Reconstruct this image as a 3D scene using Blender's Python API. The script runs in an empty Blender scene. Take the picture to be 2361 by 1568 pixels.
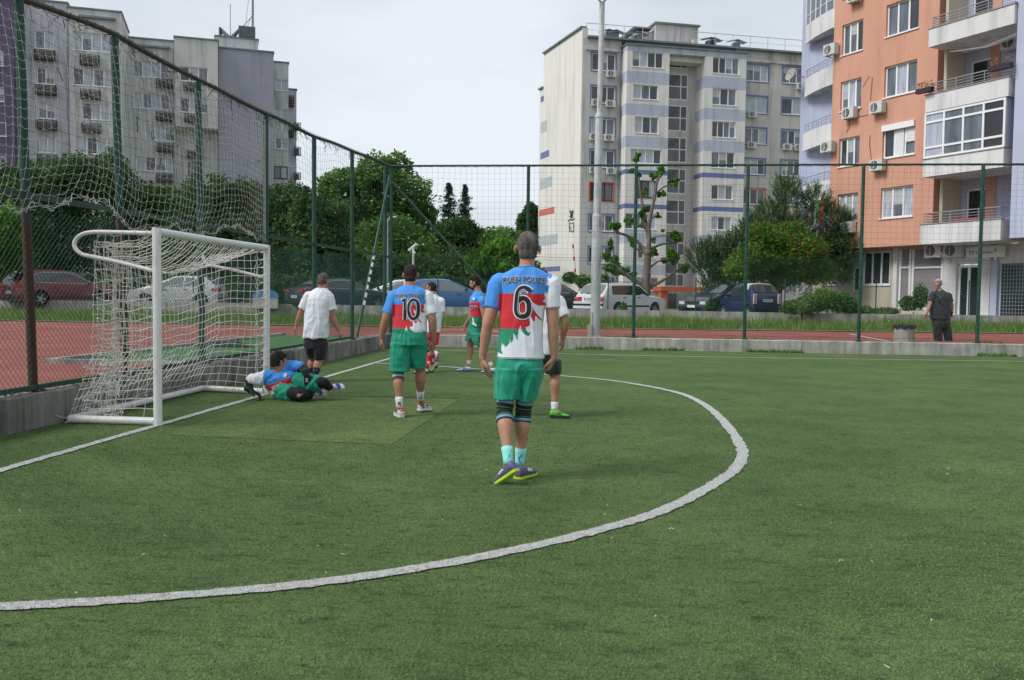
import bpy, bmesh, math, random
import numpy as np
from mathutils import Vector, Matrix, Quaternion, noise
from mathutils.bvhtree import BVHTree
R = math.radians
SC = bpy.context.scene
COL = SC.collection
rnd = random.Random(7)

# ------------------------------------------------------------------ camera
FPX, PW, PH = 2091.18, 2361.0, 1568.0
PIT, ROL, YAW = .0477, .0118, .0982
CAMP = Vector((4.5938, -9.0134, 1.387))
FWD = Vector((-math.sin(YAW) * math.cos(PIT), math.cos(YAW) * math.cos(PIT), -math.sin(PIT)))
_r = Vector((math.cos(YAW), math.sin(YAW), 0)); _u = _r.cross(FWD)
RGT = _r * math.cos(ROL) + _u * math.sin(ROL)
UPV = -_r * math.sin(ROL) + _u * math.cos(ROL)
cam = bpy.data.objects.new('camera', bpy.data.cameras.new('camera')); COL.objects.link(cam)
cam.matrix_world = Matrix(((RGT.x, UPV.x, -FWD.x, CAMP.x), (RGT.y, UPV.y, -FWD.y, CAMP.y), (RGT.z, UPV.z, -FWD.z, CAMP.z), (0, 0, 0, 1)))
cam.data.sensor_width = 36; cam.data.lens = FPX / PW * 36
cam.data.clip_end = 3000; cam.data.clip_start = .05
SC.camera = cam

# ------------------------------------------------------------------ overcast sky + soft sun
SUN_EL, SUN_AZ = R(46), R(-118)          # azimuth from +Y, clockwise positive: the light comes from the left and a little behind
sdir = Vector((math.sin(SUN_AZ) * math.cos(SUN_EL), math.cos(SUN_AZ) * math.cos(SUN_EL), math.sin(SUN_EL)))
world = bpy.data.worlds.new('World'); SC.world = world; world.use_nodes = True
nt = world.node_tree; nt.nodes.clear()
def NN(nt, typ, **kw):
    n = nt.nodes.new(typ)
    for k, v in kw.items(): setattr(n, k, v)
    return n
out = NN(nt, 'ShaderNodeOutputWorld'); bg = NN(nt, 'ShaderNodeBackground'); sky = NN(nt, 'ShaderNodeTexSky')
sky.sky_type = 'NISHITA'; sky.sun_disc = False; sky.sun_elevation = SUN_EL; sky.sun_rotation = SUN_AZ
sky.air_density = 1.0; sky.dust_density = 3.0
tc = NN(nt, 'ShaderNodeTexCoord'); mp = NN(nt, 'ShaderNodeMapping'); mp.inputs['Scale'].default_value = (1.0, 1.0, 3.2)
nz = NN(nt, 'ShaderNodeTexNoise'); nz.inputs['Scale'].default_value = 1.5; nz.inputs['Detail'].default_value = 7; nz.inputs['Roughness'].default_value = .5
rmp = NN(nt, 'ShaderNodeValToRGB')
# cloud deck: light grey with slightly darker, bluish patches (values before the 0.1 strength)
e = rmp.color_ramp.elements
e[0].position = .40; e[0].color = (4.6, 5.0, 5.5, 1); e[1].position = .62; e[1].color = (6.8, 7.15, 7.65, 1)
mix = NN(nt, 'ShaderNodeMix', data_type='RGBA'); mix.inputs[0].default_value = .90
nt.links.new(tc.outputs['Generated'], mp.inputs['Vector']); nt.links.new(mp.outputs[0], nz.inputs['Vector'])
nt.links.new(nz.outputs['Fac'], rmp.inputs[0]); nt.links.new(sky.outputs[0], mix.inputs[6]); nt.links.new(rmp.outputs[0], mix.inputs[7])
nt.links.new(mix.outputs[2], bg.inputs['Color']); nt.links.new(bg.outputs[0], out.inputs[0])
bg.inputs['Strength'].default_value = .10
sl = bpy.data.lights.new('sun', 'SUN'); sl.energy = 2.1; sl.angle = R(24); sl.color = (1, .985, .95)
so = bpy.data.objects.new('sun', sl); COL.objects.link(so)
so.rotation_euler = (-sdir).to_track_quat('-Z', 'Y').to_euler()
vs = SC.view_settings; vs.view_transform = 'Standard'; vs.look = 'None'; vs.exposure = .40; vs.gamma = 1; vs.use_curve_mapping = False
SC.cycles.max_bounces = 6; SC.cycles.diffuse_bounces = 4; SC.cycles.glossy_bounces = 2; SC.cycles.transmission_bounces = 3; SC.cycles.transparent_max_bounces = 12
SC.cycles.use_denoising = True
try: SC.cycles.denoising_input_passes = 'RGB_ALBEDO_NORMAL'
except Exception: pass

# ------------------------------------------------------------------ survey helpers: turn a measured sight line into a world point
def ray(px, py): return FWD + RGT * ((px - PW / 2) / FPX) - UPV * ((py - PH / 2) / FPX)
def G(px, py, z=0.):
    d = ray(px, py); return CAMP + d * ((z - CAMP.z) / d.z)
def VX(px, py, x):
    d = ray(px, py); return CAMP + d * ((x - CAMP.x) / d.x)
def VY(px, py, y):
    d = ray(px, py); return CAMP + d * ((y - CAMP.y) / d.y)
def AT(px, py, dep): return CAMP + ray(px, py) * dep
class Plane:
    """vertical plane through A and B; uv(px,py) -> (distance along, z), pt(u,z,off) -> world point, off towards the viewer's side"""
    def __init__(s, A, B):
        s.A = Vector((A.x, A.y, 0)); d = Vector((B.x - A.x, B.y - A.y, 0)); s.L = d.length; s.d = d.normalized()
        s.n = Vector((s.d.y, -s.d.x, 0))
        if s.n.dot(CAMP - s.A) < 0: s.n = -s.n
    def uv(s, px, py, off=0.):
        r = ray(px, py); t = ((s.A + s.n * off) - CAMP).dot(s.n) / r.dot(s.n); P = CAMP + r * t
        return (P - s.A).dot(s.d), P.z
    def pt(s, u, z, off=0.): return s.A + s.d * u + s.n * off + Vector((0, 0, z))

# ------------------------------------------------------------------ materials
def mat(name, col, rough=.7, noise_amt=.0, nscale=6., metal=0., bump=0., bscale=None, spec=.4, col2=None, detail=5, stretch=None, coord='Object', coat=0., sheen=0., lo=.35, hi=.65):
    m = bpy.data.materials.new(name); m.use_nodes = True; nt = m.node_tree; b = nt.nodes['Principled BSDF']
    b.inputs['Roughness'].default_value = rough; b.inputs['Metallic'].default_value = metal
    b.inputs['Specular IOR Level'].default_value = spec
    if coat: b.inputs['Coat Weight'].default_value = coat; b.inputs['Coat Roughness'].default_value = .06
    if sheen: b.inputs['Sheen Weight'].default_value = sheen
    c1 = tuple(col) + (1,)
    b.inputs['Base Color'].default_value = c1
    if noise_amt or col2 or bump:
        tc = NN(nt, 'ShaderNodeTexCoord'); mp = NN(nt, 'ShaderNodeMapping')
        if stretch: mp.inputs['Scale'].default_value = stretch
        nt.links.new(tc.outputs[coord], mp.inputs['Vector'])
    if noise_amt or col2:
        n1 = NN(nt, 'ShaderNodeTexNoise'); n1.inputs['Scale'].default_value = nscale; n1.inputs['Detail'].default_value = detail; n1.inputs['Roughness'].default_value = .6
        nt.links.new(mp.outputs[0], n1.inputs['Vector'])
        rp = NN(nt, 'ShaderNodeValToRGB'); rp.color_ramp.elements[0].position = lo; rp.color_ramp.elements[1].position = hi
        if col2: ca, cb = c1, tuple(col2) + (1,)
        else:
            ca = tuple(max(0, x * (1 - noise_amt)) for x in col) + (1,); cb = tuple(min(1, x * (1 + noise_amt)) for x in col) + (1,)
        rp.color_ramp.elements[0].color = ca; rp.color_ramp.elements[1].color = cb
        nt.links.new(n1.outputs['Fac'], rp.inputs[0]); nt.links.new(rp.outputs[0], b.inputs['Base Color'])
    if bump:
        n2 = NN(nt, 'ShaderNodeTexNoise'); n2.inputs['Scale'].default_value = bscale or nscale * 4; n2.inputs['Detail'].default_value = 4
        nt.links.new(mp.outputs[0], n2.inputs['Vector'])
        bp = NN(nt, 'ShaderNodeBump'); bp.inputs['Strength'].default_value = bump; bp.inputs['Distance'].default_value = .02
        nt.links.new(n2.outputs['Fac'], bp.inputs['Height']); nt.links.new(bp.outputs[0], b.inputs['Normal'])
    return m
def node_wrap(m):  # (node tree, principled)
    return m.node_tree, m.node_tree.nodes['Principled BSDF']
def streaks(m, dark=.55, scale=(3., 3., .25), amt=.5, coord='Object', lo=.45, hi=.72, col=None):
    """multiply the base colour with vertical dirt streaks"""
    nt, b = node_wrap(m); tc = NN(nt, 'ShaderNodeTexCoord'); mp = NN(nt, 'ShaderNodeMapping'); mp.inputs['Scale'].default_value = scale
    n = NN(nt, 'ShaderNodeTexNoise'); n.inputs['Scale'].default_value = 1.; n.inputs['Detail'].default_value = 6; n.inputs['Roughness'].default_value = .65
    rp = NN(nt, 'ShaderNodeValToRGB'); rp.color_ramp.elements[0].position = lo; rp.color_ramp.elements[1].position = hi
    rp.color_ramp.elements[0].color = (1, 1, 1, 1); c = col or (dark, dark, dark); rp.color_ramp.elements[1].color = tuple(c) + (1,)
    mx = NN(nt, 'ShaderNodeMix', data_type='RGBA', blend_type='MULTIPLY'); mx.inputs[0].default_value = amt
    nt.links.new(tc.outputs[coord], mp.inputs[0]); nt.links.new(mp.outputs[0], n.inputs['Vector']); nt.links.new(n.outputs['Fac'], rp.inputs[0])
    src = b.inputs['Base Color'].links[0].from_socket if b.inputs['Base Color'].is_linked else None
    if src: nt.links.new(src, mx.inputs[6])
    else: mx.inputs[6].default_value = b.inputs['Base Color'].default_value
    nt.links.new(rp.outputs[0], mx.inputs[7]); nt.links.new(mx.outputs[2], b.inputs['Base Color'])
    return m
def vcol_mat(name, rough=.75, attr='col', sheen=0., bump=.0, bscale=400, noise_amt=.0, spec=.3):
    m = bpy.data.materials.new(name); m.use_nodes = True; nt, b = node_wrap(m)
    a = NN(nt, 'ShaderNodeAttribute', attribute_name=attr); nt.links.new(a.outputs['Color'], b.inputs['Base Color'])
    b.inputs['Roughness'].default_value = rough; b.inputs['Specular IOR Level'].default_value = spec
    if sheen: b.inputs['Sheen Weight'].default_value = sheen
    if bump:
        n2 = NN(nt, 'ShaderNodeTexNoise'); n2.inputs['Scale'].default_value = bscale; bp = NN(nt, 'ShaderNodeBump'); bp.inputs['Strength'].default_value = bump; bp.inputs['Distance'].default_value = .004
        tcn = NN(nt, 'ShaderNodeTexCoord'); nt.links.new(tcn.outputs['Object'], n2.inputs['Vector'])
        nt.links.new(n2.outputs['Fac'], bp.inputs['Height']); nt.links.new(bp.outputs[0], b.inputs['Normal'])
    return m
def glass_mat(name, col=(.03, .04, .05), rough=.04):
    m = mat(name, col, rough, spec=.9); return m

# ------------------------------------------------------------------ mesh building
class MB:
    """collects faces; build() links them as ONE mesh object"""
    def __init__(s): s.v = []; s.f = []; s.m = []; s.smooth = False
    def add(s, verts, faces, mi=0):
        o = len(s.v); s.v.extend([tuple(v) for v in verts]); s.f.extend([tuple(i + o for i in f) for f in faces]); s.m.extend([mi] * len(faces)); return s
    def box(s, c, d, rz=0., mi=0, M=None):
        hx, hy, hz = d[0] / 2, d[1] / 2, d[2] / 2; cs, sn = math.cos(rz), math.sin(rz)
        P = []
        for z in (-hz, hz):
            for x, y in ((-hx, -hy), (hx, -hy), (hx, hy), (-hx, hy)):
                q = Vector((c[0] + x * cs - y * sn, c[1] + x * sn + y * cs, c[2] + z)); P.append(M @ q if M else q)
        return s.add(P, [(3, 2, 1, 0), (4, 5, 6, 7), (0, 1, 5, 4), (1, 2, 6, 5), (2, 3, 7, 6), (3, 0, 4, 7)], mi)
    def slab(s, pl, u0, u1, z0, z1, o0, o1, mi=0):
        """box on a Plane: u range, z range, offset range"""
        P = [pl.pt(u, z, o) for z in (z0, z1) for u, o in ((u0, o0), (u1, o0), (u1, o1), (u0, o1))]
        return s.add(P, [(3, 2, 1, 0), (4, 5, 6, 7), (0, 1, 5, 4), (1, 2, 6, 5), (2, 3, 7, 6), (3, 0, 4, 7)], mi)
    def quad(s, a, b, c, d, mi=0): return s.add([a, b, c, d], [(0, 1, 2, 3)], mi)
    def prism(s, poly, z0, z1, mi=0):
        n = len(poly); P = [(p[0], p[1], z0) for p in poly] + [(p[0], p[1], z1) for p in poly]
        F = [tuple(range(n - 1, -1, -1)), tuple(range(n, 2 * n))] + [(i, (i + 1) % n, (i + 1) % n + n, i + n) for i in range(n)]
        return s.add(P, F, mi)
    def tube(s, pts, r, n=8, mi=0, caps=True, closed=False):
        pts = [Vector(p) for p in pts]; k = len(pts); rr = r if isinstance(r, (list, tuple)) else [r] * k
        P = []; prev = None
        for i, p in enumerate(pts):
            if closed: t = pts[(i + 1) % k] - pts[i - 1]
            else: t = pts[min(i + 1, k - 1)] - pts[max(i - 1, 0)]
            t.normalize()
            if prev is None:
                a = Vector((0, 0, 1)) if abs(t.z) < .9 else Vector((1, 0, 0)); a = (a - t * a.dot(t)).normalized()
            else:
                a = prev - t * prev.dot(t); a = a.normalized() if a.length > 1e-6 else t.orthogonal().normalized()
            prev = a; b = t.cross(a)
            for j in range(n):
                w = 2 * math.pi * j / n; P.append(p + (a * math.cos(w) + b * math.sin(w)) * rr[i])
        F = []
        for i in range(k if closed else k - 1):
            for j in range(n):
                a0, a1 = i * n + j, i * n + (j + 1) % n; i2 = (i + 1) % k
                F.append((a0, a1, i2 * n + (j + 1) % n, i2 * n + j))
        if caps and not closed: F += [tuple(range(n - 1, -1, -1)), tuple(range((k - 1) * n, k * n))]
        return s.add(P, F, mi)
    def cyl(s, a, b, r, n=12, mi=0): return s.tube([a, b], r, n, mi)
    def lathe(s, c, prof, n=24, mi=0, axis='z'):
        P = []
        for r, h in prof:
            for j in range(n):
                w = 2 * math.pi * j / n
                x, y = r * math.cos(w), r * math.sin(w)
                P.append({'z': (c[0] + x, c[1] + y, c[2] + h), 'y': (c[0] + x, c[1] + h, c[2] + y), 'x': (c[0] + h, c[1] + x, c[2] + y)}[axis])
        F = []
        for i in range(len(prof) - 1):
            for j in range(n): F.append((i * n + j, i * n + (j + 1) % n, (i + 1) * n + (j + 1) % n, (i + 1) * n + j))
        return s.add(P, F, mi)
    def sphere(s, c, r, nu=16, nv=10, mi=0, sc=(1, 1, 1), M=None):
        P = []
        for i in range(nv + 1):
            t = math.pi * i / nv
            for j in range(nu):
                w = 2 * math.pi * j / nu; q = Vector((math.sin(t) * math.cos(w) * r * sc[0], math.sin(t) * math.sin(w) * r * sc[1], math.cos(t) * r * sc[2]))
                if M: q = M @ q
                P.append(q + Vector(c))
        F = [(i * nu + j, i * nu + (j + 1) % nu, (i + 1) * nu + (j + 1) % nu, (i + 1) * nu + j) for i in range(nv) for j in range(nu)]
        return s.add(P, F, mi)
    def build(s, name, mats, parent=None, smooth=False, loc=None):
        me = bpy.data.meshes.new(name); me.from_pydata([tuple(v) for v in s.v], [], s.f)
        mats = mats if isinstance(mats, (list, tuple)) else [mats]
        for m in mats: me.materials.append(m)
        if len(mats) > 1: me.polygons.foreach_set('material_index', s.m)
        me.update()
        if smooth: me.polygons.foreach_set('use_smooth', [True] * len(me.polygons))
        return link(name, me, parent, loc)
LOCAL = set()          # names of things whose parts are modelled in their own local frame
def link(name, me, parent=None, loc=None):
    o = bpy.data.objects.new(name, me); COL.objects.link(o)
    if parent is not None:
        o.parent = parent; o.matrix_parent_inverse = (Matrix.Translation(parent.location) @ parent.rotation_euler.to_matrix().to_4x4()).inverted() if parent.name not in LOCAL else Matrix()
    if loc is not None: o.location = loc
    return o
def tag(o, label=None, cat=None, group=None, kind=None):
    if label: o['label'] = label
    if cat: o['category'] = cat
    if group: o['group'] = group
    if kind: o['kind'] = kind
    return o
def thing(name, label, cat, loc=(0, 0, 0), group=None, rz=0.):
    o = bpy.data.objects.new(name, None); COL.objects.link(o); o.location = loc; o.rotation_euler = (0, 0, rz); o.empty_display_size = .2
    return tag(o, label, cat, group)
# parts are modelled in world space; link() keeps them there below their thing (parent inverse of the thing; sub-parts use identity chains)
def sub(o, child):
    """make child a sub-part of part o: both modelled in world space"""
    child.parent = o; child.matrix_parent_inverse = (o.parent.matrix_basis if o.parent else Matrix()).inverted() if False else Matrix()
    return child
def np_mesh(name, V, F, mats, parent=None, mi=None, smooth=False, sizes=None):
    """V (n,3) array, F (m,k) array"""
    me = bpy.data.meshes.new(name); V = np.ascontiguousarray(V, np.float32); F = np.ascontiguousarray(F, np.int32)
    me.vertices.add(len(V)); me.vertices.foreach_set('co', V.ravel()); k = F.shape[1]
    me.loops.add(F.size); me.loops.foreach_set('vertex_index', F.ravel()); me.polygons.add(len(F))
    me.polygons.foreach_set('loop_start', np.arange(0, F.size, k, dtype=np.int32)); me.polygons.foreach_set('loop_total', np.full(len(F), k, np.int32))
    for m in (mats if isinstance(mats, (list, tuple)) else [mats]): me.materials.append(m)
    if mi is not None: me.polygons.foreach_set('material_index', np.ascontiguousarray(mi, np.int32))
    me.update(calc_edges=True); me.validate()
    if smooth: me.polygons.foreach_set('use_smooth', np.ones(len(F), bool))
    return link(name, me, parent)
def wires(segs, w, sides=3):
    """many thin prisms: segs (n,2,3), radius w -> V,F arrays"""
    S = np.asarray(segs, float); a, b = S[:, 0], S[:, 1]; t = b - a; L = np.linalg.norm(t, axis=1, keepdims=True); t /= np.maximum(L, 1e-9)
    ref = np.where(np.abs(t[:, 2:3]) < .9, np.array([[0, 0, 1.]]), np.array([[1., 0, 0]])); u = np.cross(t, ref); u /= np.linalg.norm(u, axis=1, keepdims=True); v = np.cross(t, u)
    w = np.broadcast_to(np.asarray(w, float).reshape(-1, 1), (len(S), 1))
    ring = [(u * math.cos(2 * math.pi * k / sides) + v * math.sin(2 * math.pi * k / sides)) * w for k in range(sides)]
    V = np.stack([a + r for r in ring] + [b + r for r in ring], 1).reshape(-1, 3)
    base = np.arange(len(S))[:, None] * 2 * sides
    F = np.concatenate([base + np.array([[k, (k + 1) % sides, (k + 1) % sides + sides, k + sides]]) for k in range(sides)], 0)
    return V, F
# ================================================================== SETTING
TZ = .30                                   # level of the running track behind the kerb walls
def parkz(x): return .70 if x < -17 else (.56 if x > 12 else .70 - .14 * (x + 17) / 29)
m_turf = mat('turf_carpet', (.086, .138, .053), .95, col2=(.128, .186, .076), nscale=1.1, detail=8, lo=.3, hi=.72, spec=.04)
nt, b = node_wrap(m_turf)
def add_turf_detail(m, fine=True):
    """fine pile grain, scuffed patches lying across the pitch, broad areas of slightly paler and darker tone"""
    nt, b = node_wrap(m); tc = NN(nt, 'ShaderNodeTexCoord')
    def noise_ramp(scale, stretch, lo, hi, ca, cb, det=4):
        mp = NN(nt, 'ShaderNodeMapping'); mp.inputs['Scale'].default_value = stretch
        n = NN(nt, 'ShaderNodeTexNoise'); n.inputs['Scale'].default_value = scale; n.inputs['Detail'].default_value = det; n.inputs['Roughness'].default_value = .7
        rp = NN(nt, 'ShaderNodeValToRGB'); rp.color_ramp.elements[0].position = lo; rp.color_ramp.elements[1].position = hi
        rp.color_ramp.elements[0].color = ca; rp.color_ramp.elements[1].color = cb
        nt.links.new(tc.outputs['Object'], mp.inputs[0]); nt.links.new(mp.outputs[0], n.inputs['Vector']); nt.links.new(n.outputs['Fac'], rp.inputs[0]); return rp
    src = b.inputs['Base Color'].links[0].from_socket
    for rp in (noise_ramp(70, (1, .45, 1), .3, .7, (.62, .64, .64, 1), (1.34, 1.32, 1.28, 1), 3), noise_ramp(9, (.7, 2.2, 1), .52, .66, (1, 1, 1, 1), (.48, .53, .58, 1), 7),
               noise_ramp(3., (.8, 2.2, 1), .55, .70, (1, 1, 1, 1), (.52, .57, .62, 1), 10),
               noise_ramp(.9, (1, 1.4, 1), .50, .72, (1, 1, 1, 1), (.80, .83, .85, 1), 8),
               noise_ramp(.35, (1, 1.4, 1), .35, .7, (.86, .88, .9, 1), (1.12, 1.1, 1.05, 1), 3)):
        mx = NN(nt, 'ShaderNodeMix', data_type='RGBA', blend_type='MULTIPLY'); mx.inputs[0].default_value = 1
        nt.links.new(src, mx.inputs[6]); nt.links.new(rp.outputs[0], mx.inputs[7]); src = mx.outputs[2]
    nt.links.new(src, b.inputs['Base Color'])
    if not fine: return m
    n2 = NN(nt, 'ShaderNodeTexNoise'); n2.inputs['Scale'].default_value = 130; n2.inputs['Detail'].default_value = 3; bp = NN(nt, 'ShaderNodeBump'); bp.inputs['Strength'].default_value = .9; bp.inputs['Distance'].default_value = .012
    nt.links.new(tc.outputs['Object'], n2.inputs['Vector']); nt.links.new(n2.outputs['Fac'], bp.inputs['Height']); nt.links.new(bp.outputs[0], b.inputs['Normal'])
add_turf_detail(m_turf)
m_patch = mat('turf_patch', (.116, .170, .065), .95, col2=(.156, .214, .087), nscale=1.3, detail=8, lo=.3, hi=.72, spec=.04); add_turf_detail(m_patch)
m_track = mat('track_rubber', (.22, .068, .054), .9, col2=(.30, .105, .084), nscale=.8, detail=8, bump=.3, bscale=120, spec=.2)
streaks(m_track, scale=(.5, 2.2, 1), amt=.35, dark=.6)
m_white = mat('line_paint', (.72, .73, .72), .85, noise_amt=.14, nscale=40, bump=.4, bscale=90)
m_linew = mat('white_pile', (.40, .41, .40), .9, col2=(.54, .55, .53), nscale=22, detail=6, bump=.9, bscale=110, lo=.32, hi=.6)
m_conc = mat('concrete', (.30, .295, .27), .93, col2=(.47, .46, .42), nscale=2.2, detail=9, bump=.35, bscale=30, spec=.2)
streaks(m_conc, dark=.40, scale=(5, 5, .5), amt=.75, lo=.42, hi=.66)
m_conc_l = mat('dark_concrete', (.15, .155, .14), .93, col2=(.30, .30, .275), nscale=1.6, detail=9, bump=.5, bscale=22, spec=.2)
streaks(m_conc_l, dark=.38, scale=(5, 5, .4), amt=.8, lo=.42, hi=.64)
m_asph = mat('asphalt', (.17, .165, .155), .9, col2=(.25, .24, .225), nscale=1.2, bump=.3, bscale=60)
m_soil = mat('soil', (.10, .12, .05), .95, col2=(.17, .15, .09), nscale=.7, detail=8)
m_earth = mat('earth', (.09, .12, .05), .95, col2=(.14, .16, .08), nscale=.05, detail=8)

def sheet(name, poly, z, m, kind='structure', thick=None):
    mb = MB()
    P = [(p[0], p[1], (z(p[0]) if callable(z) else z)) for p in poly]
    if thick: mb.prism(poly, z - thick, z)
    else: mb.add(P, [tuple(range(len(P)))])
    return tag(mb.build(name, m), kind=kind)
WX, WY = -1.07, 15.42                      # inner faces of the two kerb walls
sheet('pitch', [(WX - .02, -40), (60, -40), (60, WY + .02), (WX - .02, WY + .02)], 0, m_turf)
sheet('running_track', [(-60, -40), (WX - .25, -40), (WX - .25, WY + .2), (70, WY + .2), (70, 27.6), (19.3, 24.3), (9.3, 23.35), (-.9, 21.9), (-6.5, 21.1), (-17, 21.6), (-60, 23)], TZ, m_track)
sheet('grass_verge', [(-60, 22.99), (-17, 21.59), (-6.5, 21.09), (-.9, 21.89), (9.3, 23.34), (19.3, 24.29), (70, 27.59), (70, 30.2), (-60, 30.2)], TZ + .02, m_soil)
sheet('side_pitch', [(-3.7, 4.05), (WX - .25, 4.05), (WX - .25, 14.2), (-3.7, 14.2)], TZ + .006, mat('side_turf', (.055, .14, .045), .9, col2=(.07, .17, .055), nscale=.8, bump=.6, bscale=120))
mb = MB(); mb.box((-3.76, 9.1, TZ + .03), (.12, 10.2, .07)); mb.box((-2.55, 3.98, TZ + .03), (2.5, .12, .07)); tag(mb.build('side_kerb', m_conc), kind='structure')
# land beyond the low wall: parking strip, then ground to the horizon
mb = MB(); xs = [-70, -17, 12, 80]
for i in range(3): mb.quad((xs[i], 30.1, parkz(xs[i])), (xs[i + 1], 30.1, parkz(xs[i + 1])), (xs[i + 1], 41, parkz(xs[i + 1])), (xs[i], 41, parkz(xs[i])))
tag(mb.build('parking_road', m_asph), kind='structure')
mb = MB(); mb.quad((-900, -900, -.3), (900, -900, -.3), (900, 1400, -.3), (-900, 1400, -.3)); mb.quad((-500, 40.9, .5), (500, 40.9, .5), (500, 1300, .5), (-500, 1300, .5)); mb.quad((-500, 40.9, -.3), (500, 40.9, -.3), (500, 40.9, .5), (-500, 40.9, .5))
tag(mb.build('ground', m_earth), kind='structure')
# lighter turf insert in front of the goal, its seam
pp = [(.10, -.62), (.10, 3.05), (3.28, 3.0), (3.05, -1.0)]
sheet('turf_insert', [tuple(G(x, y)[:2]) for x, y in ((380, 1003), (903, 1026), (1058, 921), (640, 914))], .004, m_patch)
mb = MB()
def strip(mb, pts, w, z, jit=.0, mi=0, closed=False):
    pts = [Vector((p[0], p[1], 0)) for p in pts]; L = []; Rr = []
    for i, p in enumerate(pts):
        t = (pts[min(i + 1, len(pts) - 1)] - pts[max(i - 1, 0)]).normalized(); n = Vector((-t.y, t.x, 0))
        a = w / 2 + rnd.uniform(-jit, jit); c = w / 2 + rnd.uniform(-jit, jit)
        L.append(p + n * a); Rr.append(p - n * c)
    n = len(pts)
    mb.add([(p.x, p.y, z) for p in L + Rr], [(i, i + n, i + 1 + n, i + 1) for i in range(n - 1)], mi)
def dense(pts, step):
    out_ = []
    for a, b_ in zip(pts, pts[1:]):
        a = Vector(a); b_ = Vector(b_); k = max(1, int((b_ - a).length / step)); out_ += [a + (b_ - a) * (i / k) for i in range(k)]
    return out_ + [Vector(pts[-1])]
def catmull(P, k=8):
    P = [Vector(p) for p in P]; o = []
    for i in range(len(P) - 1):
        p0, p1, p2, p3 = P[max(i - 1, 0)], P[i], P[i + 1], P[min(i + 2, len(P) - 1)]
        for j in range(k):
            t = j / k; o.append(.5 * ((2 * p1) + (-p0 + p2) * t + (2 * p0 - 5 * p1 + 4 * p2 - p3) * t * t + (-p0 + 3 * p1 - 3 * p2 + p3) * t ** 3))
    return o + [P[-1]]
ARC = catmull([(.03, 9.01), (1.2, 8.62), (2.26, 8.02), (3.87, 6.94), (4.7, 6.29), (5.32, 5.38), (5.70, 4.53), (5.88, 3.7), (5.98, 2.49), (5.98, .96), (5.95, .1), (5.90, -.55), (5.80, -1.15), (5.64, -1.70), (5.42, -2.25), (5.16, -2.8), (4.93, -3.22), (4.65, -3.58), (4.38, -3.9), (4.06, -4.22), (3.76, -4.48), (3.38, -4.76), (3.06, -4.94), (2.67, -5.11), (2.33, -5.24), (1.99, -5.34), (1.2, -5.6), (.03, -5.8)], 8)
SIDE = [(-1.02, G(905, 805).y - .7), (1.0, 13.62), (3.0, 13.45), (8.5, 13.2), (13.5, 13.25), (30, 13.6)]
SIDE = [(x, G(px, py).y) for px, py, x in ()] or [tuple(G(px, py)[:2]) for px, py in ((905, 806), (1015, 808), (1144, 812.4), (1298, 816.5), (1500, 821), (1786, 826), (2050, 829.5), (2361, 834))] + [(30, 13.9)]
LINES = [('goal_line', dense([(0, -14), (0, 13.6)], .07), .10), ('penalty_line', dense(ARC, .05), .105), ('side_line', dense(SIDE, .2), .09)]
for nm, pts, w in LINES:
    mb = MB(); strip(mb, pts, w, .008, .010); tag(mb.build(nm, m_linew), kind='structure')
mb = MB()
strip(mb, dense([tuple(G(630, 910)[:2]), tuple(G(1060, 919)[:2])], .2), .035, .006, .01)
tag(mb.build('turf_seam', mat('seam', (.02, .035, .018), .95)), kind='structure')
# white lines on the track
mb = MB()
strip(mb, dense(catmull([tuple(G(1005, 754, TZ)[:2]), tuple(G(1070, 757, TZ)[:2]), tuple(G(1130, 763, TZ)[:2]), tuple(G(1190, 771, TZ)[:2])]), .2), .06, TZ + .005)
strip(mb, dense([tuple(G(1958, 770, TZ)[:2]), tuple(G(2052, 788, TZ)[:2])], .2), .06, TZ + .005)
for yy in (17.6, 19.4): strip(mb, dense([(-40, yy + 1.2), (-6, yy)], .5), .05, TZ + .005, .01)
tag(mb.build('track_marking', m_white), kind='structure')
# pale gravel edge of the track
mb = MB(); strip(mb, [(-60, 23.05), (-17, 21.65), (-6.5, 21.12), (-.9, 21.92), (9.3, 23.37), (19.3, 24.32), (70, 27.6)], .22, TZ + .03, .03)
tag(mb.build('track_edge', mat('edge_strip', (.42, .36, .28), .95, noise_amt=.3, nscale=2)), kind='structure')

# ---- kerb walls of the pitch
def rough_wall(name, p0, p1, h0, h1, t, m, label, n=90, side=1):
    """a poured concrete kerb wall: chipped top edge; p0->p1 is the pitch-side face"""
    p0 = Vector(p0); p1 = Vector(p1); d = (p1 - p0).normalized(); nr = Vector((-d.y, d.x)) * side; L = (p1 - p0).length
    V = []; F = []
    for i in range(n + 1):
        s = i / n; P = p0 + (p1 - p0) * s; h = h0 + (h1 - h0) * s + .012 * noise.noise(Vector((s * L * 1.7, 0, 3.1)))
        ch = .012 + .03 * max(0, noise.noise(Vector((s * L * 3.1, 7., 0)))); w = .006 * noise.noise(Vector((s * L * 2, 0, 9)))
        for off, z in ((w, -.05), (w, h * .5), (w + .003, h - ch), (ch + .01, h), (t - .02, h + .004), (t, h - .02), (t, -.05)):
            q = P + nr * off; V.append((q.x, q.y, z))
    for i in range(n):
        for k in range(6):
            a = i * 7 + k; F.append((a, a + 7, a + 8, a + 1) if side > 0 else (a, a + 1, a + 8, a + 7))
    mb = MB(); mb.add(V, F); mb.add([V[k] for k in range(7)], [tuple(range(7))]); mb.add([V[n * 7 + k] for k in range(7)], [tuple(range(6, -1, -1))])
    return tag(mb.build(name, m), label, 'wall')
rough_wall('kerb_wall', (WX, -14), (WX, WY), .365, .345, .24, m_conc_l, 'low dark stained concrete wall along the left edge of the pitch behind the goal', 240)
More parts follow.
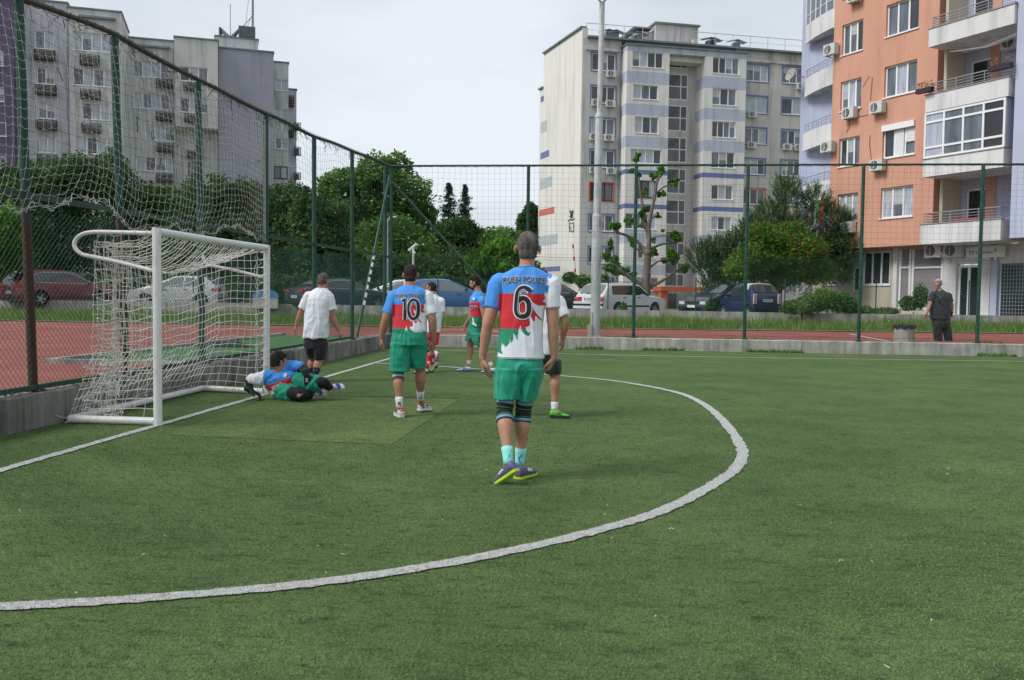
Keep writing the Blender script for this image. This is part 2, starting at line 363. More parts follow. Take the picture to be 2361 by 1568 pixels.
rough_wall('kerb_wall', (WX - .24, WY), (45, WY), .325, .315, .22, m_conc, 'low pale concrete wall along the far side of the pitch under the green fence', 240)
# construction joints / moss at the foot are stuff
# ---- low wall of the parking strip
mb = MB(); N = 120
for i in range(N):
    x0, x1 = -60 + i * 1.1, -60 + (i + 1) * 1.1 - .012
    def wt(x): return .98 if x < -17 else (.85 if x > 12 else .98 - .13 * (x + 17) / 29)
    z0, z1 = wt(x0), wt(x1)
    mb.add([(x0, 30, 0), (x1, 30, 0), (x1, 30.25, 0), (x0, 30.25, 0), (x0, 30, z0), (x1, 30, z1), (x1, 30.25, z1), (x0, 30.25, z0)],
           [(0, 1, 5, 4), (1, 2, 6, 5), (2, 3, 7, 6), (3, 0, 4, 7), (4, 5, 6, 7)])
tag(mb.build('retaining_wall', m_conc), 'long low grey concrete wall between the grass verge and the parked cars', 'wall')

# ---- pile of the artificial turf near the camera
def turf_pile():
    rs = np.random.RandomState(3); n = 430000
    r = np.exp(rs.uniform(math.log(2.6), math.log(13), n)); a = rs.uniform(-.72, .60, n) + YAW * -1 * 0
    yaw = -YAW; X = CAMP.x + r * np.sin(a + yaw); Y = CAMP.y + r * np.cos(a + yaw)
    ok = (X > WX + .02) & (Y < WY - .05); X, Y, r = X[ok], Y[ok], r[ok]; n = len(X)
    white = np.zeros(n, bool)
    for nm, pts, w in LINES:
        P = np.array([(p[0], p[1]) for p in pts]); lo = P.min(0) - .3; hi = P.max(0) + .3
        idx = np.where((X > lo[0]) & (X < hi[0]) & (Y > lo[1]) & (Y < hi[1]))[0]
        A, B = P[:-1], P[1:]
        # nearest vertex search in chunks
        for c0 in range(0, len(idx), 20000):
            ii = idx[c0:c0 + 20000]; d = np.hypot(X[ii][:, None] - P[None, ::1, 0], Y[ii][:, None] - P[None, ::1, 1]).min(1)
            white[ii] |= d < (w / 2 + rs.normal(0, .008, len(ii)))
    h = rs.uniform(.003, .0085, n) * np.interp(r, [2, 8, 13], [1, .9, .5]); w = np.minimum(.0016 * r / 3.5, .0050) * rs.uniform(.7, 1.3, n); t = rs.uniform(0, math.tau, n); lean = rs.normal(0, .5, n)
    lx, ly = h * (.55 + rs.normal(0, .5, n)), h * rs.normal(0, .5, n)
    cx, cy = np.cos(t), np.sin(t)
    V = np.empty((n, 3, 3), np.float32)
    V[:, 0] = np.stack([X - cx * w, Y - cy * w, np.full(n, .009)], 1); V[:, 1] = np.stack([X + cx * w, Y + cy * w, np.full(n, .009)], 1); V[:, 2] = np.stack([X + lx, Y + ly, .009 + h], 1)
    for nm, mask, ms in (('turf_pile', ~white, [m_bladeA, m_bladeB, m_bladeC]), ('painted_turf_pile', white, [m_linew, m_linew])):
        v = V[mask].reshape(-1, 3); F = np.arange(len(v)).reshape(-1, 3)
        # blades keep to the scuffed/clean mottling of the carpet
        q = V[mask][:, 0]; mi = (rs.uniform(0, 1, len(F)) < .5).astype(int)
        if nm == 'turf_pile':
            ins = np.ones(len(q), bool); PP = [G(x, y) for x, y in ((380, 1003), (903, 1026), (1058, 921), (640, 914))]
            for a_, b_ in zip(PP, PP[1:] + PP[:1]): ins &= ((b_.x - a_.x) * (q[:, 1] - a_.y) - (b_.y - a_.y) * (q[:, 0] - a_.x)) > 0
            mi[ins] = 2
        tag(np_mesh(nm, v, F, ms, mi=mi), kind='stuff')
m_bladeA = mat('pile_a', (.140, .198, .076), .9, col2=(.204, .270, .114), nscale=.9, detail=8, lo=.35, hi=.65, spec=.04)
m_bladeC = mat('pile_c', (.130, .184, .070), .9, col2=(.170, .228, .094), nscale=1.9, detail=8, lo=.35, hi=.65, spec=.04)
m_bladeB = mat('pile_b', (.042, .078, .032), .9, col2=(.076, .120, .054), nscale=1.9, detail=8, lo=.35, hi=.65, spec=.04)
add_turf_detail(m_bladeA, False); add_turf_detail(m_bladeB, False)
turf_pile()
# bits of debris on the pitch: torn white pile fibres
mb = MB()
for i in range(34):
    r = math.exp(rnd.uniform(math.log(3), math.log(16))); a = rnd.uniform(-.65, .5) - YAW; x = CAMP.x + r * math.sin(a); y = CAMP.y + r * math.cos(a)
    if x < -.9 or y > 15: continue
    t = rnd.uniform(0, 6.28); l = rnd.uniform(.004, .02)
    mb.tube([(x, y, .02), (x + l * math.cos(t), y + l * math.sin(t), .024), (x + l * 1.6 * math.cos(t + .6), y + l * 1.6 * math.sin(t + .6), .018)], .0018, 4)
tag(mb.build('turf_debris', mat('debris', (.6, .62, .56), .8)), kind='stuff')

# ---- wild grass on the verge, weeds along the wall foot (stuff)
def grass_blades(name, n, fx, hmin, hmax, wmin, mats, seed, curve=.45):
    rs = np.random.RandomState(seed); X, Y, Z, S = fx(rs, n); n = len(X)
    h = rs.uniform(hmin, hmax, n) * S; w = wmin * rs.uniform(.7, 1.5, n); t = rs.uniform(0, math.tau, n); b_ = rs.uniform(.1, curve, n) * h; bt = rs.uniform(0, math.tau, n)
    cx, cy = np.cos(t) * w, np.sin(t) * w; dx, dy = np.cos(bt) * b_, np.sin(bt) * b_
    V = np.stack([np.stack([X - cx, Y - cy, Z], 1), np.stack([X + cx, Y + cy, Z], 1), np.stack([X + cx * .8 + dx * .35, Y + cy * .8 + dy * .35, Z + h * .6], 1), np.stack([X - cx * .8 + dx * .35, Y - cy * .8 + dy * .35, Z + h * .6], 1), np.stack([X + dx, Y + dy, Z + h], 1)], 1).reshape(-1, 3)
    base = np.arange(n)[:, None] * 5
    F = np.concatenate([base + [[0, 1, 2]], base + [[0, 2, 3]], base + [[3, 2, 4]]], 0)
    mi = np.tile(rs.randint(0, len(mats), n), 3)
    return tag(np_mesh(name, V, F, mats, mi=mi), kind='stuff')
m_g = [mat('grass_a', (.10, .215, .032), .6, spec=.3), mat('grass_b', (.165, .30, .06), .6, spec=.3), mat('grass_c', (.08, .20, .03), .6), mat('grass_dry', (.27, .28, .10), .7)]
def fverge(rs, n):
    X = rs.uniform(-30, 32, n); k = (X + 60) / 130; y0 = np.interp(X, [-60, -17, -6.5, -.9, 9.3, 19.3, 70], [23, 21.6, 21.1, 21.9, 23.35, 24.3, 27.6])
    Y = y0 + .1 + (29.9 - y0) * rs.uniform(0, 1, n) ** 1.2
    S = .5 + 1.0 * np.clip(np.array([noise.noise(Vector((x * .35, y * .35, 0))) for x, y in zip(X, Y)]) + .45, 0, 1.2); S *= np.where(Y - y0 < .8, .55, 1)
    return X, Y, np.full(n, TZ), S
grass_blades('verge_grass', 60000, fverge, .12, .42, .012, m_g, 5)
def fweeds(rs, n):
    X = rs.uniform(1, 34, n); D_ = np.array([noise.noise(Vector((x * .9, 4.2, 0))) for x in X]); ok = D_ > .05; X = X[ok]
    return X, WY - rs.uniform(.0, .12, len(X)), np.zeros(len(X)), .5 + rs.uniform(0, 1, len(X))
grass_blades('wall_weeds', 7000, fweeds, .03, .10, .012, m_g[:3], 8, .9)
def fcrack(rs, n):
    X = rs.uniform(-1, 34, n); D_ = np.array([noise.noise(Vector((x * .6, 14.2, 0))) for x in X]); ok = D_ > .1; X = X[ok]
    return X, WY + .25 + rs.uniform(.0, .15, len(X)), np.full(len(X), TZ), .5 + rs.uniform(0, 1, len(X))
grass_blades('track_edge_weeds', 5000, fcrack, .03, .09, .01, m_g, 18, .9)

# gravel and chips on the coping of the left wall
mb = MB()
for k in range(900):
    y = rnd.uniform(-1, WY); x = WX - rnd.uniform(.02, .22); r_ = rnd.uniform(.006, .02); q = [Vector((rnd.gauss(0, 1), rnd.gauss(0, 1), rnd.gauss(0, .7))).normalized() * r_ for _ in range(5)]; c = Vector((x, y, .372))
    mb.add([c + v for v in q], [(0, 1, 2), (0, 2, 3), (0, 3, 4), (1, 4, 2), (1, 3, 4)])
tag(mb.build('gravel', mat('gravel', (.34, .30, .23), .95, noise_amt=.4, nscale=9)), kind='stuff')
# ================================================================== FENCES, NETS, GOAL
m_green = mat('green_paint', (.012, .060, .042), .45, noise_amt=.35, nscale=9, bump=.1, bscale=60)
streaks(m_green, col=(.75, .40, .30), scale=(20, 20, 3.5), amt=.7, lo=.55, hi=.68)
m_rust = mat('rusty_green', (.012, .055, .040), .6, col2=(.10, .035, .018), nscale=3.4, detail=8, lo=.42, hi=.60, bump=.3, bscale=60, stretch=(3, 3, .8))
m_rustlow = mat('rust_foot', (.012, .058, .042), .6, bump=.2, bscale=60)
nt, b = node_wrap(m_rustlow); _t = NN(nt, 'ShaderNodeTexCoord'); _s = NN(nt, 'ShaderNodeSeparateXYZ'); _n = NN(nt, 'ShaderNodeTexNoise'); _n.inputs['Scale'].default_value = 5; _a = NN(nt, 'ShaderNodeMath', operation='ADD'); _r = NN(nt, 'ShaderNodeValToRGB')
nt.links.new(_t.outputs['Object'], _s.inputs[0]); nt.links.new(_t.outputs['Object'], _n.inputs['Vector']); nt.links.new(_s.outputs['Z'], _a.inputs[0]); nt.links.new(_n.outputs['Fac'], _a.inputs[1]); nt.links.new(_a.outputs[0], _r.inputs[0])
_m = NN(nt, 'ShaderNodeMath', operation='MULTIPLY'); _m.inputs[1].default_value = .2; nt.links.new(_a.outputs[0], _m.inputs[0]); nt.links.new(_m.outputs[0], _r.inputs[0]); _e = _r.color_ramp.elements; _e[0].position = .50; _e[0].color = (.045, .020, .014, 1); _e[1].position = .60; _e[1].color = (.012, .058, .042, 1); nt.links.new(_r.outputs[0], b.inputs['Base Color'])
m_wire = mat('green_wire', (.018, .085, .062), .5)
m_wire2 = mat('dark_net', (.018, .050, .042), .6)
m_string = mat('white_net', (.56, .57, .53), .8, noise_amt=.12, nscale=9)
m_rope = mat('goal_net', (.66, .65, .60), .85, noise_amt=.15, nscale=7)
FX = WX - .12; FY = WY + .11
def fnoise(x, y, s=1., o=0.): return noise.noise(Vector((x * s + o, y * s - o * .7, o * 1.3)))
# -------- left fence
LP = [(-.28, -.43, 4.26), (1.53, 1.34, 4.40), (3.68, 3.57, 4.39), (6.19, 6.20, 4.45), (8.86, 8.82, 4.52), (11.66, 11.6, 4.68)]
fence = thing('pitch_fence', 'tall green fence behind the goal with wire mesh below and slack torn netting above', 'fence', (FX, 6, .36))
tops = []
allp = [(-2.6, -2.8, 4.2)] + LP + [(FY, FY, 4.88)]
for i, (yb, yt, zt) in enumerate(allp):
    mb = MB(); mb.tube([(FX, yb, .34), (FX, yb + (yt - yb) * .5, zt * .5), (FX, yt, zt)], .046 if i else .05, 12)
    mb.box((FX, yb, .372), (.17, .17, .014)); mb.build('post', m_rustlow if i < 3 else m_green, fence, smooth=False); tops.append(Vector((FX, yt, zt)))
rail = dense([tuple(t) for t in tops], .5); rail = [p + Vector((0, 0, .03 + .01 * math.sin(p.y * 2))) for p in rail]
mb = MB(); mb.tube(rail, .032, 8); mb.build('top_rail', m_rust, fence)
mids = [Vector((FX, yb + (yt - yb) * .45, 2.34 + .012 * i)) for i, (yb, yt, zt) in enumerate(allp)]
mb = MB()
for a, b_ in zip(mids[:-1], mids[1:]):
    mb.add([(FX - .02, a.y, a.z - .03), (FX + .02, a.y, a.z - .03), (FX + .02, a.y, a.z + .03), (FX - .02, a.y, a.z + .03), (FX - .02, b_.y, b_.z - .03), (FX + .02, b_.y, b_.z - .03), (FX + .02, b_.y, b_.z + .03), (FX - .02, b_.y, b_.z + .03)],
           [(0, 1, 2, 3), (7, 6, 5, 4), (0, 4, 5, 1), (1, 5, 6, 2), (2, 6, 7, 3), (3, 7, 4, 0)])
mb.build('middle_rail', m_green, fence)
mb = MB()
for i in range(len(allp) - 2): 
    a, b_ = allp[i][0], allp[i + 1][0]; mb.box((FX + .03, (a + b_) / 2, .405), (.035, b_ - a - .02, .05))
mb.build('bottom_rail', m_green, fence)
def ztop_l(y): return float(np.interp(y, [t.y for t in tops], [t.z for t in tops]))
def zmid_l(y): return float(np.interp(y, [t.y for t in mids], [t.z for t in mids]))
# chain link: continuous zig-zag wires, drawn as the crossing diagonals they form
def chain_link(P0, P1, z0, z1, cell, bulge, nm, parent, seed=0, r=.0016, slump=0.):
    """P0,P1: 2D ends; diagonals both ways, cut to the panel; each wire in short pieces so that it can sag"""
    P0 = np.array(P0, float); P1 = np.array(P1, float); L = np.hypot(*(P1 - P0)); d = (P1 - P0) / L; nrm = np.array([-d[1], d[0]])
    H = z1 - z0; segs = []; stp = cell / 2
    nrow = int(H / stp); ncol = int(L / stp)
    idx = [(i, j) for i in range(ncol) for j in range(nrow)]
    A = np.array(idx, float); odd = ((A[:, 0] + A[:, 1]) % 2 == 0)
    a = np.where(odd[:, None], A, A + [0, 1]); b_ = np.where(odd[:, None], A + [1, 1], A + [1, 0])
    def world_(q):
        u = q[:, 0] * stp; z = z0 + q[:, 1] * (H / nrow)
        off = np.array([bulge * fnoise(x, y, .9, seed) + .3 * bulge * fnoise(x, y, 2.7, seed + 5) for x, y in zip(u, z)])
        dz = np.array([-slump * max(0., fnoise(x, 0, .8, seed + 2) + .35) * ((zz - z0) / H) ** 3 for x, zz in zip(u, z)])
        xy = P0 + u[:, None] * d + off[:, None] * nrm; return np.concatenate([xy, (z + dz)[:, None]], 1)
    W = np.stack([world_(a), world_(b_)], 1)
    # the twist of the knots puts every second wire a little in front
    V, F = wires(W, r); return np_mesh(nm, V, F, m_wire, parent)
chain_link((FX + .02, -2.6), (FX + .02, FY), .40, 2.30, .075, .045, 'wire_mesh', fence, 1, r=.0023, slump=.12)
def grid_net(name, nu, nv, fn, m, parent, r, cut=None, knots=0., sub_=1):
    """square mesh net: fn(u,v) (cell units) -> world point; strands follow it"""
    pts = {}
    def P(u, v):
        k = (round(u * 4), round(v * 4))
        if k not in pts: pts[k] = fn(u, v)
        return pts[k]
    segs = []; K = []
    for i in range(nu + 1):
        for j in range(nv + 1):
            if cut and cut(i, j): continue
            if knots: K.append(P(i, j))
            for du, dv in ((1, 0), (0, 1)):
                if i + du > nu or j + dv > nv or (cut and (cut(i + du, j + dv) or cut(i + du * .5, j + dv * .5))): continue
                for k in range(sub_): segs.append((P(i + du * k / sub_, j + dv * k / sub_), P(i + du * (k + 1) / sub_, j + dv * (k + 1) / sub_)))
    if knots:
        for p in K: segs.append((p - Vector((0, 0, knots)), p + Vector((0, 0, knots)))) 
    S = np.array([[tuple(a), tuple(b_)] for a, b_ in segs]); w = np.full(len(S), r)
    if knots: w[-len(K):] = r * 2.1
    V, F = wires(S, w); return np_mesh(name, V, F, m, parent)
C = .155
def gl(u, v):
    y = -2.6 + u * C; t = v / 15.; zt = ztop_l(y) - .03; zb = zmid_l(y); sag = .16 * abs(math.sin(y * 1.15 + .6)) ** 1.5 * (1 - t) + .05 * fnoise(y, v, .7, 3)
    return Vector((FX + .03 + .10 * math.sin(math.pi * t) * fnoise(y, t * 2, .8, 9) + .02 * fnoise(u, v, .9), y + .04 * fnoise(u, v, .35, 4), zt - sag + (zb - zt) * t - (.0 if v else 0)))
rs_ = random.Random(5); holes = [(rs_.uniform(0, 110), rs_.uniform(0, 15), rs_.uniform(.8, 2.6)) for _ in range(14)]
grid_net('netting', 116, 15, gl, m_wire2, fence, .0020, lambda i, j: any((i - a) ** 2 + (j - b_) ** 2 < c * c for a, b_, c in holes))
# frayed cords under the top rail
mb = MB()
for k in range(150):
    y = rnd.uniform(-.5, 14); z = ztop_l(y) - .02; a = [(FX + .03, y, z)]
    for q in range(rnd.randint(2, 5)): a.append((a[-1][0] + rnd.uniform(-.03, .04), a[-1][1] + rnd.uniform(-.09, .09), a[-1][2] - rnd.uniform(.0, .07)))
    mb.tube(a, rnd.uniform(.002, .005), 4, caps=False)
for k in range(26):   # torn clumps left in the net
    y = rnd.uniform(0, 8); z = rnd.uniform(2.6, 4.0); a = [(FX + .05, y, z)]
    for q in range(5): a.append((a[-1][0] + rnd.uniform(-.02, .02), a[-1][1] + rnd.uniform(-.07, .07), a[-1][2] - rnd.uniform(-.02, .06)))
    mb.tube(a, rnd.uniform(.004, .009), 4, caps=False)
# lacing that spirals along the rail
tight = [(FX + .045 * math.cos(t * 9), -2 + t * .23, ztop_l(-2 + t * .23) + .03 + .045 * math.sin(t * 9)) for t in np.linspace(0, 72, 720)]
mb.tube(tight, .004, 4, caps=False)
mb.build('lacing', m_wire2, fence)
# diagonal braces at the corner
mb = MB(); mb.tube([(FX, FY - .2, 4.62), (FX - .02, 12.1, .36)], .035, 10); mb.build('brace', m_green, fence)
mb = MB()
for k in range(7):
    t = .18 + k * .045; mb.tube([Vector((FX + .01, FY - .2, 4.62)).lerp(Vector((FX - .01, 12.1, .36)), 1 - t), Vector((FX + .01, FY - .2, 4.62)).lerp(Vector((FX - .01, 12.1, .36)), 1 - t - .025)], .039, 8)
mb.build('tape', m_white, fence)

# -------- white ball-stop net hanging inside the left fence
C2 = .115; ny = 74
def wn(u, v):
    y = 5.98 - u * C2; t = v / 20.; yy = 5.98 - y
    edge = min(1., yy / 1.0)
    gather = math.exp(-((y - 1.55) / .45) ** 2)
    zt = ztop_l(y) - .10 - .06 * abs(math.sin(y * 2.2)); zb = 2.33 - .10 * math.sin((y - 1.6) * 1.4) * edge - .10 * gather
    if y < 1: zb -= .06 * (1 - y)
    z = zt + (zb - zt) * t - .05 * edge * math.sin(u * .37) * t * t
    x = FX + .07 + edge * (.10 * t + .16 * math.sin(min(1, t * 1.02) * math.pi * .92) * (.35 + .65 * abs(fnoise(y, 0, .55, 2))) + .05 * fnoise(y * 2, t * 4, 1, 6) * t)
    y2 = y + edge * t * t * (.12 * math.sin(y * 3.1) + .05 * fnoise(u, v, .33, 8)) + gather * t ** 3 * (1.55 - y) * .62
    z += .015 * fnoise(u, v, .6, 11) * 2 - .012 * (1 - abs(2 * (u % 1) - 1)) * 1.6
    if t > .8: x -= (t - .8) * .35 * edge; z += .03 * math.sin(u * 1.3) * (t - .8) * 5
    return Vector((x, y2, z))
stopnet = thing('ball_stop_net', 'sagging white knotted net hung inside the green fence above the goal', 'net', (FX + .1, 2, 2.2))
grid_net('mesh', ny, 20, wn, m_string, stopnet, .0019, None, .005, 2)
mb = MB()
for q in range(2):
    mb.tube([wn(u * .25, 20) + Vector((rnd.uniform(-.02, .02), rnd.uniform(-.03, .03), rnd.uniform(-.05, .01))) for u in range(0, ny * 4, 2)], .0026, 4, caps=False)
for q in range(60):
    u = rnd.uniform(0, ny); p = wn(u, 20); mb.tube([p, p + Vector((.01, rnd.uniform(-.08, .08), rnd.uniform(-.05, .04))), p + Vector((.02, rnd.uniform(-.1, .1), -.05))], .003, 4, caps=False)
mb.tube([wn(0, v * .5) for v in range(0, 41)], .004, 4)
mb.build('border_rope', m_string, stopnet)

# -------- far fence
fence2 = thing('pitch_fence', 'tall green wire fence on the pale wall along the far side', 'fence', (8, FY, .33))
RP = [-1.36, 2.57, 5.45, 8.37, 11.31, 14.28, 17.25, 20.2]
for x in RP:
    mb = MB(); mb.tube([(x, FY, .30), (x, FY, 4.93)], .046 if x > 0 else .055, 12); mb.box((x, FY, .335), (.16, .16, .014)); mb.build('post', m_green, fence2)
mb = MB(); mb.tube([(-1.36, FY, 4.92), (10, FY, 4.925), (23, FY, 4.92)], .028, 8); mb.build('top_rail', m_green, fence2)
mb = MB(); mb.tube([(-1.3, FY - .02, 4.62), (2.65, FY - .02, .4)], .035, 10); mb.build('brace', m_green, fence2)
chain_link((-1.3, FY + .04), (21, FY + .04), .34, 2.46, .08, .02, 'wire_mesh', fence2, 21, r=.0020)
def gr(u, v):
    x = -1.3 + u * C; z = 4.90 - (4.90 - 2.38) * v / 16.; return Vector((x + .012 * fnoise(u, v, .5, 1), FY + .02 + .02 * fnoise(u, v, .2, 7), z - .03 * abs(math.sin(x * 1.07)) * (1 - v / 16) + .008 * fnoise(u, v, .8, 2)))
grid_net('netting', 144, 16, gr, m_wire2, fence2, .0021)
mb = MB(); mb.tube([(x, FY + .03, 2.47 + .012 * math.sin(x * 3)) for x in np.linspace(-1.3, 21, 80)], .004, 5); mb.tube([(x, FY + .03, .42 + .008 * math.sin(x * 2)) for x in np.linspace(-1.3, 21, 60)], .003, 5)
mb.tube([(x + .04 * math.cos(t), FY + .035 * math.cos(t * 1.), 4.92 + .035 * math.sin(t)) for t, x in ((k * .9, -1.3 + k * .045) for k in range(490))], .003, 4, caps=False)
mb.build('tension_wire', m_wire2, fence2)

# -------- small fence of the car park, on the low wall
fence3 = thing('parking_fence', 'thin low green mesh fence standing on the long grey wall in front of the cars', 'fence', (0, 30.12, .85))
for x in [4.85 + 3.7 * k for k in range(-8, 8)]:
    z0 = .83 if x > 12 else .98 - .13 * (x + 17) / 29 - .02
    mb = MB(); mb.tube([(x, 30.12, z0), (x, 30.12, z0 + 1.45)], .025, 8); mb.build('post', m_green, fence3)
chain_link((-24, 30.12), (30, 30.12), 1.0, 2.25, .15, .05, 'wire_mesh', fence3, 31, r=.002, slump=.1)

# -------- goal
m_gwhite = mat('goal_paint', (.70, .71, .70), .45, noise_amt=.05, nscale=3, spec=.5)
streaks(m_gwhite, dark=.42, scale=(16, 16, 9), amt=.75, lo=.56, hi=.74)
goal = thing('football_goal', 'white steel football goal with worn paint and a torn white net', 'goal', (0, 1.54, 0))
mb = MB(); mb.tube([(0, 0, 0), (0, 0, 2.055)], .044, 20); mb.build('post', m_gwhite, goal, smooth=False)
mb = MB(); mb.tube([(0, 3.08, 0), (.01, 3.08, 2.05)], .044, 20); mb.build('post', m_gwhite, goal)
mb = MB(); mb.tube([(0, -.035, 2.015), (0, 1.5, 2.008), (.005, 3.115, 2.015)], .043, 20); mb.build('crossbar', m_gwhite, goal)
def loop(y):
    a = [(-.02, y, 2.0), (-.3, y, 2.005), (-.6, y, 2.01), (-.72, y, 2.005), (-.81, y, 1.985), (-.875, y, 1.94), (-.90, y, 1.88), (-.875, y, 1.82), (-.81, y, 1.775), (-.74, y, 1.76), (-.4, y, 1.695), (-.02, y, 1.605)]
    return catmull(a, 4)
for y in (0, 3.08):
    mb = MB(); mb.tube(loop(y) if y == 0 else loop(y)[22:], .0215, 12); mb.build('net_bracket', m_gwhite, goal, smooth=True)
mb = MB(); mb.tube([(-.03, -.0, .042), (-.97, .0, .045)], .042, 16); mb.build('side_bar', m_gwhite, goal)
mb = MB(); mb.tube([(-.03, 3.04, .042), (-1.0, 3.26, .045)], .042, 16); mb.build('side_bar', m_gwhite, goal)
mb = MB(); mb.tube([(-.98, .02, .044), (-1.0, 3.24, .046)], .040, 16); mb.build('back_bar', m_gwhite, goal)
CN = .105
def side_near(u, v):   # side panel: u back from the post, v down
    t = v / 18.; x0 = -.04; x1 = -.66 - .06 * math.sin(t * 3.1) - (.22 * max(0, t - .72) / .28); s = u / 7.
    z = 1.98 - 1.92 * t - .10 * s * math.sin(math.pi * t) ; x = x0 + (x1 - x0) * s
    return Vector((x + .018 * fnoise(u, v, .5, 3), .02 + .10 * math.sin(math.pi * t) * math.sin(math.pi * s) * .8 + .03 * fnoise(u, v, .4, 5), z + .02 * fnoise(u, v, .6, 1)))
def back(u, v):        # back panel hanging from the line between the bracket tips
    s = u / 29.; t = v / 18.; y = .02 + 3.05 * s
    zt = 1.93 - .30 * math.sin(math.pi * s) * 1.0; xt = -.68 - .10 * math.sin(math.pi * s)
    z = zt - (zt - .05) * t; x = xt + .17 * math.sin(math.pi * min(1, t * 1.1)) * math.sin(math.pi * s) * .5 - (.30 * max(0, t - .60) / .40) + .05 * fnoise(y * 2, z * 2, 1, 4)
    return Vector((x, y + .05 * fnoise(u, v, .3, 9) * t, z + .03 * fnoise(u, v, .4, 2)))
def top(u, v):         # sagging roof panel between crossbar and bracket line
    s = u / 38.; t = v / 11.; y = .02 + 3.05 * s; e = back(u * 29 / 38., 0)
    x = -.045 * (1 - t) + e.x * t; z = 2.0 * (1 - t) + e.z * t - .13 * math.sin(math.pi * t) * (.4 + .6 * math.sin(math.pi * s)) + .03 * fnoise(u, v, .5, 7)
    return Vector((x, y, z))
def bunch(u, v):       # slack net gathered in folds at the near corner
    t = v / 18.; s = u / 9.; return Vector((-.40 - .26 * s - .12 * t * t + .05 * math.sin(u * 2.4 + t * 3), .10 + .20 * s + .10 * math.sin(u * 1.9 + 2 * t) + .05 * fnoise(u, v, .5, 6), 1.90 - 1.80 * t + .03 * fnoise(u, v, .7, 8)))
def side_far(u, v):
    t = v / 18.; s = u / 7.; x1 = back(29, v).x; x = -.03 + (x1 + .03) * s; return Vector((x, 3.06 + .05 * math.sin(math.pi * t) * fnoise(u, v, .4, 5) , (1.97 - .06 * s) * (1 - t) + .06 * t - .03 * math.sin(u) * .4))
for fn, nu, nv, nm in ((side_near, 7, 18, 'net'), (back, 29, 18, 'net'), (top, 38, 11, 'net'), (bunch, 9, 18, 'net'), (side_far, 7, 18, 'net')):
    grid_net(nm, nu, nv, fn, m_rope, goal, .0047, (lambda i, j: (i in (2, 3) and j > 17)) if fn is side_near else None, .006, 2)
# loose torn skirt of the net with tassels, and the lashings on the frame
mb = MB()
for k in range(95):
    s = rnd.random(); p = back(s * 29, 17.5 + rnd.random()); a = [p]
    for q in range(4): a.append(a[-1] + Vector((rnd.uniform(-.05, .05), rnd.uniform(-.07, .07), rnd.uniform(-.05, .035))))
    mb.tube([(q.x, q.y, max(q.z, .02)) for q in a], .0034, 4, caps=False)
for k in range(60):
    p = side_near(rnd.uniform(3, 7), rnd.uniform(11, 18)); a = [p]
    for q in range(4): a.append(a[-1] + Vector((rnd.uniform(-.05, .03), rnd.uniform(-.02, .03), rnd.uniform(-.06, .03))))
    mb.tube([(q.x, q.y, max(q.z, .02)) for q in a], .0036, 4, caps=False)
for z in np.linspace(.2, 1.95, 18): mb.lathe((-.005, 3.03, z), [(.050, -.006), (.052, 0), (.050, .006)], 12)
for x in np.linspace(-.1, -.62, 5): mb.lathe((x, 0, 2.005), [(.025, -.007), (.027, 0), (.025, .007)], 10, axis='x')
for q in ((-.12, 2.98), (-.1, 3.0)):
    for z in np.linspace(.15, 1.9, 14): mb.tube([(q[0], q[1], z), (q[0] + rnd.uniform(-.03, .05), q[1] + .03, z - .1), (q[0], q[1] + .01, z - .14)], .004, 4, caps=False)
mb.build('torn_cord', m_rope, goal)['kind'] = 'stuff'
# -------- floodlight pole
m_pole = mat('pole_paint', (.50, .53, .55), .6, noise_amt=.12, nscale=4, metal=.0)
streaks(m_pole, col=(.55, .36, .22), scale=(9, 9, 1.4), amt=.85, lo=.54, hi=.66)
pole = thing('floodlight_pole', 'tall stepped grey steel pole with rust stains behind the far fence', 'pole', (4.47, 15.95, .3))
mb = MB(); mb.tube([(4.42, 15.95, .28), (4.425, 15.95, 3.6)], .135, 16); mb.tube([(4.425, 15.95, 3.6), (4.427, 15.95, 3.68)], [.135, .108], 16); mb.tube([(4.427, 15.95, 3.68), (4.44, 15.95, 6.3)], .105, 16); mb.tube([(4.44, 15.95, 6.3), (4.445, 15.95, 6.4)], [.105, .075], 16); mb.tube([(4.445, 15.95, 6.4), (4.47, 15.95, 9.35)], .072, 14)
mb.lathe((4.43, 15.95, 6.28), [(.11, -.03), (.118, 0), (.11, .03)], 14); mb.lathe((4.42, 15.95, .3), [(.2, 0), (.2, .03), (.13, .035)], 16)
mb.build('shaft', m_pole, pole, smooth=False)
mb = MB(); mb.tube([(4.47, 15.95, 9.3), (4.3, 15.9, 9.5)], .03, 8); mb.tube([(4.47, 15.95, 9.3), (4.64, 15.9, 9.5)], .03, 8); mb.build('lamp_arm', m_pole, pole)
for x in (4.25, 4.69):
    mb = MB(); mb.box((x, 15.85, 9.62), (.34, .18, .26)); mb.build('lamp_head', m_conc, pole)
mb = MB(); mb.box((4.27, 15.78, .47), (.12, .10, .36)); mb.tube([(4.33, 15.8, .3), (4.33, 15.82, 1.0)], .012, 6)
tag(mb.build('junction_box', mat('box_cream', (.45, .43, .34), .7)), 'small cream electrical box at the foot of the grey floodlight pole', 'junction box')
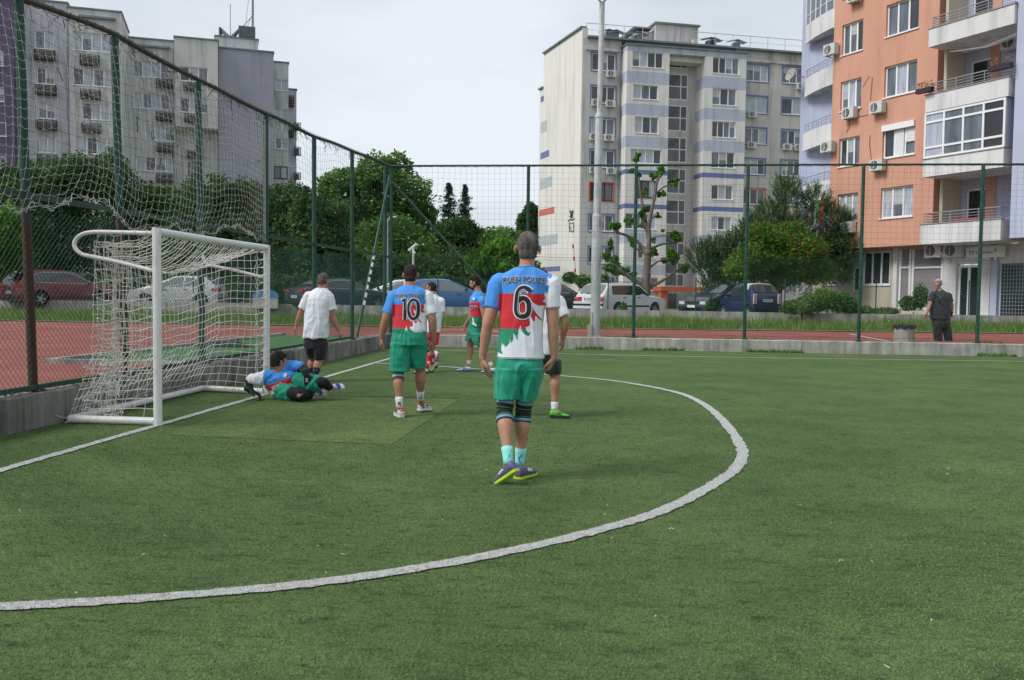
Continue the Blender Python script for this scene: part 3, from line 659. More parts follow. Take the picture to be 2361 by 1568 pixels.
# ================================================================== BUILDINGS
def plaster(name, c, var=.10, dirt=.6, sc=.5, rough=.92, c2=None):
    m = mat(name, c, rough, noise_amt=0 if c2 else var, col2=c2, nscale=sc, detail=8, bump=.25, bscale=18, spec=.2, lo=.3, hi=.7)
    streaks(m, dark=.50, scale=(1.5, 1.5, .14), amt=min(1, dirt * 1.35), lo=.48, hi=.72); return m
m_pvc = mat('window_pvc', (.78, .79, .80), .4)
m_brownf = mat('brown_frame', (.07, .035, .025), .5)
m_bluef = mat('blue_reveal', (.15, .19, .38), .8, noise_amt=.1)
m_orangef = mat('orange_reveal', (.62, .14, .07), .8, noise_amt=.1)
m_glA = mat('glass_dark', (.030, .036, .042), .06, noise_amt=.5, nscale=.6, spec=.8)
m_glB = mat('glass_curtain', (.38, .42, .50), .15, noise_amt=.25, nscale=2.2, spec=.7, stretch=(6, 6, .5))
m_glC = mat('glass_mid', (.11, .135, .165), .08, noise_amt=.4, nscale=.9, spec=.8, stretch=(3, 3, .6))
m_glD = mat('glass_blind', (.42, .44, .46), .25, noise_amt=.2, nscale=1., spec=.5, stretch=(.2, .2, 30))
GL = [m_glA, m_glB, m_glC, m_glD]
m_ac = mat('ac_case', (.55, .56, .54), .5, noise_amt=.08, nscale=3); m_acd = mat('ac_fan', (.05, .055, .06), .5)
m_roofm = mat('roof_metal', (.16, .21, .22), .5, noise_amt=.15, nscale=1.)
m_brown = mat('brown_slats', (.035, .020, .028), .6, noise_amt=.2)

def wall_open(mb, pl, u0, u1, z0, z1, ops, off=0., bands=(), rev=.16, mi=0, mrev=None, th=None):
    """wall face on a plane with real window openings; bands: (za, zb, material index)"""
    if u1 < u0: u0, u1 = u1, u0
    us = sorted({u0, u1} | {min(max(x, u0), u1) for o in ops for x in o[:2]}); zs = sorted({z0, z1} | {min(max(x, z0), z1) for o in ops for x in o[2:4]} | {x for b_ in bands for x in b_[:2] if z0 < x < z1})
    for a, b_ in zip(us, us[1:]):
        for c, d in zip(zs, zs[1:]):
            if b_ - a < 1e-5 or d - c < 1e-5: continue
            mu, mz = (a + b_) / 2, (c + d) / 2
            if any(o[0] < mu < o[1] and o[2] < mz < o[3] for o in ops): continue
            k = mi
            for q in bands:
                if q[0] < mz < q[1]: k = q[2]
            mb.quad(pl.pt(a, c, off), pl.pt(b_, c, off), pl.pt(b_, d, off), pl.pt(a, d, off), k)
    for o in ops:
        a, b_, c, d = o[:4]; k = mrev if mrev is not None else mi; w = [pl.pt(x, z, of) for of in (off, off - rev) for x, z in ((a, c), (b_, c), (b_, d), (a, d))]
        mb.add(w, [(0, 4, 5, 1), (1, 5, 6, 2), (2, 6, 7, 3), (3, 7, 4, 0)], k)
def window(parent, pl, a, b_, c, d, panes, off=0., frame=None, rev=.16, surround=None, seed=0, sill=True, gl=None, fw=.068, transom=None, lbl=None):
    """window in an opening: frame with mullions, panes as a child"""
    frame = frame or m_pvc; r = random.Random(seed * 7919 + int(a * 100) + int(c * 10)); mb = MB(); o0, o1 = off - rev + .01, off - rev + .07
    mb.slab(pl, a, b_, c, c + fw, o0, o1); mb.slab(pl, a, b_, d - fw, d, o0, o1)
    mb.slab(pl, a, a + fw, c + fw, d - fw, o0, o1); mb.slab(pl, b_ - fw, b_, c + fw, d - fw, o0, o1)
    w = (b_ - a) / panes
    for k in range(1, panes): mb.slab(pl, a + w * k - fw * .6, a + w * k + fw * .6, c + fw, d - fw, o0, o1 - .003)
    if transom: mb.slab(pl, a + fw, b_ - fw, c + (d - c) * transom - fw * .5, c + (d - c) * transom + fw * .5, o0 + .002, o1 - .008)
    if sill: mb.slab(pl, a - .06, b_ + .06, c - .05, c - .002, off - rev + .02, off + .06)
    f = mb.build('window', frame, parent)
    if lbl: f['label'] = lbl
    if surround:
        s_ = MB(); t = .13
        s_.slab(pl, a - t, b_ + t, d, d + t, off - .01, off + .03); s_.slab(pl, a - t, b_ + t, c - t, c - .051, off - .01, off + .035)
        s_.slab(pl, a - t, a, c - .05, d, off - .01, off + .031); s_.slab(pl, b_, b_ + t, c - .05, d, off - .01, off + .031)
        s_.build('surround', surround, f)
    g = MB(); 
    if gl == 'pale': gl = [r.choices([0, 1, 2], [.14, .56, .30])[0] for _ in range(panes)]
    for k in range(panes):
        q = (gl[k % len(gl)] if gl else r.choices([0, 1, 2, 3], [.36, .20, .38, .06])[0])
        x0, x1 = a + w * k + .03, a + w * (k + 1) - .03
        g.quad(pl.pt(x0, c + .03, o0 + .015), pl.pt(x1, c + .03, o0 + .015), pl.pt(x1, d - .03, o0 + .015), pl.pt(x0, d - .03, o0 + .015), q)
        if q != 0 and r.random() < .35:   # half-drawn blind
            h = r.uniform(.25, .7) * (d - c); g.quad(pl.pt(x0, d - h, o0 + .018), pl.pt(x1, d - h, o0 + .018), pl.pt(x1, d - .03, o0 + .018), pl.pt(x0, d - .03, o0 + .018), 3)
    g.build('pane', GL, f)
    return f
def ac_unit(parent, pl, u, z, off, w=.8, h=.56, d=.30, flip=False):
    mb = MB(); mb.slab(pl, u - w / 2, u + w / 2, z, z + h, off + .08, off + .08 + d)
    mb.slab(pl, u - w / 2 + .1, u - w / 2 + .14, z - .04, z, off, off + .36); mb.slab(pl, u + w / 2 - .14, u + w / 2 - .10, z - .04, z, off, off + .36)
    a = mb.build('air_conditioner', m_ac, parent)
    c = MB(); n = 20; cu = u - w * .12; R_ = h * .40; P = [pl.pt(cu + R_ * math.cos(t), z + h / 2 + R_ * math.sin(t), off + .085 + d) for t in np.linspace(0, math.tau, n, endpoint=False)]
    c.add(P, [tuple(range(n))]); 
    for k in range(1, 4):
        rr = R_ * k / 4; c.tube([pl.pt(cu + rr * math.cos(t), z + h / 2 + rr * math.sin(t), off + .10 + d) for t in np.linspace(0, math.tau, 12)], .008, 3, 1)
    c.slab(pl, cu - .02, cu + .02, z + h * .1, z + h * .9, off + .095 + d, off + .105 + d, 1)
    c.build('fan_grille', [m_acd, m_ac], a); return a
def basket(parent, pl, u0, u1, z0, z1, off):
    """brown slatted box hiding an outdoor unit"""
    mb = MB(); n = 7; d = .55; off = off + .02
    for k in range(n):
        z = z0 + (z1 - z0) * (k + .25) / n; t = (z1 - z0) / n * .52
        mb.slab(pl, u0, u1, z, z + t, off + d - .03, off + d); mb.slab(pl, u0, u0 + .03, z, z + t, off, off + d - .031); mb.slab(pl, u1 - .03, u1, z, z + t, off, off + d - .031)
    for u in (u0 + .01, (u0 + u1) / 2, u1 - .05): mb.slab(pl, u, u + .04, z0, z1, off + d - .06, off + d - .032)
    mb.slab(pl, u0, u1, z0 - .03, z0, off, off + d); mb.slab(pl, u0 + .15, u1 - .2, z0 + .02, z1 - .15, off + .1, off + .38, 1)
    return mb.build('slatted_box', [m_brown, m_ac], parent)
def rectuv(pl, q, cv, off=0.):
    x0, y0, x1, y1 = q; a = pl.uv(*cv(x0, (y0 + y1) / 2), off)[0]; b_ = pl.uv(*cv(x1, (y0 + y1) / 2), off)[0]
    c = pl.uv(*cv((x0 + x1) / 2, y1), off)[1]; d = pl.uv(*cv((x0 + x1) / 2, y0), off)[1]; return [min(a, b_), max(a, b_), c, d]

# ---------------------------------------------------------------- white block with the glazed staircase
def z2(x, y): return 1221.97 + x * .29406, 34.58 + y * .29406
def z5(x, y): return 1210.4 + x * .29408, 403.5 + y * .29408
C_A, C_B = AT(1341, 400, 79.), AT(1851, 400, 83.6)
plC = Plane(C_A, C_B); GZ = .5
C_S = AT(1250, 400, 88.)
plS = Plane(Vector((C_A.x, C_A.y, 0)), C_S)
bC = thing('apartment_block', 'long white and pale grey apartment block with blue bands and a glazed staircase', 'building', (C_A.x, C_A.y, GZ))
m_cg = plaster('render_grey', (.53, .52, .50), .08, .7); m_cw = plaster('render_white', (.74, .73, .70), .05, .45); m_cb = plaster('render_blue', (.47, .52, .61), .06, .5); m_cdb = plaster('render_dark_blue', (.17, .205, .39), .06, .3)
ztop = plC.uv(*z2(560, 172))[1] - .2
S1 = [(487, 303, 670, 437), (482, 560, 668, 690), (476, 812, 663, 940), (474, 1060, 662, 1195), (470, 1318, 650, 1452)]
S1b = [(503, 312, 690, 440), (500, 565, 686, 690), (498, 815, 684, 935)]
uL = plC.uv(*z2(393, 600))[0]; uBay0 = plC.uv(*z2(712, 600))[0]; uEnd = plC.uv(*z2(2260, 600))[0] + 3; uR = plC.uv(*z2(1693, 600), 1.3)[0]
o1 = [rectuv(plC, q, z2) for q in S1] + [rectuv(plC, q, z5) for q in S1b]
mb = MB(); wall_open(mb, plC, 0, uBay0, GZ - 1, ztop, o1, 0, mrev=0)
RW = [(1700, 393, 1867, 520), (1692, 640, 1857, 768), (1687, 888, 1850, 1010), (1680, 1130, 1840, 1250), (1672, 1365, 1840, 1485)]
RW2 = [(1985, 412, 2148, 537), (1977, 655, 2143, 780), (1975, 905, 2130, 1030), (1967, 1143, 2123, 1262), (1960, 1375, 2115, 1490)]
o2 = [rectuv(plC, q, z2) for q in RW]; o3 = [rectuv(plC, q, z2) for q in RW2]
sh = 2.75
for k in (1, 2): o2.append([o2[4][0], o2[4][1], o2[4][2] - sh * k, o2[4][3] - sh * k]); o3.append([o3[4][0], o3[4][1], o3[4][2] - sh * k, o3[4][3] - sh * k])
wall_open(mb, plC, uR - .4, uEnd, GZ - 1, ztop, o2 + o3, 0, mrev=0)
# body behind, roof
D = 12.
mb.add([plC.pt(0, ztop, 0), plC.pt(uEnd, ztop, 0), plC.pt(uEnd, ztop, -D), plC.pt(0, ztop, -D)], [(0, 1, 2, 3)])
mb.quad(plC.pt(uEnd, GZ - 1, 0), plC.pt(uEnd, GZ - 1, -D), plC.pt(uEnd, ztop, -D), plC.pt(uEnd, ztop, 0)); mb.quad(plC.pt(0, GZ - 1, -D), plC.pt(uEnd, GZ - 1, -D), plC.pt(uEnd, ztop, -D), plC.pt(0, ztop, -D))
mb.build('wall', m_cg, bC)
# bays
OFF = 1.3
zbands = []
for ya, yb, k, cv in ((245, 290, 1, z2), (445, 540, 1, z2), (700, 790, 1, z2), (955, 1042, 1, z2), (1215, 1252, 2, z2), (1483, 1520, 2, z2), (455, 535, 1, z5), (705, 782, 1, z5)):
    zbands.append((plC.uv(*cv(900, yb), OFF)[1], plC.uv(*cv(900, ya), OFF)[1], k))
zbt = plC.uv(*z2(900, 243), OFF)[1]
B1 = [((803, 290, 1045, 412), 4), ((810, 548, 1005, 662), 3), ((822, 798, 1008, 928), 3), ((788, 1052, 1030, 1165), 4), ((825, 1297, 985, 1432), 3)]
B1b = [((785, 303, 1028, 425), 4), ((885, 555, 1020, 655), 3), ((870, 803, 1045, 905), 3)]
B2 = [((1433, 335, 1640, 462), 4), ((1430, 575, 1620, 708), 3), ((1427, 835, 1613, 962), 4), ((1423, 1075, 1605, 1200), 3), ((1422, 1335, 1590, 1448), 3)]
B2b = [((1462, 327, 1618, 432), 3), ((1460, 580, 1612, 690), 3), ((1458, 830, 1608, 935), 3)]
b1 = [rectuv(plC, q, z2, OFF) for q, n in B1] + [rectuv(plC, q, z5, OFF) for q, n in B1b]; b2 = [rectuv(plC, q, z2, OFF) for q, n in B2] + [rectuv(plC, q, z5, OFF) for q, n in B2b]
ua = plC.uv(*z2(756, 600), OFF)[0]; ub = plC.uv(*z2(1090, 600), OFF)[0]; uc = plC.uv(*z2(1368, 600), OFF)[0]; ud = plC.uv(*z2(1693, 600), OFF)[0]
mb = MB()
for x0, x1, ops in ((ua, ub, b1), (uc, ud, b2)):
    wall_open(mb, plC, x0, x1, GZ - 1, zbt, ops, OFF, zbands, mi=0)
    zs = sorted({GZ - 1, zbt} | {x for q in zbands for x in q[:2]})
    for u in (x0, x1):
        for c, d in zip(zs, zs[1:]):
            k = 0
            for q in zbands:
                if q[0] < (c + d) / 2 < q[1]: k = q[2]
            mb.quad(plC.pt(u, c, -1.2), plC.pt(u, c, OFF), plC.pt(u, d, OFF), plC.pt(u, d, -1.2), k)
# lintel over the stair recess
zl = plC.uv(*z2(1200, 330), OFF)[1]
mb.slab(plC, ub + .001, uc - .001, zl + .2, zbt - .002, OFF - .6, OFF - .002, 1)
mb.quad(plC.pt(ua, zbt, OFF), plC.pt(ud, zbt, OFF), plC.pt(ud, zbt, -1), plC.pt(ua, zbt, -1), 0)
mb.slab(plC, ub, uc, zl - .25, zl + .2, -1.2, OFF - .61, 0)
mb.build('bay', [m_cw, m_cb, m_cdb], bC)
# glazed stair
SG = [(z2, (1096, 345, 1305, 420)), (z2, (1092, 465, 1302, 668)), (z2, (1087, 712, 1300, 914)), (z2, (1083, 960, 1290, 1158)), (z2, (1077, 1205, 1283, 1403)), (z5, (1112, 195, 1320, 392)), (z5, (1108, 440, 1312, 635)), (z5, (1102, 685, 1307, 875))]
so = []
for cv, q in SG:
    a, b_, c, d = rectuv(plC, q, cv, -.6); so.append([ub + .05, uc - .75, c, d])
mb = MB(); wall_open(mb, plC, ub - .1, uc + .1, GZ - 1, zl, so, -.6, rev=.1); mb.build('stair_wall', m_cg, bC)
for i, (a, b_, c, d) in enumerate(so):
    mbf = MB(); o0, o1_ = -.69, -.62; fw = .085
    for q in ((a, b_, c, c + fw), (a, b_, d - fw, d), (a, a + fw, c, d), (b_ - fw, b_, c, d), (a + (b_ - a) * .13, a + (b_ - a) * .13 + fw, c, d), (a + (b_ - a) * .72, a + (b_ - a) * .72 + fw, c, d)): mbf.slab(plC, *q, o0, o1_ - random.Random(int(q[0] * 999 + q[2] * 77)).uniform(.002, .012))
    if i: mbf.slab(plC, a, b_, (c + d) / 2, (c + d) / 2 + fw, o0, o1_ - .001)
    f = mbf.build('stair_window', m_pvc, bC)
    g = MB(); g.quad(plC.pt(a, c, -.66), plC.pt(b_, c, -.66), plC.pt(b_, d, -.66), plC.pt(a, d, -.66), 0)
    if 0 < i < 7:
        for k in range(22): u = a + (b_ - a) * (.16 + .55 * k / 22); g.slab(plC, u, u + .03, c + .1, (c + d) / 2 - .05, -.657, -.655, 1)
        g.add([plC.pt(a + (b_ - a) * .15, (c + d) / 2 + .1, -.657), plC.pt(a + (b_ - a) * .5, (c + d) / 2 + .1, -.657), plC.pt(a + (b_ - a) * .7, d - .1, -.657), plC.pt(a + (b_ - a) * .45, d - .1, -.657)], [(0, 1, 2, 3)], 2)
    g.build('pane', [m_glA, m_glC, mat('stair_soffit', (.10, .11, .12), .6)], f)
# entrance canopy
ca, cb_ = plC.uv(*z5(1060, 890), 3.0)[0], plC.uv(*z5(1480, 890), 3.0)[0]; cz0, cz1 = plC.uv(*z5(1250, 912), 3.)[1], plC.uv(*z5(1250, 878), 3.)[1]
mb = MB(); mb.slab(plC, ca, cb_, cz0, cz1, OFF + .01, 3.2); mb.slab(plC, ca + .1, ca + .7, GZ - 1, cz0 - .002, 2.3, 3.0); mb.slab(plC, cb_ - .6, cb_ - .2, GZ - 1, cz0 - .002, 2.3, 3.0); mb.build('entrance_canopy', mat('canopy_orange', (.55, .10, .035), .7, noise_amt=.1), bC)
mb = MB(); mb.slab(plC, ca + .9, ca + 2.2, GZ - .5, cz0 - .2, OFF + .02, OFF + .1); mb.build('entrance_door', m_glA, bC)
for i, q in enumerate(o1): window(bC, plC, *q, 3, 0, m_pvc if i != 4 else m_brownf, surround=m_orangef if i == 4 else m_bluef, seed=i + 1)
for i, q in enumerate(o2 + o3): window(bC, plC, *q, 3 if i not in (1, 8) else 2, 0, m_pvc, surround=m_orangef if i in (4, 11) else m_bluef, seed=i + 31)
for i, (q, (_, n)) in enumerate(zip(b1, B1 + B1b)): window(bC, plC, *q, n, OFF, m_pvc if i != 4 else m_brownf, seed=i + 61)
for i, (q, (_, n)) in enumerate(zip(b2, B2 + B2b)): window(bC, plC, *q, n, OFF, seed=i + 81)
for q in ((597, 440, 665, 492), (490, 668, 540, 718), (588, 675, 662, 726), (474, 935, 525, 985), (578, 938, 652, 992), (474, 1198, 520, 1245), (600, 1205, 662, 1252), (1700, 757, 1767, 808), (1697, 987, 1757, 1048), (1973, 1010, 2043, 1063), (2065, 1015, 2130, 1068), (2087, 533, 2147, 588)):
    a, b_, c, d = rectuv(plC, q, z2); ac_unit(bC, plC, (a + b_) / 2, c, 0, .85, .58)
# gable wall with painted blocks, number and emblem
# two-stepped top: z at the near corner and far end
zs0 = plS.uv(*z2(430, 95))[1]; uS = plS.uv(*z2(82, 900))[0]; uS2 = plS.uv(*z2(118, 400))[0]
sg = 1 if uS > 0 else -1
mb = MB(); zt1 = zs0; P0 = plS.pt(0, GZ - 1, .12); 
mb.quad(plS.pt(0, GZ - 1, .12), plS.pt(uS2, GZ - 1, .12), plS.pt(uS2, zt1, .12), plS.pt(0, zt1, .12))
mb.quad(plS.pt(uS2, GZ - 1, .12), plS.pt(uS, GZ - 1, .12), plS.pt(uS, zt1 - 3.2, .12), plS.pt(uS2, zt1 - 3.2, .12))
mb.quad(plS.pt(0, GZ - 1, -.12), plS.pt(uS2, GZ - 1, -.12), plS.pt(uS2, zt1, -.12), plS.pt(0, zt1, -.12))
mb.quad(plS.pt(uS2, GZ, .12), plS.pt(uS2, GZ, -.12), plS.pt(uS2, zt1, -.12), plS.pt(uS2, zt1, .12)); mb.quad(plS.pt(0, GZ - 1, .12), plS.pt(0, GZ - 1, -.4), plS.pt(0, zt1, -.4), plS.pt(0, zt1, .12)); mb.quad(plS.pt(0, zt1, .12), plS.pt(uS2, zt1, .12), plS.pt(uS2, zt1, -.12), plS.pt(0, zt1, -.12))
mb.build('gable_wall', plaster('render_cream', (.72, .70, .66), .04, .3), bC)
mb = MB(); mb.slab(plS, *sorted((0, uS2)), zt1 + .002, zt1 + .14, -.3, .3); mb.slab(plS, *sorted((uS2, uS + .1 * sg)), zt1 - 3.198, zt1 - 3.06, -.3, .3); mb.build('gable_capping', m_roofm, bC)
mb = MB()
for (x0, x1, y0, y1, cv, k) in ((85, 108, 637, 680, z2, 0), (85, 130, 835, 918, z2, 1), (82, 150, 1070, 1120, z2, 0), (80, 170, 1275, 1355, z2, 1), (112, 230, 262, 312, z5, 2), (112, 255, 472, 548, z5, 1), (112, 275, 720, 757, z5, 0)):
    a, b_, c, d = rectuv(plS, (x0, y0, x1, y1), cv, .125); a = min(a, abs(uS)) if sg > 0 else a; mb.quad(plS.pt(a, c, .135), plS.pt(min(b_, abs(uS) - .02), c, .135), plS.pt(min(b_, abs(uS) - .02), d, .135), plS.pt(a, d, .135), k)
mb.build('painted_band', [m_cdb, mat('teal_pale', (.42, .48, .50), .9, noise_amt=.1), mat('red_pale', (.55, .16, .13), .9, noise_amt=.1)], bC)
m_ink = mat('sign_ink', (.05, .045, .045), .8)
mb = MB(); cvE = lambda x, y: plS.pt(*plS.uv(*z5(x, y), .13), .14)
body = [(350, 277), (356, 275), (362, 282), (370, 285), (375, 268), (380, 278), (382, 304), (376, 300), (378, 318), (374, 335), (364, 342), (352, 330), (348, 334), (354, 318), (356, 300), (350, 290)]
mb.add([cvE(*p) for p in body], [tuple(range(len(body)))])
for k in range(2):
    wv = [cvE(338 + i * 4, 352 - 1.8 * i * .5 + 5 * math.sin(i * .9) + k * 2) for i in range(14)]
    for a, b_ in zip(wv, wv[1:]): mb.add([a, b_, b_ - Vector((0, 0, .1)), a - Vector((0, 0, .1))], [(0, 1, 2, 3)])
mb.build('emblem', m_ink, bC)
def stroke_poly(P, w):
    """flat ribbon along 2D points"""
    P = [Vector(p) for p in P]; L, R_ = [], []
    for i, p in enumerate(P):
        t = (P[min(i + 1, len(P) - 1)] - P[max(i - 1, 0)]); t.normalize(); n = Vector((-t.y, t.x)); L.append(p + n * w / 2); R_.append(p - n * w / 2)
    return [(L[i], L[i + 1], R_[i + 1], R_[i]) for i in range(len(P) - 1)]
def arcp(cx, cy, rx, ry, a0, a1, n=14): return [(cx + rx * math.cos(R(a0 + (a1 - a0) * i / n)), cy + ry * math.sin(R(a0 + (a1 - a0) * i / n))) for i in range(n + 1)]
SIX = [(.86, .86)] + arcp(.5, .75, .36, .21, 25, 180, 10) + arcp(.5, .27, .36, .23, 180, 540, 24)
THREE = arcp(.5, .74, .34, .22, 160, -90, 14) + arcp(.5, .26, .36, .26, 90, -160, 14)
mb = MB()
for gi, gl_ in enumerate((SIX, THREE)):
    for q in stroke_poly([(p[0] * .9, p[1] * 2.05) for p in gl_], .24):
        x0 = 346 + gi * 21
        mb.add([cvE(x0 + (p.x) * 21 / 1.0, 448 - p.y / 2.05 * 76) for p in q], [(0, 1, 2, 3)])
mb.build('house_number', m_ink, bC)
# roof edge, cornice, gutters, railing, lift house, vents
mb = MB(); mb.slab(plC, .3, uEnd, ztop + .002, ztop + .16, -.5, .42); mb.build('roof_edge', m_roofm, bC)
mb = MB(); mb.slab(plC, .2, uEnd - .01, ztop - 1.0, ztop - .75, .001, .16); mb.slab(plC, ua - .1, ud + .1, zbt + .002, zbt + .12, 0.165, OFF + .15, 1); mb.build('cornice', [m_cg, m_roofm], bC)
mb = MB()
for u in (uBay0 - .18, ud + .3): mb.tube([plC.pt(u, ztop - .1, .30), plC.pt(u, ztop - .7, .26), plC.pt(u, GZ, .14)], .055, 8)
mb.build('downpipe', m_roofm, bC)
mb = MB(); zr = ztop + 1.35
mb.tube([plC.pt(.3, zr, -.2), plC.pt(uEnd, zr, -.2)], .03, 5); mb.tube([plC.pt(.3, zr - .55, -.2), plC.pt(uEnd, zr - .55, -.2)], .014, 4)
k = 0.3
while k < uEnd: mb.tube([plC.pt(k, ztop + .16, -.2), plC.pt(k, zr, -.2)], .03, 5); k += 1.72
mb.build('roof_railing', mat('galvanised', (.45, .47, .48), .45, metal=.3), bC)
la, lb = plC.uv(*z2(985, 150), -3)[0], plC.uv(*z2(1318, 150), -3)[0]; lz = plC.uv(*z2(1150, 82), -3)[1]
mb = MB(); mb.slab(plC, la, lb, ztop, lz, -8, -3); mb.slab(plC, la - 1.6, la - .01, ztop, lz - .6, -8, -3.6); mb.slab(plC, la + 3.2, la + 3.6, ztop, ztop + 1.2, -2.2, -1.8)
mb.slab(plC, uBay0 + 1.3, uBay0 + 2.6, ztop, ztop + .9, -2.2, -1.2); mb.build('lift_house', m_cg, bC)
mb = MB(); mb.slab(plC, la - .15, lb + .15, lz + .002, lz + .16, -8.2, -2.8); mb.slab(plC, la - 2.0, la - .16, lz - .35, lz - .27, -8.2, -3.3)
for uu in (uBay0 + 1.95, uBay0 - .2, .9 + uBay0 * .5, lb + .6, ud - 2.4, ud + .2):
    mb.add([plC.pt(uu - .9, ztop + 1.05, -1.7), plC.pt(uu, ztop + 1.25, -1.7), plC.pt(uu + .9, ztop + 1.0, -1.7), plC.pt(uu - .9, ztop + 1.0, -.8), plC.pt(uu, ztop + 1.2, -.8), plC.pt(uu + .9, ztop + .95, -.8)], [(0, 1, 4, 3), (1, 2, 5, 4)]); mb.slab(plC, uu - .3, uu + .3, ztop + .16, ztop + .95, -1.6, -1.0)
mb.build('roof_vent', m_roofm, bC)

# ---------------------------------------------------------------- grey stepped block on the left
def z1(x, y): return x * .30272, y * .30272
angL = R(72.5) - YAW
dirL = Vector((math.sin(angL), math.cos(angL), 0)); nL = Vector((dirL.y, -dirL.x, 0))
P_A = AT(100, 300, 71.7); P_A.z = 0
def plL(shift): A = P_A - nL * shift - dirL * 20; return Plane(A, A + dirL * 60)
bL = thing('stepped_apartment_block', 'stepped grey apartment block with dark slatted boxes under its windows', 'building', (P_A.x, P_A.y, GZ))
m_la = plaster('grey_blue_render', (.46, .475, .53), .08, .55); m_lb = plaster('grey_beige_render', (.58, .59, .58), .08, .65); m_le = plaster('violet_grey_render', (.34, .345, .41), .07, .3); m_lp = plaster('purple_render', (.135, .105, .17), .08, .3)
GW = [m_glC, m_glB]
def volume(shift, x0, x1, ytop, ybot, m, wins, boxes, depth=7., nm='wall', zb=None, yref=None):
    """front face with openings and the sides of one block volume; x in survey units at the height of ytop"""
    pl = plL(shift); xm = (x0 + x1) / 2
    u0 = pl.uv(*z1(x0, 700))[0]; u1 = pl.uv(*z1(x1, 700))[0]; zt = pl.uv(*z1(xm, ytop))[1]; zb = GZ - 1 if ybot is None else pl.uv(*z1(xm, ybot))[1]
    ops = [rectuv(pl, w[:4], z1) for w in wins]; ops = [[max(o[0], u0 + .05), min(o[1], u1 - .05), o[2], o[3]] for o in ops]; mb = MB(); wall_open(mb, pl, u0, u1, zb, zt, ops)
    for u in (u0, u1): mb.quad(pl.pt(u, zb, 0), pl.pt(u, zb, -depth), pl.pt(u, zt, -depth), pl.pt(u, zt, 0))
    for z in (zb, zt): mb.quad(pl.pt(u0, z, 0), pl.pt(u1, z, 0), pl.pt(u1, z, -depth), pl.pt(u0, z, -depth))
    mb.build(nm, m, bL); c = MB(); c.slab(pl, u0 - .08, u1 + .08, zt + .002, zt + .12, -depth, .10); c.build('roof_edge', m_roofm, bL)
    for i, (o, w) in enumerate(zip(ops, wins)): window(bL, pl, *o, w[4], 0, w[5] if len(w) > 5 else None, seed=int(w[0] + w[1]), gl='pale')
    for q in boxes:
        a, b_, cc, d = rectuv(pl, q, z1, .5); basket(bL, pl, a, b_, cc, d, 0)
    return pl, u0, u1, zb, zt
# a grey-blue, purple end, beige
volume(-.0, 112, 520, 8, None, m_la, [(265, 240, 410, 372, 2), (280, 515, 415, 640, 2), (290, 780, 420, 903, 2), (297, 1045, 428, 1163, 2), (300, 1315, 430, 1430, 2)], [(257, 374, 415, 450), (265, 644, 425, 715), (272, 910, 430, 982), (280, 1177, 435, 1245)], 9)
volume(-.9, -900, 108, -60, None, m_lp, [(-110, 380, 25, 498, 2), (-110, 655, 33, 770, 2), (-100, 925, 48, 1035, 2), (-100, 1185, 50, 1300, 2)], [], 9)
B_ = volume(-.35, 522, 928, 78, None, m_lb, [(552, 250, 845, 390, 4), (555, 525, 868, 655, 4), (628, 785, 835, 912, 3), (583, 1047, 893, 1175, 4), (600, 1310, 860, 1430, 4)], [(607, 412, 755, 490), (612, 678, 762, 748), (617, 935, 768, 1005), (622, 1200, 770, 1265)], 6)
volume(5.2, 900, 1335, 300, None, m_lb, [(1015, 470, 1290, 590, 4), (1018, 708, 1292, 828, 4), (1105, 955, 1330, 1072, 3), (1035, 1197, 1333, 1303, 4), (1130, 1435, 1290, 1540, 3)], [(1188, 597, 1323, 662), (1188, 850, 1322, 915), (1190, 1090, 1322, 1152), (1190, 1322, 1325, 1385)], 8)
volume(4.2, 1330, 1660, 298, 972, m_lb, [(1370, 512, 1583, 620, 3), (1372, 748, 1585, 857, 3)], [(1397, 627, 1510, 685), (1405, 865, 1530, 925)], 6)
volume(5.9, 1336, 1662, 960, None, m_lb, [(1437, 1010, 1487, 1103, 1), (1432, 1235, 1540, 1338, 2, m_brownf)], [(1422, 1145, 1540, 1200), (1422, 1360, 1545, 1410)], 6)
volume(5.2, 1664, 2083, 384, None, m_le, [], [], 8)
volume(8.5, 1640, 1966, 292, 500, m_lb, [], [], 4)
volume(10.5, 2083, 2197, 478, None, m_lb, [(2096, 607, 2192, 690, 2), (2090, 830, 2192, 920, 2), (2098, 1053, 2194, 1135, 2), (2086, 1267, 2192, 1360, 2, m_brownf)], [], 7)
volume(14., 2150, 2258, 682, None, m_la, [(2205, 1192, 2250, 1270, 1), (2205, 1387, 2252, 1440, 1)], [(2199, 727, 2240, 808), (2199, 980, 2238, 1040), (2199, 1425, 2236, 1475), (2242, 932, 2292, 990), (2242, 1118, 2293, 1180), (2242, 1312, 2293, 1365)], 6)
mb = MB(); pl = plL(-.35)
def pipe(pl, x, y0, y1, off=.12): 
    u = pl.uv(*z1(x, (y0 + y1) / 2))[0]; mb.tube([pl.pt(u, pl.uv(*z1(x, y0))[1], off), pl.pt(u, GZ, off)], .06, 8)
pipe(plL(0), 527, 130, 1150, .5); pipe(plL(4.2), 1322, 365, 900, .1)
for p_, xa, xb, y in ((plL(-.35), 600, 880, 140), (plL(5.2), 985, 1300, 358)):
    a = p_.uv(*z1(xa, y))[0]; b_ = p_.uv(*z1(xb, y))[0]; z = p_.uv(*z1((xa + xb) / 2, y))[1]; mb.slab(p_, a, b_, z - .06, z + .1, .001, .3)
mb.build('gutter', m_roofm, bL)
mast = thing('roof_antenna', 'tall thin radio mast with dish panels on the roof of the grey block', 'antenna', tuple(plL(8.5).pt(plL(8.5).uv(*z1(1928, 300))[0], 24, -1)))
pm = plL(8.5); um, zm = pm.uv(*z1(1926, 297)); mb = MB(); Pm = lambda x, y: pm.pt(*pm.uv(*z1(x, y)), -1)
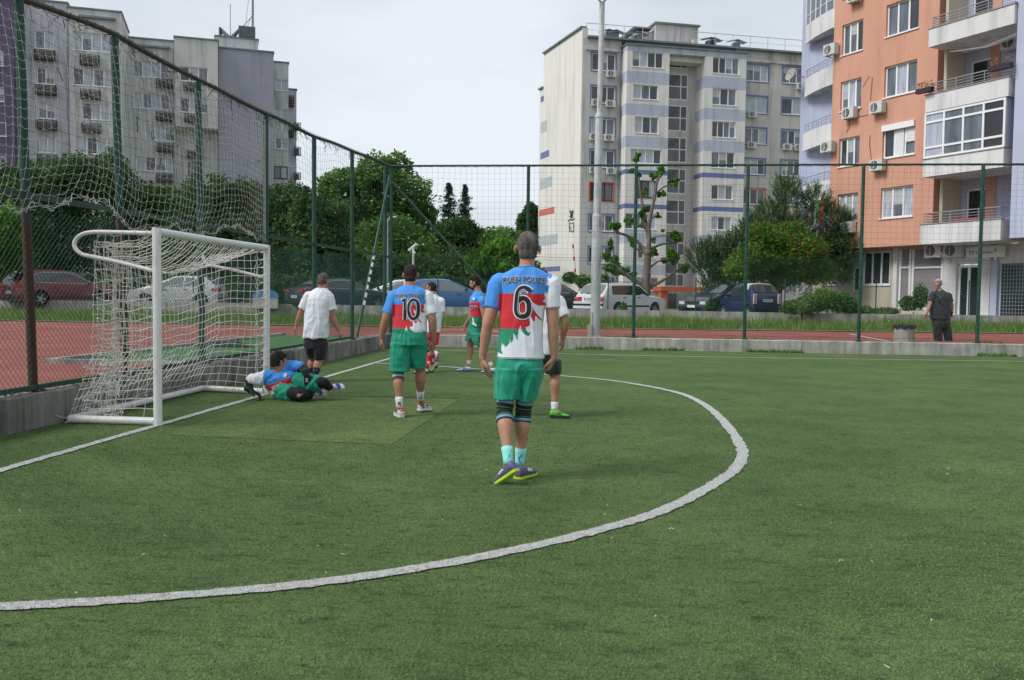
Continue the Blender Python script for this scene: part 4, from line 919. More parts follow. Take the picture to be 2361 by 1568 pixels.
mb.tube([Pm(1926, 310), Pm(1928, -160)], .10, 6); 
for y in range(0, 290, 22): mb.tube([Pm(1918, y), Pm(1938, y - 4)], .03, 4)
mb.tube([Pm(1928, 190), Pm(1880, 195)], .05, 5); mb.tube([Pm(1845, 250), Pm(1870, 272), Pm(1920, 275)], .04, 5)
mb.tube([Pm(1920, 105), Pm(1785, 245)], .035, 4); mb.tube([Pm(1922, 90), Pm(1860, 240)], .02, 4); mb.tube([Pm(1905, -120), Pm(1870, 190)], .02, 4)
mb.build('mast', mat('antenna_metal', (.22, .22, .23), .5, noise_amt=.2), mast)
mb = MB(); c = Pm(1882, 232); mb.box(c, (1.5, 1.2, 1.0), .4); c = Pm(1755, 258)
for s in (-1, 1): mb.tube([c + Vector((s * .9, 0, -.6)), c + Vector((s * .25, 0, 0)), c + Vector((s * .9, 0, .7))], [.12, .3, .12], 6); mb.box(c + Vector((s * .95, 0, 0)), (.12, .5, 1.7))
mb.tube([c, c + Vector((0, 0, 3))], .03, 4); mb.build('antenna_panel', mat('antenna_dark', (.10, .11, .12), .6), mast)
# ---------------------------------------------------------------- orange block on the right
def z3(x, y): return 1786.8 + x * .25733, y * .25733
def z4(x, y): return 1786.8 + x * .30883, 345.8 + y * .30883
angO = R(-26.5) - YAW
dO = Vector((-math.sin(angO), -math.cos(angO), 0))      # along the facade, towards the viewer (right in view)
O0 = AT(1914, 400, 46.9); O0.z = 0
plO = Plane(O0, O0 + dO * 20)
bO = thing('orange_apartment_block', 'orange rendered apartment block with white balconies and shops on the ground floor', 'building', (O0.x, O0.y, .6))
m_or = plaster('render_orange', (.60, .32, .23), .06, .30); m_vi = plaster('render_violet', (.44, .48, .62), .05, .25); m_wh = plaster('render_bright', (.66, .66, .66), .04, .55)
m_be = plaster('render_beige', (.52, .47, .37), .06, .4); m_ohs = plaster('render_tan', (.40, .28, .23), .05, .3); m_rail = mat('rail_metal', (.34, .35, .37), .4, metal=.4)
zb = plO.uv(*z4(800, 722))[1]; zt = plO.uv(*z3(900, -400))[1]; uE = plO.uv(*z3(1455, 700))[0]
def rO(cv, x0, x1, yt, yb, off=0.): # yt,yb read at x0
    a, c = plO.uv(*cv(x0, yb), off); d = plO.uv(*cv(x0, yt), off)[1]; b_ = plO.uv(*cv(x1, yb), off)[0]; return [a, b_, c, d]
w1 = [rO(z3, 600, 787, 230, 500), rO(z3, 582, 770, 740, 1003), rO(z3, 567, 750, 1250, 1500), rO(z4, 462, 606, 335, 543)]
w2 = [rO(z3, 1003, 1293, 50, 333), rO(z3, 975, 1265, 606, 882), rO(z3, 950, 1238, 1175, 1425), rO(z4, 775, 1012, 290, 515)]
st = w1[0][3] - w1[1][3]; w1.append([w1[0][0], w1[0][1], w1[0][2] + st, w1[0][3] + st]); w2.append([w2[0][0], w2[0][1], w2[0][2] + st, w2[0][3] + st])
# make the storeys of each column regular in width
for col in (w1, w2):
    a = sum(w[0] for w in col) / len(col); b_ = sum(w[1] for w in col) / len(col)
    for w in col: w[0], w[1] = a, b_
mb = MB(); wall_open(mb, plO, 0, uE, zb, zt, w1 + w2, 0, rev=.18)
mb.quad(plO.pt(uE, zb, 0), plO.pt(uE, zb, -1.3), plO.pt(uE, zt, -1.3), plO.pt(uE, zt, 0)); mb.quad(plO.pt(0, zb, 0), plO.pt(0, zb, -9), plO.pt(0, zt, -9), plO.pt(0, zt, 0)); mb.quad(plO.pt(0, zb, 0), plO.pt(uE + 12, zb, 0), plO.pt(uE + 12, zb, -9), plO.pt(0, zb, -9))
mb.build('wall', m_or, bO)
GLo = [m_glC, m_glC, m_glA]
for i, q in enumerate(w1 + w2): window(bO, plO, *q, 3, 0, seed=i + 201, rev=.18, fw=.075, gl=[m for m in ([2, 2, 0], [2, 1, 2], [0, 2, 2], [1, 2, 1], [2, 2, 2])[i % 5]])
# roller shutters on the third window of the second column
q = w2[2]; mb = MB()
for k in range(3):
    a = q[0] + (q[1] - q[0]) * k / 3 + .02; b_ = q[0] + (q[1] - q[0]) * (k + 1) / 3 - .02; mb.slab(plO, a - .02, b_ + .02, q[3] - .06, q[3] + .22, -.03, .10); h = (0, .98, .5)[k] * (q[3] - q[2])
    n = int(h / .06)
    for j in range(n): mb.slab(plO, a + .03, b_ - .03, q[3] - .07 - .06 * (j + 1) + .008, q[3] - .07 - .06 * j, -.09, -.07)
mb.build('roller_shutter', m_pvc, bO)
# recessed violet wall with balcony doors
uV1 = plO.uv(*z3(2120, 700))[0] + 4; lev = []
PAR = [(z3, 1375, 2135, 265, 425), (z3, 1345, 2085, 858, 1012), (z4, 1100, 1700, 75, 205), (z4, 1080, 1680, 560, 705)]
OFB = 1.05; Lv = []
for cv, x0, x1, yt, yb in PAR:
    a, c = plO.uv(*cv(x0, yb), OFB); d = plO.uv(*cv(x0, yt), OFB)[1]; b_ = plO.uv(*cv(x1, yb), OFB)[0]; Lv.append((a, b_, c, d))
ops = []
for a, b_, c, d in Lv: ops.append([uE + .75, uE + 1.75, d - .75, d + 1.65]); ops.append([uE + 3.0, uE + 6.4, d - .6, d + 1.6])
ops = [o for i, o in enumerate(ops)]
mb = MB(); wall_open(mb, plO, uE - .3, uV1 + 6, zb, zt, ops, -1.25, rev=.12, mi=0)
a_ = Lv[0][0]; mb.quad(plO.pt(uV1 - 3.2, zb, -1.25), plO.pt(uV1 - 3.2, zb, .9), plO.pt(uV1 - 3.2, zt, .9), plO.pt(uV1 - 3.2, zt, -1.25)); mb.quad(plO.pt(uV1 - 3.2, zb, .9), plO.pt(uV1 + 7, zb, .9), plO.pt(uV1 + 7, zt, .9), plO.pt(uV1 - 3.2, zt, .9))
mb.build('recessed_wall', m_vi, bO)
mb = MB(); mb.slab(plO, uE + .35, uE + .5, zb, zt, -1.25, .02); mb.slab(plO, uE + 1.75, uE + 2.2, zb, zt, -1.249, -1.2, 1); mb.build('pier', [m_be, m_or], bO)
for i, o in enumerate(ops): window(bO, plO, *o, 1 if i % 2 == 0 else 3, -1.25, seed=i + 240, rev=.12, fw=.07, sill=False, gl=[0] if i % 2 == 0 else [0, 2, 0])
for i, (a, b_, c, d) in enumerate(Lv):
    mb = MB(); th = .14
    mb.slab(plO, a, b_, c, d, OFB - th, OFB); mb.slab(plO, a, a + th, c + .1, d - .001, -1.2, OFB - th); mb.slab(plO, b_ - th, b_, c + .1, d - .001, -1.2, OFB - th); mb.slab(plO, a + .01, b_ - .01, c - .003, c + .1, -1.24, OFB - .01)
    f = mb.build('balcony', m_wh, bO)
    mb = MB(); mb.slab(plO, a - .05, b_ + .05, d + .002, d + .04, OFB - th - .03, OFB + .04); mb.build('coping', mat('coping', (.30, .29, .27), .8) if i == 0 else bpy.data.materials['coping'], f)
    if i != 2:
        mb = MB()
        for hh, r in ((.50, .026), (.37, .014), (.25, .014), (.13, .014)):
            mb.tube([plO.pt(a + .1, d + hh, -1.0), plO.pt(a + .1, d + hh, OFB - .1), plO.pt(b_ - .1, d + hh, OFB - .1), plO.pt(b_ - .1, d + hh, .5)], r, 6)
        u = a + .1
        while u < b_: mb.tube([plO.pt(u, d + .03, OFB - .1), plO.pt(u, d + .5, OFB - .1)], .02, 6); u += 1.35
        mb.build('railing', m_rail, f)
# glazed-in balcony between second and third parapet
a, b_, c, d = Lv[2]; top_ = Lv[1][2]; z0 = d + .04; z1_ = top_ - .02; b2_ = b_
fr = MB(); fw = .09
for k in range(5): u = a + (b2_ - a - fw) * k / 4; fr.slab(plO, u, u + fw, z0, z1_, OFB - .12, OFB - .02)
for h in (0, .22, .80, 1): z = z0 + (z1_ - z0 - fw) * h; fr.slab(plO, a, b2_, z, z + fw, OFB - .118, OFB - .024)
fr.slab(plO, b_ - .10, b_ - .001, z0, z1_, -1.2, OFB - .13, 1)
f = fr.build('balcony_glazing', [m_pvc, m_vi], bO)
g = MB()
for k in range(4):
    u0 = a + (b2_ - a) * k / 4; u1 = a + (b2_ - a) * (k + 1) / 4; g.quad(plO.pt(u0, z0, OFB - .07), plO.pt(u1, z0, OFB - .07), plO.pt(u1, z1_, OFB - .07), plO.pt(u0, z1_, OFB - .07), (1, 0, 0, 2)[k])
g.build('pane', [m_glC, m_glB, m_glA], f)
# air conditioners
for q in ((z3, 437, 545, 392, 508), (z3, 602, 712, 968, 1072), (z3, 835, 980, 900, 1028), (z3, 412, 515, 1268, 1372), (z3, 848, 968, 1435, 1538), (z3, 640, 760, -60, 38), (z4, 490, 580, 545, 620)):
    cv, x0, x1, yt, yb = q; a, c = plO.uv(*cv(x0, yb), .3); b_ = plO.uv(*cv(x1, yb), .3)[0]; ac_unit(bO, plO, (a + b_) / 2 , c, 0, .76, .54)
a, c = plO.uv(*z3(2040, 470), -.8); ac_unit(bO, plO, a + .3, c + .1, -1.2, .9, .65)
for pts in ([(850, 680), (825, 720), (790, 780)], [(875, 690), (868, 800), (858, 900)], [(855, 1210), (850, 1300), (868, 1430)], [(768, 880), (770, 960), (755, 1005)], [(670, 1080), (668, 1140), (640, 1190)], [(700, 1040), (760, 1045), (835, 1030)]):
    mb = MB(); mb.tube([plO.pt(*plO.uv(*z3(*p)), .03) for p in pts], .012, 4); mb.build('conduit', m_acd, bO)
# flower boxes, laundry lines, items on the balconies
m_leafp = mat('balcony_leaf', (.06, .14, .03), .7); m_fl = mat('flower_red', (.60, .03, .06), .6)
for (u, z, w) in ((Lv[1][0] + .05, Lv[1][3] + .22, .8), (Lv[1][1] - .3, Lv[1][3] + .45, 1.0)):
    mb = MB(); mb.slab(plO, u - w / 2, u + w / 2, z - .12, z + .08, OFB + .02, OFB + .25); pb = mb.build('flower_box', m_brown, bO)
    mb = MB(); r = random.Random(int(u * 10))
    for k in range(120):
        p = plO.pt(u + r.uniform(-w / 2, w / 2), z + .08 + r.uniform(0, .28), OFB + r.uniform(.0, .3)); s = .045; mb.add([p, p + Vector((r.uniform(-s, s), r.uniform(-s, s), s)), p + Vector((s, r.uniform(-s, s), r.uniform(-s, s)))], [(0, 1, 2)], 1 if (k % 5 == 0) else 0)
    mb.build('flowers', [m_leafp, m_fl], pb)['kind'] = 'stuff'
mb = MB(); u0, z0 = plO.uv(*z4(1450, 515), .2); mb.slab(plO, u0 - .5, u0 + .6, Lv[3][3] - .3, Lv[3][3] + .18, .1, .5); tag(mb.build('plastic_crate', mat('crate_red', (.55, .03, .05), .5)), 'red plastic crate standing on the lowest balcony of the orange block', 'crate')
for li, lz in ((1, Lv[0][2] - .12),):
    mb = MB()
    for k in range(5): mb.tube([plO.pt(uE + 1.2, lz - .25 + .02 * k, OFB - .25 - .12 * k), plO.pt(uE + 2.8, lz - .42 + .02 * k, OFB - .25 - .12 * k), plO.pt(uE + 4.6, lz - .2, OFB - .25 - .12 * k)], .008, 4)
    mb.build('laundry_line', m_pvc, bO)
# rounded corner balconies on the far left end
CB = [(z3, 505, 90, 245, 390, 250, 270), (z3, 495, 607, 740, 862, 258, 728), (z3, 478, 1100, 1240, 1320, 245, 1195), (z4, 386, 213, 300, 330, 200, 240)]
c0 = plO.pt(0, 0, 0); chd = Vector((math.sin(R(-7.5) - YAW), math.cos(R(-7.5) - YAW), 0)); end = c0 + chd * 3.3; lft = Vector((-chd.y, chd.x, 0)).normalized()
if lft.dot(RGT) > 0: lft = -lft
curve = [c0.lerp(end, t) + lft * (.14 * math.sin(math.pi * t) ** .8) for t in np.linspace(0, 1, 16)]
vw = [c0 - plO.n * 1.0, end + lft * -.9]
mb = MB(); mb.add([(p.x, p.y, z) for z in (zb - 1.5, zt) for p in (c0, c0 - plO.n * .9, end - lft * .35 , end + chd * .4)], [(0, 1, 5, 4), (1, 2, 6, 5), (2, 3, 7, 6)]); mb.build('corner_wall', m_vi, bO)
zts = [Lv[0][3] - .02, Lv[1][3] - .02]; step = Lv[0][3] - Lv[1][3]
for i in range(-1, 4):
    ztp = Lv[0][3] - step * i - .05 + (.05 if i < 1 else 0); zpb = ztp - .95; mb = MB()
    ctr = c0.lerp(end, .5) - lft * .2
    inner = [p + (ctr - p).normalized() * .14 for p in curve]
    n = len(curve); V = [(p.x, p.y, z) for z in (zpb, ztp) for p in curve] + [(p.x, p.y, z) for z in (zpb, ztp) for p in inner]
    F = [(k, k + 1, n + k + 1, n + k) for k in range(n - 1)] + [(2 * n + k, 3 * n + k, 3 * n + k + 1, 2 * n + k + 1) for k in range(n - 1)] + [(n + k, n + k + 1, 3 * n + k + 1, 3 * n + k) for k in range(n - 1)]
    mb.add(V, F); mb.add([(p.x, p.y, zpb) for p in curve] + [(c0.x - plO.n.x, c0.y - plO.n.y, zpb)], [tuple(range(n + 1))]); f = mb.build('corner_balcony', m_wh, bO)
    if i >= 0:
        mb = MB(); mb.tube([(p.x, p.y, ztp + .45) for p in inner], .022, 6)
        for h in (.15, .3): mb.tube([(p.x, p.y, ztp + h) for p in inner], .012, 5)
        for k in range(0, n, 2): mb.tube([(inner[k].x, inner[k].y, ztp), (inner[k].x, inner[k].y, ztp + .45)], .013, 5)
        mb.build('railing', m_rail, f)
    else:
        g = MB(); m2 = [p + (ctr - p).normalized() * .07 for p in curve]
        for k in range(n - 1): g.add([(m2[k].x, m2[k].y, ztp), (m2[k + 1].x, m2[k + 1].y, ztp), (m2[k + 1].x, m2[k + 1].y, ztp + 1.7), (m2[k].x, m2[k].y, ztp + 1.7)], [(0, 1, 2, 3)])
        g.build('glazing', m_glC, f); g = MB()
        for k in range(0, n, 3): g.box((m2[k].x, m2[k].y, ztp + .85), (.08, .08, 1.7))
        for h in (0, .5, 1.7): g.tube([(p.x, p.y, ztp + h) for p in m2], .035, 5)
        g.build('glazing_frame', m_pvc, f)
laundry = MB(); p = c0.lerp(end, .30) + lft * .3; zz = Lv[0][3] - step * 2 - .95 - .05
for k, (w, h, mi) in enumerate(((.45, 1.5, 0), (.4, 1.0, 1), (.35, 1.3, 2), (.3, .8, 3))):
    q = p + chd * (.5 * k - .9); laundry.add([q + Vector((0, 0, zz - .1)), q + chd * w + Vector((0, 0, zz - .1)), q + chd * w + Vector((.03, 0, zz - h)), q + Vector((.02, 0, zz - h))], [(0, 1, 2, 3)], mi)
tag(laundry.build('laundry', [m_fl, mat('cloth_green', (.02, .30, .08), .8), mat('cloth_black', (.02, .02, .025), .8), m_vi]), 'green, red and black washing hung under a rounded corner balcony', 'laundry')
# shops on the ground floor
gz = .62; OG = -1.0; mb = MB()
sw = [rO(z4, 655, 855, 765, 1008, OG), rO(z4, 580, 640, 875, 1055, OG), rO(z4, 385, 495, 862, 1008, OG), rO(z4, 920, 1005, 745, 1185, OG), rO(z4, 1015, 1245, 745, 1190, OG)]
def rowu(x0, x1, off): return plO.uv(*z4(x0, 900), off)[0], plO.uv(*z4(x1, 900), off)[0]
uA, uB = -2.0, rowu(0, 1262, OG)[1]
wall_open(mb, plO, uA, uB, -.2, zb, sw, OG, rev=.1); mb.build('shop_wall', m_be, bO)
for i, q in enumerate(sw[:3]): window(bO, plO, *q, (3, 1, 1)[i], OG, seed=i + 300, rev=.1, gl=[0] if i < 2 else [1], sill=i != 1)
m_shut = mat('roller_grey', (.24, .21, .22), .6, noise_amt=.1, stretch=(.3, .3, 25), nscale=2)
for q in sw[3:]:
    g = MB(); g.slab(plO, q[0], q[1], q[2], q[3], OG - .09, OG - .05); sf = g.build('shop_front', m_shut, bO); g = MB()
    for u in (q[0], q[1] - .1): g.slab(plO, u, u + .1, q[2], q[3], OG - .049, OG + .02)
    g.slab(plO, q[0] + .1, q[1] - .1, q[2] + (q[3] - q[2]) * .68, q[2] + (q[3] - q[2]) * .68 + .09, OG - .048, OG + .01); g.slab(plO, q[0] + .1, q[1] - .1, q[2], q[2] + .09, OG - .048, OG + .01); g.build('shop_front_frame', m_pvc, sf)
g = MB(); u0, u1 = rowu(885, 915, OG + .1); g.slab(plO, u0, u1, -.2, zb - .01, OG + .002, OG + .15); g.build('shop_pillar', m_wh, bO); g = MB(); g.slab(plO, uB, rowu(0, 1365, OG)[1], -.2, zb - .01, OG - .2, OG + .1); u2, u3 = rowu(1525, 1605, OG + .1); g.slab(plO, u2, u3, -.2, zb - .01, OG - .2, OG + .1)
g.build('shop_pillar', m_wh, bO); g = MB(); g.slab(plO, rowu(0, 1365, OG)[1], u2, plO.uv(*z4(1440, 850), OG)[1], zb - .02, OG - .15, OG + .05); g.slab(plO, u3 + .1, uV1 + 6, plO.uv(*z4(1700, 845), OG)[1] , zb - .02, OG - .3, OG - .1); g.build('shop_pillar', m_wh, bO)
d0, d1 = rowu(1365, 1525, OG); dz = plO.uv(*z4(1440, 860), OG)[1]; window(bO, plO, d0, d1, gz, dz, 2, OG, rev=.12, fw=.11, sill=False, gl=[0, 0])
g = MB(); u4, u5 = rowu(1605, 1660, OG + .05); g.slab(plO, u4, u5, -.2, dz + .2, OG - .2, OG + .05); g.build('violet_pillar', m_vi, bO)
q = [rowu(1662, 0, OG)[0], uV1 + 5, gz, dz + .1]; window(bO, plO, *q, 4, OG - .1, rev=.12, fw=.08, sill=False, gl=[0, 0, 2, 0])
g = MB()
k = q[0] + .1
while k < q[1]: g.slab(plO, k, k + .02, q[2] + .1, q[3] - .05, OG - .14, OG - .12); k += .14
z = q[2] + .15
while z < q[3] - .1: g.slab(plO, q[0] + .1, q[1], z, z + .02, OG - .12, OG - .10); z += .16
g.build('window_grille', m_rail, bO)
for x0, x1 in ((1118, 1245), (1258, 1400)):
    a, c = plO.uv(*z4(x0, 805), OG + .3); b_ = plO.uv(*z4(x1, 805), OG + .3)[0]; ac_unit(bO, plO, (a + b_) / 2, c, OG, (b_ - a) * .95, .62)
g = MB(); s0, s1 = rowu(1430, 1715, OG + .1); sz0, sz1 = plO.uv(*z4(1560, 805), OG + .1)[1], plO.uv(*z4(1560, 722), OG + .1)[1]; g.slab(plO, s0, s1, sz0, sz1, OG + .06, OG + .16); f = g.build('shop_sign', m_pvc, bO)
g = MB(); 
for (x0, x1, y0, y1) in ((1450, 1458, 745, 785), (1450, 1480, 760, 766), (1475, 1483, 748, 785), (1500, 1630, 764, 772), (1640, 1652, 735, 755)):
    a, b_, c, d = rectuv(plO, (x0, y0, x1, y1), z4, OG + .165); g.slab(plO, a, b_, c, d, OG + .161, OG + .168)
g.build('sign_lettering', mat('sign_grey', (.28, .30, .32), .7), f)
g = MB(); g.tube([plO.pt(*plO.uv(*z4(1178, 705), .9), .9), plO.pt(*plO.uv(*z4(1300, 840), .2), .2)], .045, 6); g.tube([plO.pt(*plO.uv(*z4(1420, 735), 0), .0), plO.pt(*plO.uv(*z4(1520, 722), .2), .2), plO.pt(*plO.uv(*z4(1859, 690), .4), .4)], .03, 5); g.build('awning_strut', m_be, bO)
# satellite dish near the corner
g = MB(); dc = plO.pt(*plO.uv(*z3(205, 610), .4), .4)
dish = thing('satellite_dish', 'grey satellite dish seen edge-on beside the rounded balconies', 'satellite dish', tuple(end + lft * .1 + Vector((0, 0, dc.z))))
ax = (Vector((-.75, -.45, .35))).normalized(); base = end + lft * .75 + Vector((0, 0, dc.z)); Mx = ax.to_track_quat('Z', 'Y').to_matrix()
prof = [(.0, 0), (.17, .015), (.28, .05), (.37, .09)]; P = []; n = 20
for r, h in prof:
    for j in range(n): w = math.tau * j / n; P.append(base + Mx @ Vector((r * math.cos(w), r * math.sin(w), h)))
g.add(P, [(i * n + j, i * n + (j + 1) % n, (i + 1) * n + (j + 1) % n, (i + 1) * n + j) for i in range(3) for j in range(n)]); g.build('reflector', m_conc, dish)
g = MB(); g.tube([base, base + Mx @ Vector((0, .0, .5))], .015, 5); g.tube([base, end + Vector((0, 0, dc.z - .1))], .03, 6); g.build('arm', m_rail, dish)
# ================================================================== VEGETATION
m_bark = mat('bark', (.075, .062, .048), .9, noise_amt=.35, nscale=5, bump=.6, bscale=14)
m_barkg = mat('bark_grey', (.15, .125, .10), .9, noise_amt=.35, nscale=4, bump=.7, bscale=14, stretch=(1, 1, .4))
def leafy(m, k=.38):
    nt, b = node_wrap(m); t = NN(nt, 'ShaderNodeBsdfTranslucent'); x = NN(nt, 'ShaderNodeMixShader'); x.inputs[0].default_value = k; o = nt.nodes['Material Output']
    src = b.inputs['Base Color'].links[0].from_socket if b.inputs['Base Color'].is_linked else None
    if src: nt.links.new(src, t.inputs['Color'])
    else: t.inputs['Color'].default_value = b.inputs['Base Color'].default_value
    nt.links.new(b.outputs[0], x.inputs[1]); nt.links.new(t.outputs[0], x.inputs[2]); nt.links.new(x.outputs[0], o.inputs['Surface']); return m
for q in m_g: leafy(q)
def leafset(nm, cs): return [leafy(m) for m in (mat(f'leaf_{nm}{i}', c, .7, spec=.12, noise_amt=.18, nscale=.6) for i, c in enumerate(cs))]
L_dark = leafset('dark', [(0.035, 0.078, 0.026), (0.072, 0.139, 0.043), (0.138, 0.225, 0.072)])
L_mid = leafset('mid', [(0.061, 0.133, 0.032), (0.119, 0.232, 0.055), (0.203, 0.348, 0.090)])
L_br = leafset('bright', [(.055, .15, .018), (.10, .24, .028), (.16, .34, .045)])
L_con = leafset('conifer', [(0.017, 0.049, 0.029), (0.029, 0.075, 0.041), (0.049, 0.109, 0.052)])
L_pine = leafset('pine', [(0.043, 0.084, 0.029), (0.087, 0.148, 0.049), (0.145, 0.217, 0.075)])
L_map = leafset('maple', [(0.043, 0.116, 0.017), (0.094, 0.217, 0.029), (0.290, 0.138, 0.029), (0.160, 0.304, 0.043)])
L_bush = leafset('bush', [(.06, .13, .03), (.13, .22, .06), (.25, .33, .12)])
def leaf_cloud(clumps, n, size, seed, wts=(.35, .4, .25), asp=.6, shell=.6, droop=0., gaps=.0, up=.0):
    """leaf-sized quads through the volume of lumpy ellipsoids -> V, F, mi"""
    rs = np.random.RandomState(seed); vol = np.array([c[3] * c[4] * c[5] for c in clumps]) ** .72; cnt = (vol / vol.sum() * n).astype(int) + 1
    PP = []; 
    for c, k in zip(clumps, cnt):
        d = rs.normal(size=(k, 3)); d /= np.linalg.norm(d, axis=1, keepdims=True)
        r = np.where(rs.uniform(size=k) < shell, rs.uniform(.78, 1.10, k), rs.uniform(0, 1, k) ** .45)
        lump = np.array([1 + .28 * noise.noise(Vector((q[0] * 2.3 + c[0], q[1] * 2.3 + c[1], q[2] * 2.3 + c[2]))) + .16 * noise.noise(Vector((q[0] * 6 + c[0], q[1] * 6, q[2] * 6 + c[2]))) for q in d])
        PP.append(np.array(c[:3]) + d * r[:, None] * lump[:, None] * np.array(c[3:6]))
    P = np.concatenate(PP); k = len(P)
    nz_ = np.array([noise.noise(Vector((p[0] * .9, p[1] * .9, p[2] * .9 + seed))) for p in P])
    keep = nz_ > (-.5 + gaps); P = P[keep]; nz_ = nz_[keep]; k = len(P)
    a = rs.normal(size=(k, 3)); a[:, 2] = a[:, 2] * .7 - droop; a /= np.linalg.norm(a, axis=1, keepdims=True)
    b_ = rs.normal(size=(k, 3)); b_ -= (b_ * a).sum(1, keepdims=True) * a; b_ /= np.linalg.norm(b_, axis=1, keepdims=True)
    s = size * rs.uniform(.6, 1.35, (k, 1)); a = a * s; b_ = b_ * s * asp
    V = np.stack([P - a, P + b_ * .8, P + a, P - b_ * .8], 1).reshape(-1, 3); F = np.arange(4 * k).reshape(-1, 4)
    zr = (P[:, 2] - P[:, 2].min()) / (np.ptp(P[:, 2]) + 1e-6)
    q = rs.uniform(size=k) * .9 + nz_ * .55; w = np.cumsum(wts) / sum(wts); mi = np.searchsorted(w[:-1], np.clip(q, 0, .999))
    return V, F, mi
def tree(name, label, base, clumps, n, size, mats, seed, trunk=.25, group=None, cat='tree', th=None, wts=(.35, .4, .25), gaps=0., asp=.6, droop=0., shell=.6, limbs=True):
    b = Vector(base); t = thing(name, label, cat, tuple(b), group)
    r = random.Random(seed); cz = np.mean([c[2] for c in clumps]); mb = MB(); cx = np.mean([c[0] for c in clumps]); cy = np.mean([c[1] for c in clumps])
    fork = Vector((b.x * .6 + cx * .4, b.y * .6 + cy * .4, b.z + (cz - b.z) * .45)); mid = b.lerp(fork, .5) + Vector((r.uniform(-.15, .15), r.uniform(-.15, .15), 0))
    mb.tube([b - Vector((0, 0, .3)), b + Vector((0, 0, .3)), mid, fork], [trunk * 1.35, trunk * 1.05, trunk * .9, trunk * .75], 9)
    if limbs:
        for c in clumps[:9]:
            e = Vector(c[:3]); m_ = fork.lerp(e, .5) + Vector((r.uniform(-.3, .3), r.uniform(-.3, .3), -.2)); mb.tube([fork, m_, e + Vector((0, 0, c[5] * .5))], [trunk * .55, trunk * .34, trunk * .08], 6)
            for k in range(3):
                e2 = e + Vector((r.uniform(-1, 1) * c[3], r.uniform(-1, 1) * c[4], r.uniform(-.2, .9) * c[5])) * .85; mb.tube([m_.lerp(e, .4), e2], [trunk * .2, trunk * .04], 4)
    mb.build('trunk', m_bark, t)
    V, F, mi = leaf_cloud(clumps, n, size, seed, wts, asp, shell, droop, gaps); np_mesh('crown', V, F, mats, t, mi); return t
def clumps_px(dep, blobs, thick=.9):
    """blobs: (px, py, rx, ry) in survey units at depth dep -> ellipsoids"""
    out_ = []; s = dep / FPX; r = random.Random(int(dep * 10) + len(blobs))
    for (x, y, rx, ry) in blobs:
        P = AT(x, y, dep + r.uniform(-1, 1) * rx * s * .5); out_.append((P.x, P.y, P.z, rx * s, rx * s * thick, ry * s))
    return out_
def base_px(px, dep, z=.5): P = AT(px, 690, dep); return (P.x, P.y, z)
G1 = 'dense trees and tall shrubs behind the parked cars on the left'
rowL = [ # px base, depth, blobs
 (20, 47, [(5, 470, 62, 95), (55, 440, 45, 60), (40, 560, 70, 110)], 'dark leafy tree at the left edge of the picture behind the first fence posts'),
 (130, 49, [(110, 440, 58, 70), (165, 405, 42, 52), (130, 530, 75, 120), (90, 590, 60, 70)], 'dark tree with pointed top behind the red car, left of the goal'),
 (230, 50, [(200, 420, 50, 62), (255, 405, 45, 55), (290, 450, 40, 60), (235, 540, 85, 120)], 'tall dark tree right behind the left end of the goal, before the grey block'),
 (355, 51, [(330, 470, 45, 50), (385, 475, 40, 45), (350, 560, 75, 95)], 'dark round shrub tree behind the near goal post'),
 (455, 50, [(445, 470, 38, 55), (485, 455, 35, 45), (450, 560, 75, 95)], 'dark tree above the middle of the crossbar'),
 (545, 50, [(515, 458, 38, 55), (560, 450, 36, 40), (590, 470, 34, 50), (545, 560, 70, 100)], 'dark tree with a light tip above the far goal post'),
 (655, 49, [(635, 480, 42, 50), (680, 470, 42, 48), (655, 560, 75, 95)], 'dark tree just right of the far goal post under the end of the grey block'),
 (740, 47, [(715, 500, 45, 55), (765, 520, 45, 60), (740, 580, 65, 75)], 'dark dense shrub tree behind the dark blue car'),
]
for i, (px, dep, bl, lb) in enumerate(rowL): tree('leafy_tree', lb, base_px(px, dep), clumps_px(dep, bl), 15000, .105, L_dark, 100 + i, .16, G1, gaps=.12)
tree('leafy_tree', 'bright green young tree at the left picture edge, low behind the rusty fence post', base_px(-15, 40), clumps_px(40, [(-10, 560, 62, 75), (20, 520, 42, 50)]), 6500, .10, L_br, 120, .12, G1)
tree('maple_tree', 'large broad green tree, the tallest one, behind the corner of the pitch fence', base_px(860, 62), clumps_px(62, [(800, 430, 62, 42), (770, 470, 42, 40), (870, 400, 52, 42), (915, 385, 34, 32), (850, 470, 85, 55), (935, 450, 62, 45), (965, 500, 40, 42), (900, 540, 85, 60), (820, 545, 75, 60), (985, 490, 24, 20), (755, 440, 24, 20)]), 42000, .135, L_mid, 130, .4, gaps=.22)
tree('maple_tree', 'light green tree filling the gap below the tall maple behind the two street lamps', base_px(900, 55), clumps_px(55, [(850, 560, 55, 45), (905, 545, 50, 50), (955, 575, 50, 45), (880, 610, 80, 45)]), 15000, .11, L_mid, 131, .2, gaps=.15)
